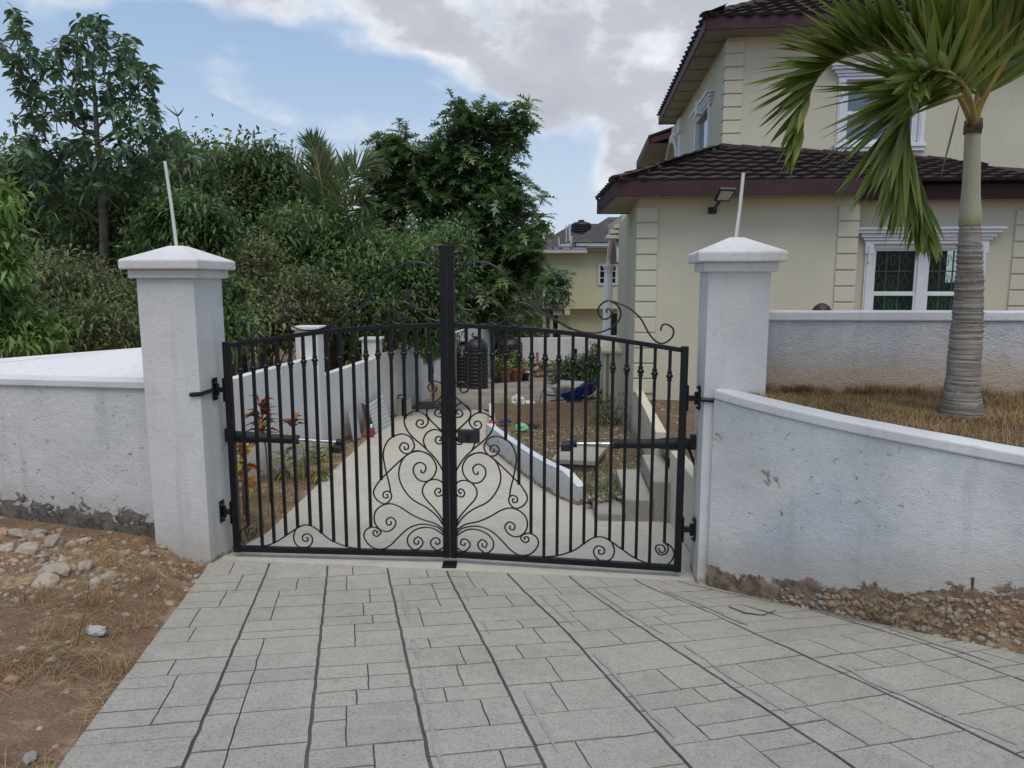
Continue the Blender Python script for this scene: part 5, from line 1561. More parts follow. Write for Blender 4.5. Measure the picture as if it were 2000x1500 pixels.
def tank(c, r, h, label, dome=True, mat=None):
    t = thing('water_tank', label, 'water tank', c, 'black plastic water tanks')
    prof = [(r * .97, 0)]; n = max(5, int(h / .13))
    for k in range(n):
        z = h * .8 * k / n; prof += [(r, z + .02), (r, z + h * .8 / n * .55), (r * .955, z + h * .8 / n * .7), (r * .955, z + h * .8 / n * .9)]
    prof += [(r, h * .81), (r * .93, h * .87), (r * .6, h * .95), (r * .32, h * .97)]
    MB().lathe(c, prof, 28).build('barrel', mat or M_PLAST, t, True, 0, 35)
    MB().lathe(Vector(c) + UP * h * .965, [(r * .30, 0), (r * .32, .02), (r * .32, .07), (r * .25, .09)], 18).build('lid', M_PLAST, t, True, 0, 35)
    return t
tc_ = nb(1135, 468, YN + 2.0); tank(tc_, .5, nb(1135, 432, YN + 2.0).z - tc_.z, 'black ribbed water tank up on the dark roof of the yellow house')
# things on the paved yard
def yard(px, py): return onG(px, py, zd)
a = yard(906, 757); tank((a.x, a.y + .3, a.z), .38, 1.35, 'black water tank closest to the gate post, with a pale bluish lid'); 
lid = MB().lathe((a.x - .05, a.y + .2, a.z + 1.36), [(.17, 0), (.18, .03), (.12, .07), (.02, .08)], 16).build('tank_cover', simple('bluish_plastic_lid', (.25, .32, .40), .4), bpy.data.objects['water_tank.001'], True)
a = yard(931, 760); tank((a.x, a.y + .25, a.z), .33, atY(931, 660, a.y).z - a.z, 'tall narrow black water tank between the two other tanks')
a = yard(996, 741); tank((a.x, a.y + .8, a.z), .44, atY(996, 657, a.y + .8).z - a.z, 'wide domed black water tank behind the potted plants')
# lamp on a thin white post
a = yard(988, 744); tp_ = atY(988, 668, a.y)
t = thing('post_lamp', 'thin white post with a small lamp head in front of the domed tank', 'lamp', a)
MB().tube([a, Vector((a.x, a.y, tp_.z))], .016, 8).build('post', M_TRIM, t, True, 0, 40)
MB().lathe((a.x, a.y, tp_.z - .1), [(.02, -.02), (.06, .0), (.05, .05), (.02, .06), (.04, .10), (.01, .14)], 12).build('lamp_head', M_TRIM, t, True, 0, 40)
# ------------------------------------------------------------------ leaves and plants
def norm(a): return a / np.maximum(np.linalg.norm(a, axis=1, keepdims=True), 1e-9)
def leafmesh(name, P, D, L, W, mat, parent=None, fold=.22, droop=.25, up=None, seed=1, kind=None, label=None, mid=.45):
    """each leaf: two folded halves of two faces, bent at mid length"""
    rg = np.random.default_rng(seed); n = len(P); P = np.asarray(P, float); D = norm(np.asarray(D, float))
    L = np.broadcast_to(np.asarray(L, float), (n,))[:, None]; W = np.broadcast_to(np.asarray(W, float), (n,))[:, None]
    u = np.tile(np.array([[0, 0, 1.0]]), (n, 1)) + rg.normal(0, .35, (n, 3)) if up is None else up
    S = norm(np.cross(D, u)); Nn = norm(np.cross(S, D))
    dr = np.array([[0, 0, -1.0]]) * L * droop
    m0 = P + D * L * mid; tip = P + D * L + dr
    l = m0 + S * W * .5 + Nn * W * fold; r = m0 - S * W * .5 + Nn * W * fold
    V = np.stack([P, r, m0, l, tip], 1).reshape(-1, 3)
    b = (np.arange(n) * 5)[:, None]
    F = np.concatenate([b + np.array([[0, 1, 2]]), b + np.array([[0, 2, 3]]), b + np.array([[2, 1, 4]]), b + np.array([[3, 2, 4]])], 0)
    o = fastmesh(name, V, F, mat, parent)
    if kind: o['kind'] = kind
    return o
def ovalleaf(name, P, D, L, W, mat, parent=None, droop=.3, seed=1, fold=.12):
    """broad oval leaves: three stations across a drooping midrib"""
    rg = np.random.default_rng(seed); n = len(P); P = np.asarray(P, float); D = norm(np.asarray(D, float)); L = np.asarray(L)[:, None]; W = np.asarray(W)[:, None]
    u = np.tile(np.array([[0, 0, 1.0]]), (n, 1)) + rg.normal(0, .3, (n, 3)); S = norm(np.cross(D, u)); Nn = norm(np.cross(S, D))
    vs = [P]
    for t, w in ((.30, .38), (.68, .5)):
        m = P + D * L * t - np.array([[0, 0, 1.0]]) * L * droop * t * t
        vs += [m - S * W * w + Nn * W * fold, m, m + S * W * w + Nn * W * fold]
    vs.append(P + D * L - np.array([[0, 0, 1.0]]) * L * droop)
    V = np.stack(vs, 1).reshape(-1, 3); b = (np.arange(n) * 8)[:, None]
    F = np.concatenate([b + np.array([f]) for f in ((0, 1, 2), (0, 2, 3), (1, 4, 5), (1, 5, 2), (2, 5, 6), (2, 6, 3), (4, 7, 5), (5, 7, 6))], 0)
    return fastmesh(name, V, F, mat, parent)
def lobedleaf(name, P, D, L, W, mat, parent=None, droop=.3, seed=1):
    """deeply cut leaves: pairs of pointed lobes along the midrib"""
    rg = np.random.default_rng(seed); n = len(P); P = np.asarray(P, float); D = norm(np.asarray(D, float)); L = np.asarray(L)[:, None]; W = np.asarray(W)[:, None]
    u = np.tile(np.array([[0, 0, 1.0]]), (n, 1)) + rg.normal(0, .3, (n, 3)); S = norm(np.cross(D, u)); Nn = norm(np.cross(S, D)); Z = np.array([[0, 0, 1.0]])
    def mid(t): return P + D * L * t - Z * L * droop * t * t
    vs = [mid(t) for t in (.12, .32, .52, .72, 1.0)]; F = []
    k = 5
    for a, (t0, t1, tt, w) in enumerate(((.12, .32, .38, .42), (.32, .52, .62, .55), (.52, .72, .84, .46))):
        for sg in (-1, 1):
            vs.append(mid(tt) + S * sg * W * w + Nn * W * .12); F.append((a, k, a + 1) if sg > 0 else (a, a + 1, k)); k += 1
    F += [(3, 3 + 0, 4)][:0]
    vs += [mid(.78) + S * W * .14, mid(.78) - S * W * .14]; F += [(3, k, 4), (3, 4, k + 1)]; k += 2
    V = np.stack(vs, 1).reshape(-1, 3); b = (np.arange(n) * k)[:, None]
    return fastmesh(name, V, np.concatenate([b + np.array([f]) for f in F], 0), mat, parent)
def rosettes(C, A, k, rg, spread=1.0, tilt=.35):
    """k leaves radiating round each centre C with axis A"""
    n = len(C); A = norm(A); ref = norm(rg.normal(0, 1, (n, 3))); X = norm(np.cross(A, ref)); Y = np.cross(A, X)
    Ps, Ds = [], []
    for j in range(k):
        an = (2 * np.pi * j / k + rg.normal(0, .25, n))[:, None]
        t = (tilt + rg.normal(0, .25, n))[:, None]
        Ds.append(X * np.cos(an) + Y * np.sin(an) + A * t); Ps.append(C + A * rg.uniform(-.06, .06, (n, 1)) * spread)
    return np.concatenate(Ps), np.concatenate(Ds)
def limb(m, a, b, r0, r1, rg, wob=.12, n=6, sides=6):
    a, b = Vector(a), Vector(b); d = b - a; L_ = d.length; pts = []
    o1 = Vector(rg.normal(0, wob * L_ * .5, 3)); 
    for k in range(n):
        t = k / (n - 1); pts.append(a + d * t + o1 * math.sin(math.pi * t) * .6 + UP * (.10 * L_ * math.sin(math.pi * t)))
    m.tube(pts, [r0 + (r1 - r0) * k / (n - 1) for k in range(n)], sides)
def tree(name, label, cat, base, lobes, clumps, per, leafL, leafW, mat, seed, style='single', group=None, ctr=.6, trunk=.12, fill=.0, sag=.25, k=7, shell=.38, kindsize=None, bark=None, limbs=30, sprigs=3):
    """lobes: (centre, radii) ellipsoids; leaves gather in clumps spread through each lobe; limbs run to some of them"""
    rg = np.random.default_rng(seed); base = Vector(base)
    t = thing(name, label, cat, base, group)
    if sprigs:
        ex = []
        for c, r in lobes:
            for _ in range(sprigs):
                a_ = rg.uniform(.15, 2.99); y_ = rg.uniform(-.7, .3); q_ = rg.uniform(.16, .30)
                ex.append(((c[0] + math.cos(a_) * r[0] * 1.02, c[1] + y_ * r[1], c[2] + math.sin(a_) * r[2] * 1.05), (r[0] * q_, r[1] * q_, r[2] * q_ * 1.2)))
        lobes = list(lobes) + ex
    vol = np.array([r[0] * r[2] for _, r in lobes]) ; vol = vol / vol.sum()
    Cs, As = [], []
    for (c, r), v in zip(lobes, vol):
        m = max(3, int(clumps * v)); c = np.array(c); r = np.array(r)
        d = norm(rg.normal(0, 1, (m, 3))); rr = rg.uniform(0, 1, (m, 1)) ** shell
        Cs.append(c + d * rr * r); As.append(d)
    C = np.concatenate(Cs); A = np.concatenate(As)
    if style == 'single':
        P = np.repeat(C, per, 0) + rg.normal(0, ctr, (len(C) * per, 3)) * np.array([1, 1, .7]); O = np.repeat(A, per, 0)
        D = O * .7 + rg.normal(0, .75, P.shape) + np.array([0, 0, -sag])
    else:
        C2 = np.repeat(C, per, 0) + rg.normal(0, ctr, (len(C) * per, 3)); A2 = np.repeat(A, per, 0) * .6 + np.array([0, 0, .75]) + rg.normal(0, .3, (len(C) * per, 3))
        P, D = rosettes(C2, A2, k, rg)
    n = len(P); Ls = leafL * rg.uniform(.65, 1.25, n); Ws = leafW * rg.uniform(.75, 1.2, n)
    if style == 'rosette': lobedleaf('crown', P, D, Ls, Ws, mat, t, .3, seed + 1)
    else: leafmesh('crown', P, D, Ls, Ws, mat, t, seed=seed + 1, droop=.28)
    m = MB(); cen = Vector(np.mean(np.array([c for c, _ in lobes]), 0))
    top = Vector((cen.x * .6 + base.x * .4, cen.y * .6 + base.y * .4, cen.z))
    limb(m, base - UP * .2, top, trunk, trunk * .5, rg, .06, 8, 8)
    for i in rg.choice(len(C), min(limbs, len(C)), False):
        f = rg.uniform(.35, 1.0); a = base.lerp(top, f); limb(m, a, C[i], trunk * .30, trunk * .08, rg, .12, 6, 5)
    m.build('trunk', bark or M_BARK, t, True)
    return t
def lb(px, py, Y, rpx, rpy, rd=None):
    c = atY(px, py, Y); s = Y / FPX; return ((c.x, c.y, c.z), (rpx * s, rd or rpx * s * .8, rpy * s))
GZ = -.6
# tall loose tree with leaf rosettes, far left
def rosette_tree():
    Y0 = 13.0; rg = np.random.default_rng(5)
    spots = [(30, 32), (38, 58), (50, 85), (62, 108), (8, 92), (25, 112), (40, 130), (85, 118), (105, 140), (28, 150), (62, 160), (150, 48), (172, 50), (190, 42), (205, 56), (140, 75), (165, 78), (195, 80),
             (232, 88), (248, 95), (152, 105), (180, 108), (205, 112), (120, 90), (112, 112), (240, 128), (258, 122), (275, 128), (292, 148), (298, 162), (255, 160), (288, 200), (300, 215), (265, 178), (150, 140), (180, 140), (210, 150), (235, 165),
             (75, 180), (45, 178), (95, 195), (120, 180), (145, 182), (172, 190), (198, 185), (225, 198), (62, 205), (58, 228), (88, 238), (70, 232), (112, 222), (140, 218), (165, 226), (195, 214), (222, 222), (250, 216), (275, 240), (298, 245),
             (240, 245), (262, 262), (290, 270), (230, 270), (62, 265), (50, 288), (42, 305), (75, 295), (95, 300), (60, 325), (85, 322), (122, 285), (115, 305), (142, 295), (165, 290), (188, 310), (175, 262), (160, 275), (210, 300), (235, 300), (262, 298), (285, 305), (310, 305), (318, 268), (340, 270), (352, 262),
             (130, 330), (155, 325), (180, 345), (210, 335), (240, 335), (268, 335), (295, 340), (320, 335), (100, 345), (70, 352), (140, 360), (170, 375), (205, 372), (240, 368), (280, 370), (115, 375), (90, 385), (310, 372), (372, 300), (382, 312)]
    C = []
    for (px, py) in spots:
        for j in range(4):
            p = atY(px + rg.normal(0, 7), py + rg.normal(0, 7), Y0 + rg.normal(0, .8)); C.append(p)
    C = np.array(C); A = rg.normal(0, .45, C.shape) + np.array([0, 0, .85])
    base = Vector((atY(195, 600, Y0).x, Y0, GZ))
    t = thing('almond_tree', 'tall loose tree with drooping leaf rosettes rising at the far left against the sky', 'tree', base)
    P, D = rosettes(C, A, 8, rg, 1.2, .10)
    n = len(P); ovalleaf('crown', P, D, .19 * rg.uniform(.7, 1.25, n), .080 * rg.uniform(.8, 1.2, n), L_ALMOND, t, .42, 9)
    m = MB(); tr = [base] + [atY(px, py, Y0) for px, py in ((202, 420), (196, 330), (189, 268), (186, 200), (180, 130), (190, 60))]
    m.tube(tr, [.10, .075, .06, .045, .035, .025, .012], 8)
    for (a, pts) in (((196, 330), [(150, 300), (100, 300), (60, 320)]), ((189, 268), [(130, 232), (80, 180), (40, 110), (30, 40)]), ((188, 250), [(225, 215), (262, 180), (285, 135)]), ((196, 330), [(240, 290), (285, 245), (300, 215)]),
                     ((186, 200), [(150, 150), (152, 90), (150, 50)]), ((200, 400), [(245, 350), (300, 300), (350, 265)]), ((190, 280), [(240, 240), (255, 190), (250, 100)]), ((205, 440), [(120, 380), (80, 350)])):
        q = [atY(*a, Y0)] + [atY(px, py, Y0 + rg.normal(0, .35)) for px, py in pts]
        q = spline([tuple(p) for p in q], 14); m.tube(q, [.030 - .024 * k / (len(q) - 1) for k in range(len(q))], 6)
    for c in C[::3]:
        c = Vector(c); m.tube([c - Vector((rg.normal(0, .1), rg.normal(0, .1), .32)), c - UP * .1, c], [.012, .009, .005], 4, False)
    m.build('trunk', M_BARK, t, True)
rosette_tree()
G1 = 'dense trees beyond the boundary wall'
tree('dense_tree', 'dark dense tree behind the loose rosette tree at the far left', 'tree', (atY(90, 600, 16).x, 16, GZ), [lb(60, 430, 16, 130, 100), lb(180, 450, 16, 120, 110), lb(110, 560, 15.5, 150, 120), lb(20, 520, 15, 100, 120)], 500, 40, .20, .075, L_DARK, 21, ctr=.30, group=G1)
tree('dense_tree', 'bushy dark tree directly behind the pillar by the rubble', 'tree', (atY(300, 600, 15).x, 15, GZ), [lb(270, 420, 15, 90, 80), lb(320, 500, 14.5, 110, 110), lb(230, 560, 14, 110, 110), lb(380, 400, 15.5, 60, 70)], 420, 40, .19, .07, L_DARK, 22, ctr=.30, group=G1)
tree('dense_tree', 'broad dark tree left of the coconut palm with an even top', 'tree', (atY(470, 600, 17).x, 17, GZ), [lb(430, 390, 17, 95, 75), lb(510, 400, 17, 85, 78), lb(450, 480, 16.3, 120, 110), lb(530, 460, 16.5, 52, 100), lb(400, 345, 17, 60, 40), lb(500, 345, 17, 40, 34)], 620, 42, .19, .068, L_DARK, 23, ctr=.32, group=G1)
tree('dense_tree', 'dark tree under and in front of the coconut palm', 'tree', (atY(630, 600, 17).x, 17, GZ), [lb(606, 520, 17.6, 70, 60), lb(660, 530, 16.2, 90, 85), lb(560, 540, 15.5, 110, 100)], 420, 42, .18, .066, L_DARK, 24, ctr=.30, group=G1)
tree('leafy_bush', 'bright mid green rounded bush above the cap of the left pillar', 'bush', (atY(370, 620, 12).x, 12, GZ), [lb(365, 440, 12, 62, 44), lb(335, 470, 12, 55, 40), lb(410, 465, 12, 34, 34), lb(340, 420, 12, 30, 24)], 210, 46, .14, .045, L_MID, 25, ctr=.16, trunk=.05)
# breadfruit tree
BY = 26.8
tree('breadfruit_tree', 'tall breadfruit tree with big lobed leaves standing right of the gate centre', 'tree', (atY(960, 640, BY).x, BY, -1.0),
     [lb(955, 300, BY, 44, 48), lb(990, 262, BY, 26, 28), lb(870, 375, BY, 78, 52), lb(820, 345, BY, 40, 26), lb(900, 330, BY, 46, 34), lb(740, 385, BY, 30, 34), lb(960, 400, BY, 92, 80), lb(800, 380, BY, 62, 62), lb(900, 460, BY, 110, 80), lb(985, 470, BY, 48, 80), lb(968, 560, BY - .5, 62, 75), lb(772, 410, BY, 34, 50), lb(930, 540, BY - .4, 110, 80), lb(910, 260, BY, 16, 26)],
     300, 3, .58, .36, L_BREAD, 31, style='rosette', ctr=.32, k=9, trunk=.2, shell=.5, limbs=22)
tree('breadfruit_branch', 'small leafy top standing clear above the trees left of the breadfruit tree', 'tree', (atY(780, 420, BY).x, BY, -1.0), [lb(772, 302, BY, 18, 20)], 11, 3, .52, .31, L_BREAD, 32, style='rosette', ctr=.25, k=8, trunk=.03, limbs=3)
tree('breadfruit_sapling', 'little leafy sprig in front of the yellow house wall', 'plant', (atY(1066, 640, 17).x, 17, -1.0), [lb(1082, 570, 17, 18, 18)], 9, 3, .30, .17, L_BREAD, 33, style='rosette', ctr=.12, k=8, trunk=.02, limbs=4)
G2 = 'bushes leaning over the boundary wall'
tree('hanging_bush', 'mid green bush with long leaves behind the stepped wall and the gate centre', 'bush', (atY(760, 640, 15.5).x, 15.5, -.9), [lb(700, 500, 16, 90, 50), lb(770, 560, 15.2, 110, 80), lb(680, 590, 14.8, 90, 70), lb(840, 600, 15.5, 50, 80), lb(850, 520, 15.8, 70, 60)], 520, 52, .135, .05, L_MID, 41, ctr=.22, sag=.2, group=G2, trunk=.06)
tree('hanging_bush', 'dark bush with long leaves behind the first white wall panel', 'bush', (atY(540, 650, 13).x, 13, -.8), [lb(520, 620, 13, 80, 60), lb(600, 610, 13.5, 70, 55), lb(480, 560, 13.5, 60, 70), lb(450, 640, 12, 40, 60)], 420, 52, .115, .042, L_DRYMIX, 42, ctr=.20, sag=.15, group=G2, trunk=.05)
tree('hanging_bush', 'leafy spray hanging over the far boundary wall next to the gate post', 'bush', (atY(842, 640, 16).x, 16.2, -.9), [lb(838, 665, 15.6, 15, 26), lb(825, 640, 15.8, 24, 22)], 40, 30, .20, .05, L_MID, 43, ctr=.12, sag=.9, group=G2, trunk=.03)
tree('scrub_bush', 'tangled scrub with bare stems behind the white sloping wall top at left', 'bush', (atY(120, 640, 10).x, 10.2, -.3), [lb(60, 580, 10, 90, 70), lb(170, 590, 10.3, 90, 65), lb(130, 640, 9.6, 130, 50), lb(240, 640, 10.2, 50, 45)], 420, 44, .10, .034, L_DRYMIX, 44, ctr=.20, sag=.3, trunk=.04, limbs=40, bark=M_TWIG)
tree('light_shrub', 'bright light green shrub at the left edge of the view', 'bush', (atY(-20, 640, 8.2).x, 8.4, 0), [lb(-10, 400, 8.2, 30, 34), lb(-12, 510, 8.2, 36, 44), lb(0, 600, 8.4, 24, 40)], 60, 26, .16, .050, L_LIGHT, 45, ctr=.13, sag=.35, trunk=.03, limbs=14)
tree('light_shrub', 'light green arching twigs over the white sloping wall top', 'bush', (atY(90, 680, 8.6).x, 8.7, .2), [lb(85, 640, 8.6, 36, 18), lb(70, 660, 8.5, 60, 16)], 24, 18, .15, .042, L_LIGHT, 46, ctr=.12, sag=.2, trunk=.015, limbs=14)
tree('light_shrub', 'mid green leaves beside the left pillar above the gate hinge', 'bush', (atY(445, 650, 9.5).x, 9.6, -.3), [lb(440, 590, 9.5, 20, 38), lb(452, 650, 9.4, 20, 30)], 44, 26, .15, .05, L_MID, 47, ctr=.11, sag=.4, trunk=.02)
# screen of further trees
G3 = 'further trees closing the view'
far = [(30, 470, 26, 150, 120), (200, 480, 27, 130, 110), (380, 440, 27, 130, 110), (500, 460, 28, 100, 100), (680, 530, 28, 110, 90), (840, 520, 33, 110, 90), (950, 580, 33, 80, 80)]
fl_lab = ['hazy dark tree filling the gaps behind the rosette tree', 'dark tree filling the gaps behind the left pillar', 'dark tree behind the bare twigs', 'dark tree behind the broad even topped tree', 'dark tree behind the foot of the coconut palm', 'dark tree behind the breadfruit tree and gate post', 'dark tree low behind the breadfruit tree beside the yellow house']
for (px, py, Y, a, b), lab, sd in zip(far, fl_lab, range(60, 70)):
    tree('far_tree', lab, 'tree', (atY(px, py, Y).x, Y, -1.2), [lb(px, py, Y, a, b), lb(px + 20, py + 110, Y - 1, a, b * .8)], 420, 36, .27, .11, L_DARK, sd, ctr=.45, group=G3, trunk=.15)
tree('far_tree', 'pale green treetop peeping over the left end of the dark neighbouring roof', 'tree', (atY(1050, 470, 42).x, 42, -1.2), [lb(1048, 468, 42, 14, 14), lb(1040, 520, 42, 20, 40)], 60, 24, .4, .17, L_MID, 71, ctr=.4, group=G3)
# bare twigs above the trees
def twig(label, lines, Y, r=.018):
    rg = np.random.default_rng(len(lines) * 7 + int(Y)); m = MB()
    for ln in lines:
        q = [atY(px, py, Y + rg.normal(0, .12)) for px, py in ln]; q = spline([tuple(p) for p in q], len(q) * 4)
        m.tube(q, [r * (1 - .75 * k / (len(q) - 1)) for k in range(len(q))], 5)
    o = m.build('bare_branch', M_TWIG, None, True); return tag(o, label, 'branch', 'bare branches among the trees')
twig('forked bare branch standing against the sky right of the rosette tree', [[(366, 380), (372, 350), (362, 300), (352, 250), (345, 222), (337, 206)], [(346, 226), (330, 214), (321, 205)], [(347, 226), (356, 216), (358, 210)], [(366, 292), (378, 280), (384, 266)], [(372, 350), (350, 400), (352, 372)], [(350, 420), (355, 370), (358, 330)]], 13.5)
twig('curved bare branch hanging in front of the broad dark tree', [[(415, 438), (428, 412), (430, 370), (422, 320), (408, 285)], [(428, 400), (445, 360), (455, 350)], [(418, 430), (440, 425), (460, 410)], [(360, 400), (385, 395), (410, 405)], [(422, 320), (410, 300), (402, 292)]], 14.2, .016)
twig('pale bare branch bending beside the conduit on the left pillar', [[(270, 440), (300, 410), (325, 390), (345, 370)], [(320, 395), (318, 360), (330, 335)], [(355, 380), (350, 340), (330, 330)]], 12.2, .022)

# ------------------------------------------------------------------ palms
def palm_leaflets(m, p, d, nrm, L_, w, bendv, seg=4):
    """one leaflet as a folded tapering strip from p along d, bending towards bendv"""
    vs = []; s = d.cross(nrm).normalized()
    q = Vector(p); dd = d.copy()
    prof = [.35, 1.0, .95, .62, .02]
    pts = []
    for k in range(seg + 1):
        t = k / seg; hw = w * prof[min(k, 4)] * .5
        pts.append((q.copy(), hw))
        dd = (dd + bendv * (.30 / seg)).normalized(); q = q + dd * (L_ / seg)
    for (c, hw) in pts:
        vs += [c - s * hw + nrm * hw * .45, c, c + s * hw + nrm * hw * .45]
    fs = []
    for k in range(seg):
        a = k * 3; fs += [(a, a + 1, a + 4, a + 3), (a + 1, a + 2, a + 5, a + 4)]
    m.add(vs, fs)
def frond(parent, pts, r0, nleaf, Lf, wf, side, mat, seed, start=.12, spread=(55, 12), grav=.25, depth=(0, 1, 0), jit=10, both=0.0, name='frond', swell=None):
    """pts: rachis polyline; side: +1/-1 side (seen from the camera) to which the leaflets sweep; both: share of leaflets on the other side"""
    rg = random.Random(seed); P = spline([tuple(p) for p in pts], 40)
    fr = MB().tube(P, [r0 * (1 - .85 * k / 39) + .002 for k in range(40)], 8).build('rachis', M_RACHIS, parent, True)
    fr.name = name
    m = MB(); dv = Vector(depth)
    for i in range(nleaf):
        t = start + (1 - start) * i / (nleaf - 1); f = t * 38.9; k = int(f)
        c = P[k].lerp(P[min(k + 1, 39)], f - k); tg = (P[min(k + 1, 39)] - P[max(k - 1, 0)]).normalized()
        view = (c - CAM).normalized()
        out = tg.cross(view).normalized() * side
        for row in (-1, 1):
            sgn = -1 if rg.random() < both else 1
            an = rad(spread[0] + (spread[1] - spread[0]) * t ** 1.2 + rg.gauss(0, jit))
            d = tg * math.cos(an) + out * sgn * math.sin(an) + dv * row * rg.uniform(.12, .42)
            d = d.normalized()
            L_ = Lf * (.55 + .45 * math.sin(math.pi * min(1, t * .8 + .25))) * rg.uniform(.82, 1.12) * (1 - .35 * max(0, t - .8) / .2)
            nn = (dv * row * .5 + out.cross(tg) * .6 + Vector((rg.gauss(0, .25), rg.gauss(0, .25), .5))).normalized()
            nn = (nn - d * nn.dot(d)).normalized()
            palm_leaflets(m, c, d, nn, L_, wf * rg.uniform(.8, 1.2), Vector((rg.gauss(0, .15), rg.gauss(0, .15), -grav * rg.uniform(.5, 2.2))))
    m.build('leaflets', mat, fr)
    return fr
PY = 4.80
pb = atY(1878, 820, PY); 
palm = thing('palm_tree', 'ringed palm with green crownshaft and windswept fronds in the raised bed', 'palm tree', pb)
cpx = [(1876, 828, 36), (1878, 800, 37), (1879, 770, 33), (1881, 735, 30), (1884, 690, 28.5), (1888, 640, 27), (1891, 590, 25), (1893, 540, 23.5), (1894, 490, 21), (1894, 438, 18)]
q = [atY(px, py, PY) for px, py, _ in cpx]; w_ = [w * PY / FPX * 1.0 for _, _, w in cpx]
m = MB(); P_ = spline([tuple(p) for p in q], 150); Wd = spline([(w, 0, 0) for w in w_], 150); vs = []; ns = 28
ph = 0
rgp = random.Random(3); steps = []
hcur = 0; z0p = P_[0].z; nxt = z0p + .03; ringoff = 0
for k, (p, w) in enumerate(zip(P_, Wd)):
    fr_ = k / 149
    amp = .0016 + .0045 * sstep(fr_, .25, .6)
    saw = (fr_ * 46 + .5 * mnoise.noise(Vector((0, 0, fr_ * 20)))) % 1.0
    for s in range(ns):
        a = 2 * math.pi * s / ns
        rr_ = w[0] + amp * (saw * 2 - 1) + .005 * mnoise.noise(Vector((math.cos(a) * 2, math.sin(a) * 2, p.z * 9))) * (1.4 - fr_)
        vs.append((p.x + rr_ * math.cos(a), p.y + rr_ * math.sin(a), p.z + .008 * mnoise.noise(Vector((math.cos(a) * 1.5, math.sin(a) * 1.5, p.z * 5)))))
m.add(vs, [(k * ns + s, k * ns + (s + 1) % ns, (k + 1) * ns + (s + 1) % ns, (k + 1) * ns + s) for k in range(149) for s in range(ns)])
m.build('trunk', M_PTRUNK, palm, True)
cs = [(1894, 440, 18.5), (1895, 420, 19), (1896, 380, 16), (1898, 330, 14.5), (1899, 280, 13.5), (1900, 252, 13)]
q = [atY(px, py, PY) for px, py, _ in cs]; P_ = spline([tuple(p) for p in q], 24); Wd = spline([(w * PY / FPX, 0, 0) for _, _, w in cs], 24); vs = []; hs = []; ns = 20
for k in range(24):
    for s in range(ns):
        a = 2 * math.pi * s / ns; vs.append((P_[k].x + Wd[k][0] * math.cos(a), P_[k].y + Wd[k][0] * math.sin(a), P_[k].z)); hs.append(k / 23)
MB().add(vs, [(k * ns + s, k * ns + (s + 1) % ns, (k + 1) * ns + (s + 1) % ns, (k + 1) * ns + s) for k in range(23) for s in range(ns)], hs).build('crownshaft', M_SHAFT, palm, True)
m = MB(); m.tube([atY(1899, 262, PY), atY(1901, 246, PY), atY(1903, 232, PY)], [.052, .056, .045], 12); 
for k in range(6): m.tube([atY(1888 + k * 5, 255, PY - .05), atY(1884 + k * 7, 236 - (k % 2) * 6, PY - .06)], [.012, .004], 5)
m.build('leaf_bases', simple('dry_leaf_base', (.12, .09, .05), .9, .4, 20, .6, 60), palm, True)
def PP(lst): return [atY(px, py, Y) for px, py, Y in lst]
# the long frond arching to the left
frond(palm, PP([(1898, 240, 4.8), (1890, 200, 4.76), (1866, 150, 4.7), (1820, 115, 4.6), (1760, 98, 4.5), (1690, 100, 4.4), (1624, 124, 4.32), (1583, 178, 4.27), (1562, 276, 4.24)]), .016, 84, .60, .038, -1, L_PALM, 1, .26, (48, 14), .10, jit=5)
# the frond hanging down in front of the upper window
frond(palm, PP([(1896, 242, 4.78), (1885, 212, 4.7), (1868, 184, 4.62), (1838, 170, 4.5), (1806, 172, 4.42), (1782, 195, 4.38), (1774, 245, 4.35), (1778, 310, 4.33), (1795, 375, 4.33), (1811, 440, 4.33)]), .016, 96, .66, .040, -1, L_PALM, 2, .28, (42, 8), .30, jit=10)
# the frond rising to the right out of the picture
frond(palm, PP([(1904, 240, 4.78), (1915, 205, 4.75), (1944, 150, 4.7), (1985, 85, 4.62), (2035, 5, 4.55), (2090, -90, 4.5), (2150, -150, 4.45)]), .021, 76, .95, .050, 1, L_PALM, 4, .20, (34, 20), .08, jit=5, both=.08)
# upright fronds and short ones facing the street
frond(palm, PP([(1900, 240, 4.82), (1893, 190, 4.85), (1885, 110, 4.9), (1868, 20, 4.95), (1840, -70, 5.0), (1790, -130, 5.05)]), .018, 46, .60, .050, 1, L_PALM, 5, .25, (48, 15), .2, both=.45)
frond(palm, PP([(1902, 242, 4.75), (1898, 205, 4.55), (1880, 165, 4.3), (1850, 140, 4.1), (1815, 140, 3.95), (1785, 165, 3.85)]), .017, 36, .42, .050, 1, L_PALM, 6, .30, (62, 20), .15, jit=16, both=.35)
frond(palm, PP([(1903, 242, 4.82), (1908, 190, 4.95), (1925, 110, 5.1), (1940, 20, 5.25), (1945, -60, 5.4)]), .016, 40, .62, .050, 1, L_PALM, 7, .25, (45, 15), .2, both=.4)
# a loose hanging thread of leaf
th_ = MB(); palm_leaflets(th_, atY(1873, 205, 4.7), (atY(1835, 350, 4.6) - atY(1873, 205, 4.7)).normalized(), Vector((0, -1, 0.1)), .50, .014, Vector((0, 0, -.2))); th_.build('loose_leaflet', L_STRAW, palm)
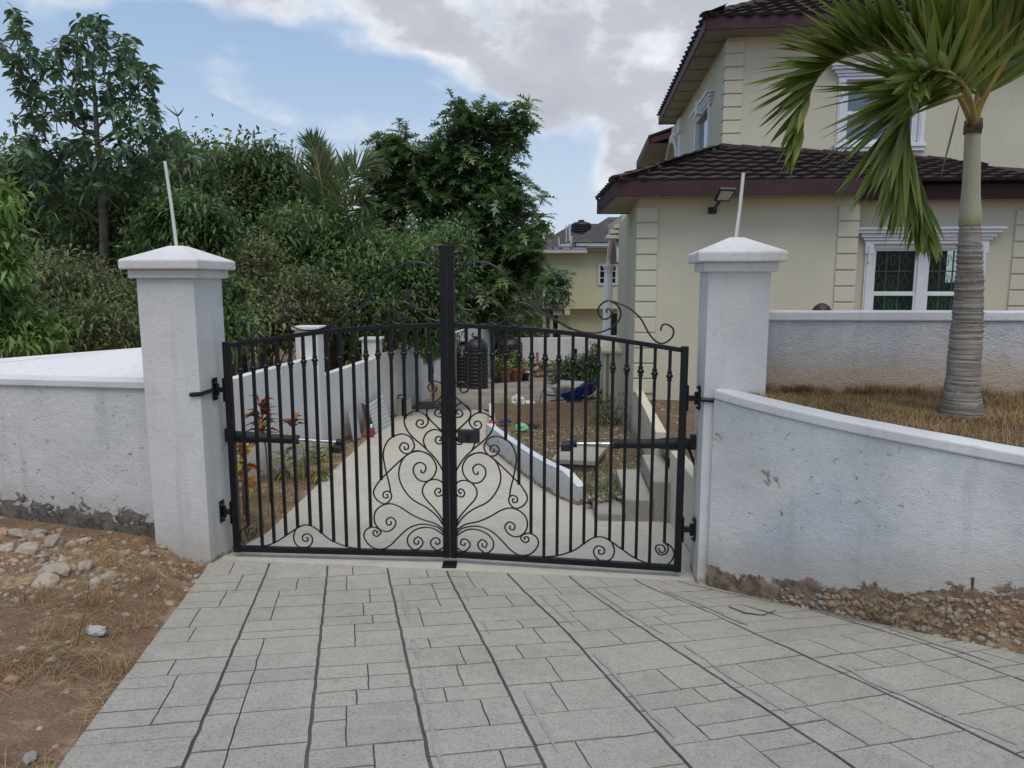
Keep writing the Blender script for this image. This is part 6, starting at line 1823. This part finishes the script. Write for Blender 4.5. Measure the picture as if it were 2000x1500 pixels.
# coconut palm beyond the trees
CY = 16.4
cb = atY(640, 480, CY)
coco = thing('coconut_palm', 'coconut palm with feathery fronds rising above the dark trees', 'palm tree', (cb.x, CY, -.9))
MB().tube([Vector((cb.x, CY, -1.2)), Vector((cb.x + .1, CY, 1.5)), atY(640, 455, CY)], [.13, .10, .08], 10).build('trunk', M_BARK, coco, True)
def CO(l): return [atY(px, py, CY + dy) for px, py, dy in l]
frond(coco, CO([(638, 470, 0), (634, 410, -.1), (626, 350, -.2), (616, 300, -.1), (607, 274, 0)]), 0.0272, 110, 0.756, 0.0408, 1, L_COCO, 11, .06, (44, 14), .25, both=.5)
frond(coco, CO([(640, 470, 0), (638, 400, .3), (634, 330, .5), (628, 285, .8)]), 0.0238, 100, 0.684, 0.0374, -1, L_COCO, 12, .08, (38, 14), .3, both=.5)
frond(coco, CO([(634, 460, 0), (608, 385, .2), (578, 330, .4), (548, 304, .6)]), 0.0204, 80, 0.648, 0.0340, 1, L_COCO, 13, .1, (44, 15), .7, both=.5)
frond(coco, CO([(645, 470, 0), (666, 390, -.2), (692, 338, -.3), (718, 318, -.2), (730, 330, 0)]), 0.0204, 90, 0.720, 0.0340, 1, L_COCO, 14, .1, (46, 15), .9, both=.5)
frond(coco, CO([(648, 460, -.3), (680, 410, -.6), (706, 388, -.8), (716, 412, -.8)]), 0.0170, 70, 0.648, 0.0340, 1, L_COCO, 15, .1, (46, 15), 1.0, both=.5)
frond(coco, CO([(650, 480, -.5), (690, 450, -.8), (726, 446, -1), (748, 476, -1)]), 0.0170, 60, 0.504, 0.0306, -1, L_COCO, 16, .1, (46, 15), .9, both=.5)
frond(coco, CO([(638, 465, .3), (652, 390, .6), (664, 340, .9), (676, 312, 1.1)]), 0.0204, 80, 0.648, 0.0340, 1, L_COCO, 17, .1, (42, 15), .5, both=.5)
# ------------------------------------------------------------------ garden plants along the inner wall and in the yard
def cordyline(label, base, top, leaves, L_, W_, mat, seed, name='cordyline', cat='plant', group=None, stemr=.012, spread=.5, arch=.5):
    rg = np.random.default_rng(seed); base = Vector(base); top = Vector(top)
    t = thing(name, label, cat, base, group)
    m = MB(); m.tube([base - UP * .05, base.lerp(top, .5) + Vector((.01, 0, 0)), top], [stemr, stemr * .9, stemr * .6], 6); m.build('stem', M_TWIG, t, True)
    P, D = [], []
    for k in range(leaves):
        f = rg.uniform(1 - spread, 1.0); a = k * 2.4 + rg.normal(0, .3)
        P.append(base.lerp(top, f)); D.append((math.cos(a), math.sin(a), arch + rg.normal(0, .3) + (f - .8) * 1.5))
    leafmesh('leaves', np.array(P), np.array(D), L_ * rg.uniform(.7, 1.2, leaves), W_ * rg.uniform(.8, 1.2, leaves), mat, t, seed=seed, droop=.35, fold=.2)
    return t
def pl(px, pyb, pyt, pxt=None):
    b = onG(px, pyb, lambda x, y: gz(x, y)); return b, atY(pxt or px, pyt, b.y)
def plY(px, pyt, Y, pxb=None):
    x = atY(pxb or px, 800, Y).x; b = Vector((x, Y, gz(x, Y))); return b, atY(px, pyt, Y)
GP = 'coloured plants along the boundary wall'
b, t = plY(508, 785, 7.9, 520); cordyline('tall cordyline with bronze red leaves against the white wall', b, t, 44, .24, .085, L_RED, 1, group=GP, spread=.36)
b, t = plY(572, 822, 8.7, 575); cordyline('small cordyline with drooping brown red leaves right of the tall one', b, t, 13, .24, .075, L_RED, 2, group=GP, spread=.14, arch=.7)
b, t = plY(473, 875, 7.1, 470); cordyline('orange croton close behind the hinge post', b, t, 32, .20, .075, L_CROTON, 3, 'croton', group=GP, spread=.55)
b, t = plY(468, 858, 7.4, 466); cordyline('yellow topped croton behind the gate arm housing', b, t, 14, .16, .06, L_YELLOW, 14, 'croton', group=GP, spread=.3)
b, t = plY(550, 855, 9.0, 552); cordyline('green and white striped bush below the small cordyline', b, t, 46, .26, .035, L_YELLOW, 4, 'variegated_bush', group=GP, spread=.9)
b, t = plY(590, 865, 9.2, 592); cordyline('slender green bush with narrow leaves in the middle of the border', b, t, 34, .22, .03, L_YELLOW, 5, 'variegated_bush', group=GP, spread=.9)
b, t = plY(618, 870, 8.9, 622); cordyline('yellow green bush nearest the drive in the border', b, t, 46, .17, .05, L_YELLOW, 6, 'variegated_bush', group=GP, spread=.8)
b, t = plY(645, 858, 9.6, 645); cordyline('thin plant with a yellow top at the end of the border', b, t, 20, .13, .04, L_YELLOW, 7, 'variegated_bush', group=GP, spread=.35)
# things leaning on the boundary wall
def leaning(name, label, cat, px0, px1, pyb0, pyb1, pyt0, pyt1, mat, th=.025, lean=.10, group=None, ribs=0):
    A = onG(px0, pyb0, zd); B = onG(px1, pyb1, zd)
    hA = atY(px0, pyt0, A.y).z - A.z; hB = atY(px1, pyt1, B.y).z - B.z
    d = (B - A); d.z = 0; n = Vector((-d.y, d.x, 0)).normalized()
    ta, tb = A + UP * hA + n * lean, B + UP * hB + n * lean
    m = MB().add([A, B, tb, ta, A + n * th, B + n * th, tb + n * th, ta + n * th], [(0, 1, 2, 3), (7, 6, 5, 4), (0, 4, 5, 1), (1, 5, 6, 2), (2, 6, 7, 3), (3, 7, 4, 0)])
    if ribs:
        t = thing(name, label, cat, A, group); m.build('board', mat, t, bevel=.003)
        for k in range(ribs):
            f = (k + .5) / ribs
            MB().box(A.lerp(ta, f) - n * .006, B.lerp(tb, f) - A.lerp(ta, f), n * .008, UP * .018).build('batten', mat, t)
        return t
    o = m.build(name, mat, None, bevel=.003); return tag(o, label, cat, group)
GB = 'boards leaning on the boundary wall'
leaning('ribbed_panel', 'large white ribbed panel leaning on the boundary wall', 'panel', 734, 766, 848, 829, 796, 772, simple('pale_panel', (.52, .53, .54), .6, .06, 3), .03, .16, GB, ribs=8)
leaning('plywood_board', 'small brown board leaning left of the ribbed panel', 'board', 707, 716, 850, 852, 811, 806, simple('plywood', (.34, .215, .12), .8, .2, 5), .02, .08, GB)
leaning('dark_board', 'narrow dark green board against the edge of the ribbed panel', 'board', 722, 734, 852, 848, 788, 794, simple('dark_green_board', (.05, .055, .045), .7), .015, .14, GB)
leaning('marble_sheet', 'speckled grey sheet leaning left of the brown board', 'board', 691, 706, 862, 854, 802, 800, simple('speckled_sheet', (.46, .48, .51), .5, .25, 60), .012, .07, GB)
leaning('plywood_board', 'pale plywood sheet leaning at the far end of the boundary wall', 'board', 836, 862, 778, 775, 747, 752, simple('pale_plywood', (.42, .29, .16), .8, .15, 5), .02, .06, GB)
a = onG(726, 854, zd)
t = thing('red_bottle', 'small red bottle with a white cap at the foot of the ribbed panel', 'bottle', a)
MB().lathe(a, [(.035, 0), (.04, .02), (.04, .13), (.02, .16), (.018, .17)], 12).build('body', simple('red_label', (.28, .03, .05), .4), t, True, 0, 40)
MB().lathe(a + UP * .17, [(.022, 0), (.022, .05), (.015, .06)], 12).build('cap', M_TRIM, t, True, 0, 40)
a = onG(783, 812, zd)
t = thing('concrete_block', 'grey hollow concrete block with a tap on it near the boundary wall', 'block', a)
m = MB()
for k, (x0, x1) in enumerate(((0, .03), (.17, .20), (.34, .37))): m.box(a + Vector((x0 - .15, 0, 0)), (x1 - x0, 0, 0), (0, .15, 0), (0, 0, .36))
m.box(a + Vector((-.12, 0, 0)), (.31, 0, 0), (0, .028, 0), (0, 0, .36)); m.box(a + Vector((-.12, .122, 0)), (.31, 0, 0), (0, .028, 0), (0, 0, .36)); m.build('block', M_STEP, t)
MB().tube([a + Vector((-.06, .08, .37)), a + Vector((-.06, .08, .43)), a + Vector((.05, .06, .44)), a + Vector((.07, .05, .41))], .016, 7).build('tap', M_PLAST, t, True)
a = onG(812, 800, zd)
tag(MB().box(a + Vector((-.1, 0, .003)), (.9, .3, 0), (-.1, .9, 0), (0, 0, .012)).build('floor_mat', simple('brown_mat', (.12, .085, .07), .95, .3, 8), None), 'dark brown mat lying on the drive near the far wall', 'mat')
# potted plants by the tanks
TERRA = simple('terracotta', (.27, .095, .055), .8, .15, 6, .15, 60)
def pot(px, pyb, r, h, label, leaves, L_, W_, mat, seed, up, potmat=None):
    a = onG(px, pyb, zd); t = thing('potted_plant', label, 'potted plant', a, 'potted plants by the black tanks')
    MB().lathe(a, [(r * .7, 0), (r * .74, .01), (r * .95, h * .8), (r * 1.06, h * .82), (r * 1.06, h), (r * .9, h), (r * .88, h * .9)], 20).build('pot', potmat or TERRA, t, True, 0, 40)
    rg = np.random.default_rng(seed); n = leaves; an = rg.uniform(0, 6.28, n)
    D = np.stack([np.cos(an), np.sin(an), np.full(n, up) + rg.normal(0, .5, n)], 1)
    P = np.array([[a.x, a.y, a.z + h * .95]]) + rg.normal(0, .09, (n, 3)) * np.array([1, 1, 1.8]) + np.array([[0, 0, .12]])
    leafmesh('foliage', P, D, L_ * rg.uniform(.6, 1.2, n), W_, mat, t, seed=seed, droop=.25)
    return t
pot(985, 747, .22, .40, 'terracotta pot with yellow green leaves, left of the two big pots', 60, .34, .07, L_YELLOW, 21, .9)
pot(1008, 745, .26, .46, 'biggest terracotta pot with bright green leaves on top', 80, .36, .09, L_LIGHT, 22, 1.1)
pot(968, 748, .16, .2, 'tall spiky green plant beside the black tank', 70, .55, .05, L_MID, 23, 1.9, M_PLAST)
pot(1026, 744, .14, .25, 'small drooping plant right of the big pot', 40, .3, .05, L_YELLOW, 24, .5, M_PLAST)
a = onG(1031, 741, zd); tag(MB().lathe(a, [(.08, 0), (.10, .02), (.11, .26), (.10, .27)], 14).build('white_bucket', M_TRIM2, None, True, 0, 40), 'little white bucket beside the drooping pot plant', 'bucket')
def bush(name, label, cat, lobes, clumps, per, L_, W_, mat, seed, base): return tree(name, label, cat, base, lobes, clumps, per, L_, W_, mat, seed, ctr=.16, trunk=.03, limbs=6)
YB = 22.6
bush('ixora_hedge', 'low dark green bush in front of the stone wall at the back', 'bush', [lb(1105, 738, YB, 30, 18), lb(1140, 728, YB, 40, 26), lb(1165, 718, YB, 26, 34)], 170, 40, .12, .05, L_DARK, 81, (atY(1130, 745, YB).x, YB, zd(1.5, YB)))
bush('weed_clump', 'pale green weeds with small white flowers against the house base', 'weeds', [lb(1191, 826, 12.2, 9, 20), lb(1186, 800, 12.4, 8, 14)], 26, 26, .07, .025, L_DRYMIX, 82, (atY(1190, 850, 12.2).x, 12.2, -.2))
# tools and barrows
def tube_thing(name, label, cat, pts, r, mat, group=None):
    return tag(MB().tube(pts, r, 7).build(name, mat, None, True, 0, 40), label, cat, group)
YT = 15.6
gB = lambda px, py: onG(px, py, zd)
def wheelbarrow(label, c, dx, trc, seed, tilt=0):
    t = thing('wheelbarrow', label, 'wheelbarrow', c, 'wheelbarrows on the paved yard')
    m = MB(); z0, z1 = .26, .52
    lo = [(-.30, -.17, z0), (.22, -.17, z0), (.22, .17, z0), (-.30, .17, z0)]; hi = [(-.42, -.30, z1), (.36, -.30, z1 + .06), (.36, .30, z1 + .06), (-.42, .30, z1)]
    Rz = Matrix.Rotation(dx, 3, 'Z') @ Matrix.Rotation(tilt, 3, 'Y')
    T = lambda p: Vector(c) + Rz @ Vector(p)
    ins = [(x * .96, y * .96, z + .01) for x, y, z in lo]
    m.add([T(p) for p in lo] + [T(p) for p in hi] + [T(p) for p in ins], [(3, 2, 1, 0)] + [(k, (k + 1) % 4, 4 + (k + 1) % 4, 4 + k) for k in range(4)] + [(8, 9, 10, 11)] + [(8 + (k + 1) % 4, 8 + k, 4 + k, 4 + (k + 1) % 4) for k in range(4)])
    m.build('tray', trc, t)
    for s in (-1, 1):
        MB().tube([T((.52, s * .05, .18)), T((.1, s * .14, .24)), T((-.5, s * .24, .34)), T((-.85, s * .27, .40))], .017, 6).build('handle', M_PLAST, t, True)
        MB().tube([T((-.32, s * .2, .28)), T((-.36, s * .2, .0))], .014, 6).build('leg', M_PLAST, t, True)
    w = MB(); pts = [T((.50 + .17 * math.cos(a), 0, .17 + .17 * math.sin(a))) for a in np.linspace(0, 6.2832, 18)]
    w.tube(pts, .035, 6, False); w.build('wheel', M_PLAST, t, True)
    return t, T
g = gB(1112, 800); wb, T = wheelbarrow('grey metal wheelbarrow with rubbish heaped in it', (g.x, g.y + .3, g.z), 1.2, simple('dull_metal', (.42, .42, .41), .5, .2, 9), 1)
for k in range(5):
    rock('debris', T((R.uniform(-.3, .2), R.uniform(-.15, .15), .5)), .07, wb)
g = gB(1148, 806); wheelbarrow('blue wheelbarrow tipped up beside the house', (g.x, g.y + .15, g.z + .02), -.3, simple('blue_tray_paint', (.015, .03, .17), .4, .2, 9), 2, -.30)
YEL = simple('yellow_handle', (.55, .36, .03), .5)
A, B = gB(1100, 803), atY(1160, 770, gB(1130, 806).y - .1)
t = thing('shovel', 'shovel with a long yellow handle lying across the barrows', 'shovel', A)
MB().tube([A + UP * .02, A.lerp(B, .5), B], .017, 7).build('handle', YEL, t, True); d = (B - A).normalized()
MB().box(B - Vector((.06, 0, .05)), d * .24, Vector((0, .16, .02)), UP * .015).build('blade', simple('dull_metal', (.42, .42, .41)), t)
A2, B2 = gB(1101, 805), atY(1120, 790, gB(1101, 805).y); tube_thing('tool_handle', 'short yellow tool handle lying under the shovel', 'tool', [A2 + UP * .02, B2], .015, YEL)
g = gB(1042, 806)
GS = 'thin sticks and rods by the garden kerb'
tube_thing('stick', 'thin brown stick leaning furthest left by the kerb', 'stick', [g, atY(1034, 752, g.y + .2)], .010, simple('brown_stick', (.13, .09, .06)), GS)
tube_thing('stick', 'shorter brown stick beside the leaning brown one', 'stick', [g + Vector((.03, 0, 0)), atY(1038, 768, g.y + .2)], .010, simple('brown_stick', (.13, .09, .06)), GS)
g = gB(1048, 802); tube_thing('stick', 'thin black rod leaning to the right by the kerb', 'stick', [g, atY(1062, 756, g.y + .2)], .009, M_PLAST, GS)
g = gB(1049, 800); tube_thing('hose_piece', 'short curved piece of black hose behind the kerb', 'hose', [g + UP * .03, atY(1055, 792, g.y), atY(1063, 788, g.y)], .018, M_PLAST)
g = gB(1072, 801); tube_thing('hose_piece', 'tiny black length of hose right of the curved piece', 'hose', [g + UP * .03, atY(1081, 800, g.y)], .018, M_PLAST)
def blob(name, label, cat, c, r, mat, seed, flat=.6):
    bm = bmesh.new(); bmesh.ops.create_icosphere(bm, subdivisions=3, radius=1)
    for v in bm.verts:
        d = v.co.normalized(); k = 1 + .28 * mnoise.noise(d * 1.7 + Vector((seed, 0, 0))) + .14 * mnoise.noise(d * 5 + Vector((seed, 3, 0)))
        v.co = Vector((d.x * r[0] * k, d.y * r[1] * k, max(-.3, d.z) * r[2] * k))
    me = bpy.data.meshes.new(name); bm.to_mesh(me); bm.free(); me.materials.append(mat)
    o = link(name, me); o.location = c; return tag(o, label, cat)
g = gB(1012, 808); blob('plastic_sack', 'crumpled white sack lying on the kerb of the garden bed', 'sack', g + UP * .26, (.17, .14, .16), simple('white_sack', (.60, .57, .52), .7), 1)
blob('plastic_sack', 'flat pale rag lying right of the white sack', 'rag', gB(1032, 807) + UP * .22, (.15, .1, .06), simple('white_sack', (.60, .57, .52), .7), 4)
def bedz(x, y): return zd(x, y) + .25
g = onG(1018, 840, bedz); blob('green_bag', 'crumpled bright green plastic bag on the soil bed', 'bag', g + UP * .03, (.11, .09, .09), simple('green_plastic', (.20, .46, .22), .5), 7)
g = onG(962, 828, bedz); blob('red_cup', 'small crushed red and orange packet on the kerb end', 'packet', g + UP * .02, (.06, .05, .06), simple('red_plastic', (.45, .07, .04), .4), 9)
g = onG(986, 826, bedz); blob('blue_rag', 'dark blue and red rag beside the crushed packet', 'rag', g + UP * .02, (.12, .09, .05), simple('blue_cloth', (.04, .05, .12), .9, .5, 20), 12)
g = onG(1004, 832, bedz); tag(MB().box(g, (.42, -.1, 0), (.03, .16, 0), (0, 0, .04)).build('timber_offcut', simple('dark_timber', (.07, .05, .04), .9, .3, 9), None, bevel=.004), 'dark timber offcut lying on the soil bed', 'timber')
g = onG(1150, 806, zd); t = thing('paint_tin', 'small pale red and white tin beside the blue barrow', 'tin', g + Vector((-.02, -.2, .2)))
MB().lathe(g + Vector((-.02, -.2, .0)), [(.05, 0), (.055, .01), (.055, .16), (.05, .17)], 14).build('can', simple('pale_red_tin', (.50, .25, .24), .4), t, True, 0, 40)
# dark dome behind the garden wall, its kind unclear; body below it assumed
c = atY(1605, 606, 8.6)
domed_object = thing('brown_dome', 'dark brown rounded dome just showing over the garden wall left of the window', 'domed_object', (c.x, c.y, .44))
r_ = .118; zt0 = atY(1606, 592, 8.6).z
hh_ = zt0 - .44
MB().lathe((c.x, c.y, .44), [(.16, 0), (.18, .04), (.12, .12), (.10, hh_ * .45), (.16, hh_ * .7), (.13, hh_ - .26), (.10, hh_ - .2)], 22).build('body', simple('dark_brown_gloss', (.035, .018, .018), .45, .3, 6), domed_object, True, 0, 40)
MB().lathe((c.x, c.y, zt0 - .16), [(.10, -.05), (r_, .0), (r_ * .99, .04), (r_ * .9, .085), (r_ * .7, .122), (r_ * .42, .148), (.02, .16)], 26).build('dome', simple('dark_brown_gloss', (.035, .018, .018), .45, .3, 6), domed_object, True)

# ------------------------------------------------------------------ rubble, gravel, dry grass
def dz(x, y): return gz(x, y)
GR = 'limestone rocks heaped by the specked wall'
big = [(40, 1050, 36, 'pale angular rock against the stained foot of the specked wall, left of the heap'), (75, 1046, 30, 'buff rock touching the stained wall foot above the flat brown rock'), (55, 1078, 36, 'flat brownish rock in the middle of the heap'),
       (104, 1064, 42, 'biggest angular pale rock standing in the heap below the specked wall'), (140, 1066, 22, 'small pale rock just right of the biggest angular rock'), (166, 1060, 27, 'rounded grey rock nearest the wall foot at the right end of the heap'),
       (150, 1082, 22, 'small buff rock below the rounded grey rock'), (120, 1098, 23, 'lumpy white rock in the lower middle of the heap'), (82, 1092, 24, 'grey brown rock low in the heap left of the lumpy white rock'), (106, 1124, 52, 'long flat grey rock at the lower edge of the heap'),
       (92, 1142, 44, 'broad pale flat rock lowest in the heap'), (166, 1112, 30, 'reddish buff rock right of the long flat grey rock'), (215, 1130, 36, 'flat pale rock furthest right at the lower edge of the heap'), (185, 1140, 26, 'small flat rock between the reddish buff rock and the far flat rock'),
       (245, 1084, 24, 'lone ochre rock under the wall between heap and pillar'), (286, 1084, 28, 'grey rock closest to the pillar foot'), (10, 1044, 32, 'whitish rock at the left edge against the wall foot'), (14, 1074, 28, 'orange brown rock at the left edge of the heap'),
       (20, 1330, 26, 'single buff stone on the bare ground midway down the left edge'), (58, 1486, 28, 'pale stone beside the lower end of the driveway edge')]
for i, (px, py, w, lab) in enumerate(big):
    p = onG(px, py, gz); s = w / FPX * (p - CAM).length * .5
    o = rock('rock', p + UP * s * .18, s * 1.08, me=ROCK[i % 8]); tag(o, lab, 'rock', GR)
def scatter_rocks(name, pts, smin, smax, label, seed):
    rg = np.random.default_rng(seed)
    base = []
    bm = bmesh.new(); bmesh.ops.create_icosphere(bm, subdivisions=1, radius=1)
    V0 = np.array([v.co for v in bm.verts]); F0 = np.array([[v.index for v in f.verts] for f in bm.faces]); bm.free()
    n = len(pts); P = np.array(pts); s = smin + (smax - smin) * rg.uniform(0, 1, n) ** 2.5
    sc = s[:, None] * rg.uniform([.7, .6, .4], [1.3, 1.1, .9], (n, 3)); an = rg.uniform(0, 6.28, n)
    jit = 1 + rg.normal(0, .20, (n, len(V0), 1))
    L = V0[None] * jit * sc[:, None, :]
    c, si = np.cos(an)[:, None], np.sin(an)[:, None]
    X = L[..., 0] * c - L[..., 1] * si; Y = L[..., 0] * si + L[..., 1] * c
    Vv = np.stack([X, Y, L[..., 2]], -1) + P[:, None, :] + np.array([0, 0, 1]) * (s * -.08)[:, None, None]
    F = (F0[None] + (np.arange(n) * len(V0))[:, None, None]).reshape(-1, 3)
    return tag(fastmesh(name, Vv.reshape(-1, 3), F, M_STONE), label, 'gravel', kind='stuff')
rg = np.random.default_rng(77)
pts = []
hp = [(onG(px + rg.normal(0, 55), py + rg.normal(0, 22), gz)) for px, py in [(70, 1075), (120, 1090), (30, 1070), (160, 1110), (90, 1120)] for _ in range(45)]
pts = [tuple(p) for p in hp if p.y < 6.1 and p.x > -6]
while len(pts) < 800:
    y = rg.uniform(1.6, 5.95); x = edge_x(0, y) - abs(rg.normal(0, 1.2)) - .02
    if x < -5 or (rg.random() > .07 + .93 * sstep(y, 3.6, 5.5)): continue
    pts.append((x, y, gz(x, y)))
scatter_rocks('gravel', pts, .006, .042, 'small stones scattered over the brown earth left of the driveway', 78)
pts = []
for _ in range(2300):
    i = int(rg.uniform(0, 56)); k = int(rg.uniform(0, 7)); a, b = rg.uniform(0, 1), rg.uniform(0, 1)
    p = BANK[i, k] * (1 - a) * (1 - b) + BANK[i + 1, k] * a * (1 - b) + BANK[i, k + 1] * (1 - a) * b + BANK[i + 1, k + 1] * a * b
    pts.append(tuple(p))
scatter_rocks('gravel', pts, .004, .032, 'loose pebbles on the bank below the curving wall', 79)
pts = []
for _ in range(1700):
    i = int(rg.uniform(0, INB.shape[0] - 1)); k = int(rg.uniform(0, INB.shape[1] - 1)); pts.append(tuple(INB[i, k] + rg.normal(0, .06, 3) * np.array([1, 1, 0])))
for _ in range(260):
    y = rg.uniform(6.2, 11); x = rg.uniform(1.9, 4.5); pts.append((x, y, .45))
for _ in range(300):
    y = rg.uniform(6.3, 12); x = rg.uniform(wx(y) + .1, wx(y) + 1.3); pts.append((x, y, gz(x, y)))
scatter_rocks('gravel', pts, .008, .04, 'stones and litter scattered over the garden soil inside the gate', 80)
def blades(name, P, L_, W_, mat, label, seed, lean=.8, cat='grass', flat=0):
    rg = np.random.default_rng(seed); n = len(P); P = np.array(P); an = rg.uniform(0, 6.28, n); ln = np.abs(rg.normal(0, lean, n)) + flat
    D = norm(np.stack([np.cos(an) * ln, np.sin(an) * ln, np.ones(n)], 1)); L_ = L_ * rg.uniform(.5, 1.3, n)
    S = np.stack([-np.sin(an), np.cos(an), np.zeros(n)], 1) * (W_ * rg.uniform(.7, 1.3, n))[:, None]
    H = np.stack([np.cos(an), np.sin(an), np.zeros(n)], 1)
    m1 = P + D * (L_ * .5)[:, None]; tip = P + D * (L_ * .85)[:, None] + H * (L_ * .30)[:, None] - np.array([0, 0, 1]) * (L_ * .12)[:, None]
    V = np.stack([P - S, P + S, m1 + S * .8, m1 - S * .8, tip], 1).reshape(-1, 3); b = (np.arange(n) * 5)[:, None]
    F = np.concatenate([b + np.array([[0, 1, 2]]), b + np.array([[0, 2, 3]]), b + np.array([[3, 2, 4]])], 0)
    return tag(fastmesh(name, V, F, mat), label, cat, kind='stuff')
P = []
tuf = [(rg.uniform(0, 55), rg.uniform(.25, 1)) for _ in range(150)]
def bedpt(i, t):
    i = min(max(i, 0), 57.9); k = t * 12.99; ii, kk = int(i), int(k); a, b = i - ii, k - kk
    return BEDV[ii, kk] * (1 - a) * (1 - b) + BEDV[ii + 1, kk] * a * (1 - b) + BEDV[ii, kk + 1] * (1 - a) * b + BEDV[ii + 1, kk + 1] * a * b
for (i, t) in tuf:
    for _ in range(170): P.append(bedpt(i + rg.normal(0, 1.2), clamp(t + rg.normal(0, .06), .06, .99)))
for _ in range(26000): P.append(bedpt(rg.uniform(0, 57.9), rg.uniform(.06, .99)))
blades('dry_grass', P, .075, .0014, L_STRAW, 'matted dry golden grass in the raised bed round the palm', 5, .9)
P = []
for (i, t, s) in [(rg.uniform(4, 52), rg.uniform(.86, .98), rg.uniform(.5, 1.2)) for _ in range(46)]:
    for _ in range(int(150 * s)): P.append(bedpt(i + rg.normal(0, .8), clamp(t + rg.normal(0, .025), .5, .99)))
blades('dry_grass', P, .15, .0013, L_STRAW, 'taller dry tufts along the foot of the garden wall', 6, .45)
P = []
while len(P) < 9500:
    y = rg.uniform(1.2, 5.95); x = edge_x(0, y) - abs(rg.normal(0, 1.1)) - .01
    if mnoise.noise(Vector((x * 1.6, y * 1.6, 5))) < -.05 + .25 * rg.normal() : continue
    P.append((x, y, gz(x, y)))
blades('dry_grass', P, .12, .0016, L_STRAW, 'flattened dry grass and straw on the earth beside the driveway', 7, .5, flat=2.2)
P = []
for _ in range(26):
    y = rg.uniform(1.5, 5.7); x = edge_x(0, y) - rg.uniform(.05, 1.6)
    for _ in range(60): P.append((x + rg.normal(0, .05), y + rg.normal(0, .05), gz(x, y)))
blades('dry_grass', P, .13, .0016, L_STRAW, 'withered grass tufts on the earth beside the driveway', 8, .9)
P = []
for _ in range(2600):
    i = int(rg.uniform(20, 58)); k = int(rg.uniform(2, 8)); P.append(BANK[i, k] + rg.normal(0, .05, 3) * np.array([1, 1, 0]))
blades('dry_grass', P, .12, .0016, L_STRAW, 'dry straw lying on the gravel bank below the curving wall', 9, .4, flat=2.0)
P = []
for _ in range(5200):
    i = int(rg.uniform(0, INB.shape[0])); k = int(rg.uniform(0, INB.shape[1])); P.append(INB[i, k] + rg.normal(0, .10, 3) * np.array([1, 1, 0]))
def lx(y):
    for (xa_, ya_), (xb2, yb2) in zip(left_pl, left_pl[1:]):
        if ya_ <= y <= yb2: return xa_ + (xb2 - xa_) * (y - ya_) / (yb2 - ya_)
    return -2.5
for _ in range(2400):
    y = rg.uniform(6.3, 12.5); x = rg.uniform(wx(y) + .05, wx(y) + 1.5)
    if x > lx(y) - .08: continue
    P.append((x, y, gz(x, y)))
blades('dry_grass', P, .11, .0032, L_DRYMIX, 'sparse weeds and dry blades on the garden soil inside the gate', 10, .8)
# two dry stalks and a rusty stake
p = onG(150, 1262, gz); tag(MB().tube([p, atY(165, 1200, p.y), atY(176, 1130, p.y + .05)], [.003, .0025, .0015], 5).build('dry_stalk', L_STRAW, None), 'long single straw standing up from the bare earth', 'stalk')
p = atY(1899, 1172, 4.12); tag(MB().tube([p - UP * .06, atY(1900, 1128, 4.1)], .008, 6).build('stake', simple('rusty_iron', (.10, .06, .04), .95, .4, 30), None), 'short rusty stake standing against the foot of the curving wall', 'stake')
p = onG(1430, 1200, zd); tag(MB().tube([onG(1423, 1186, zd) + UP * .006, onG(1455, 1199, zd) + UP * .008, onG(1490, 1203, zd) + UP * .006, onG(1516, 1193, zd) + UP * .006], [.004, .005, .004, .002], 5).build('fallen_twig', M_BARK, None), 'thin curved twig lying on the paving near the curving wall', 'twig')
p = onG(188, 1238, gz); blob('plastic_scrap', 'crumpled clear plastic scrap on the brown earth', 'litter', p + UP * .015, (.06, .045, .035), simple('dull_plastic', (.36, .36, .35), .35, .2, 30), 21)
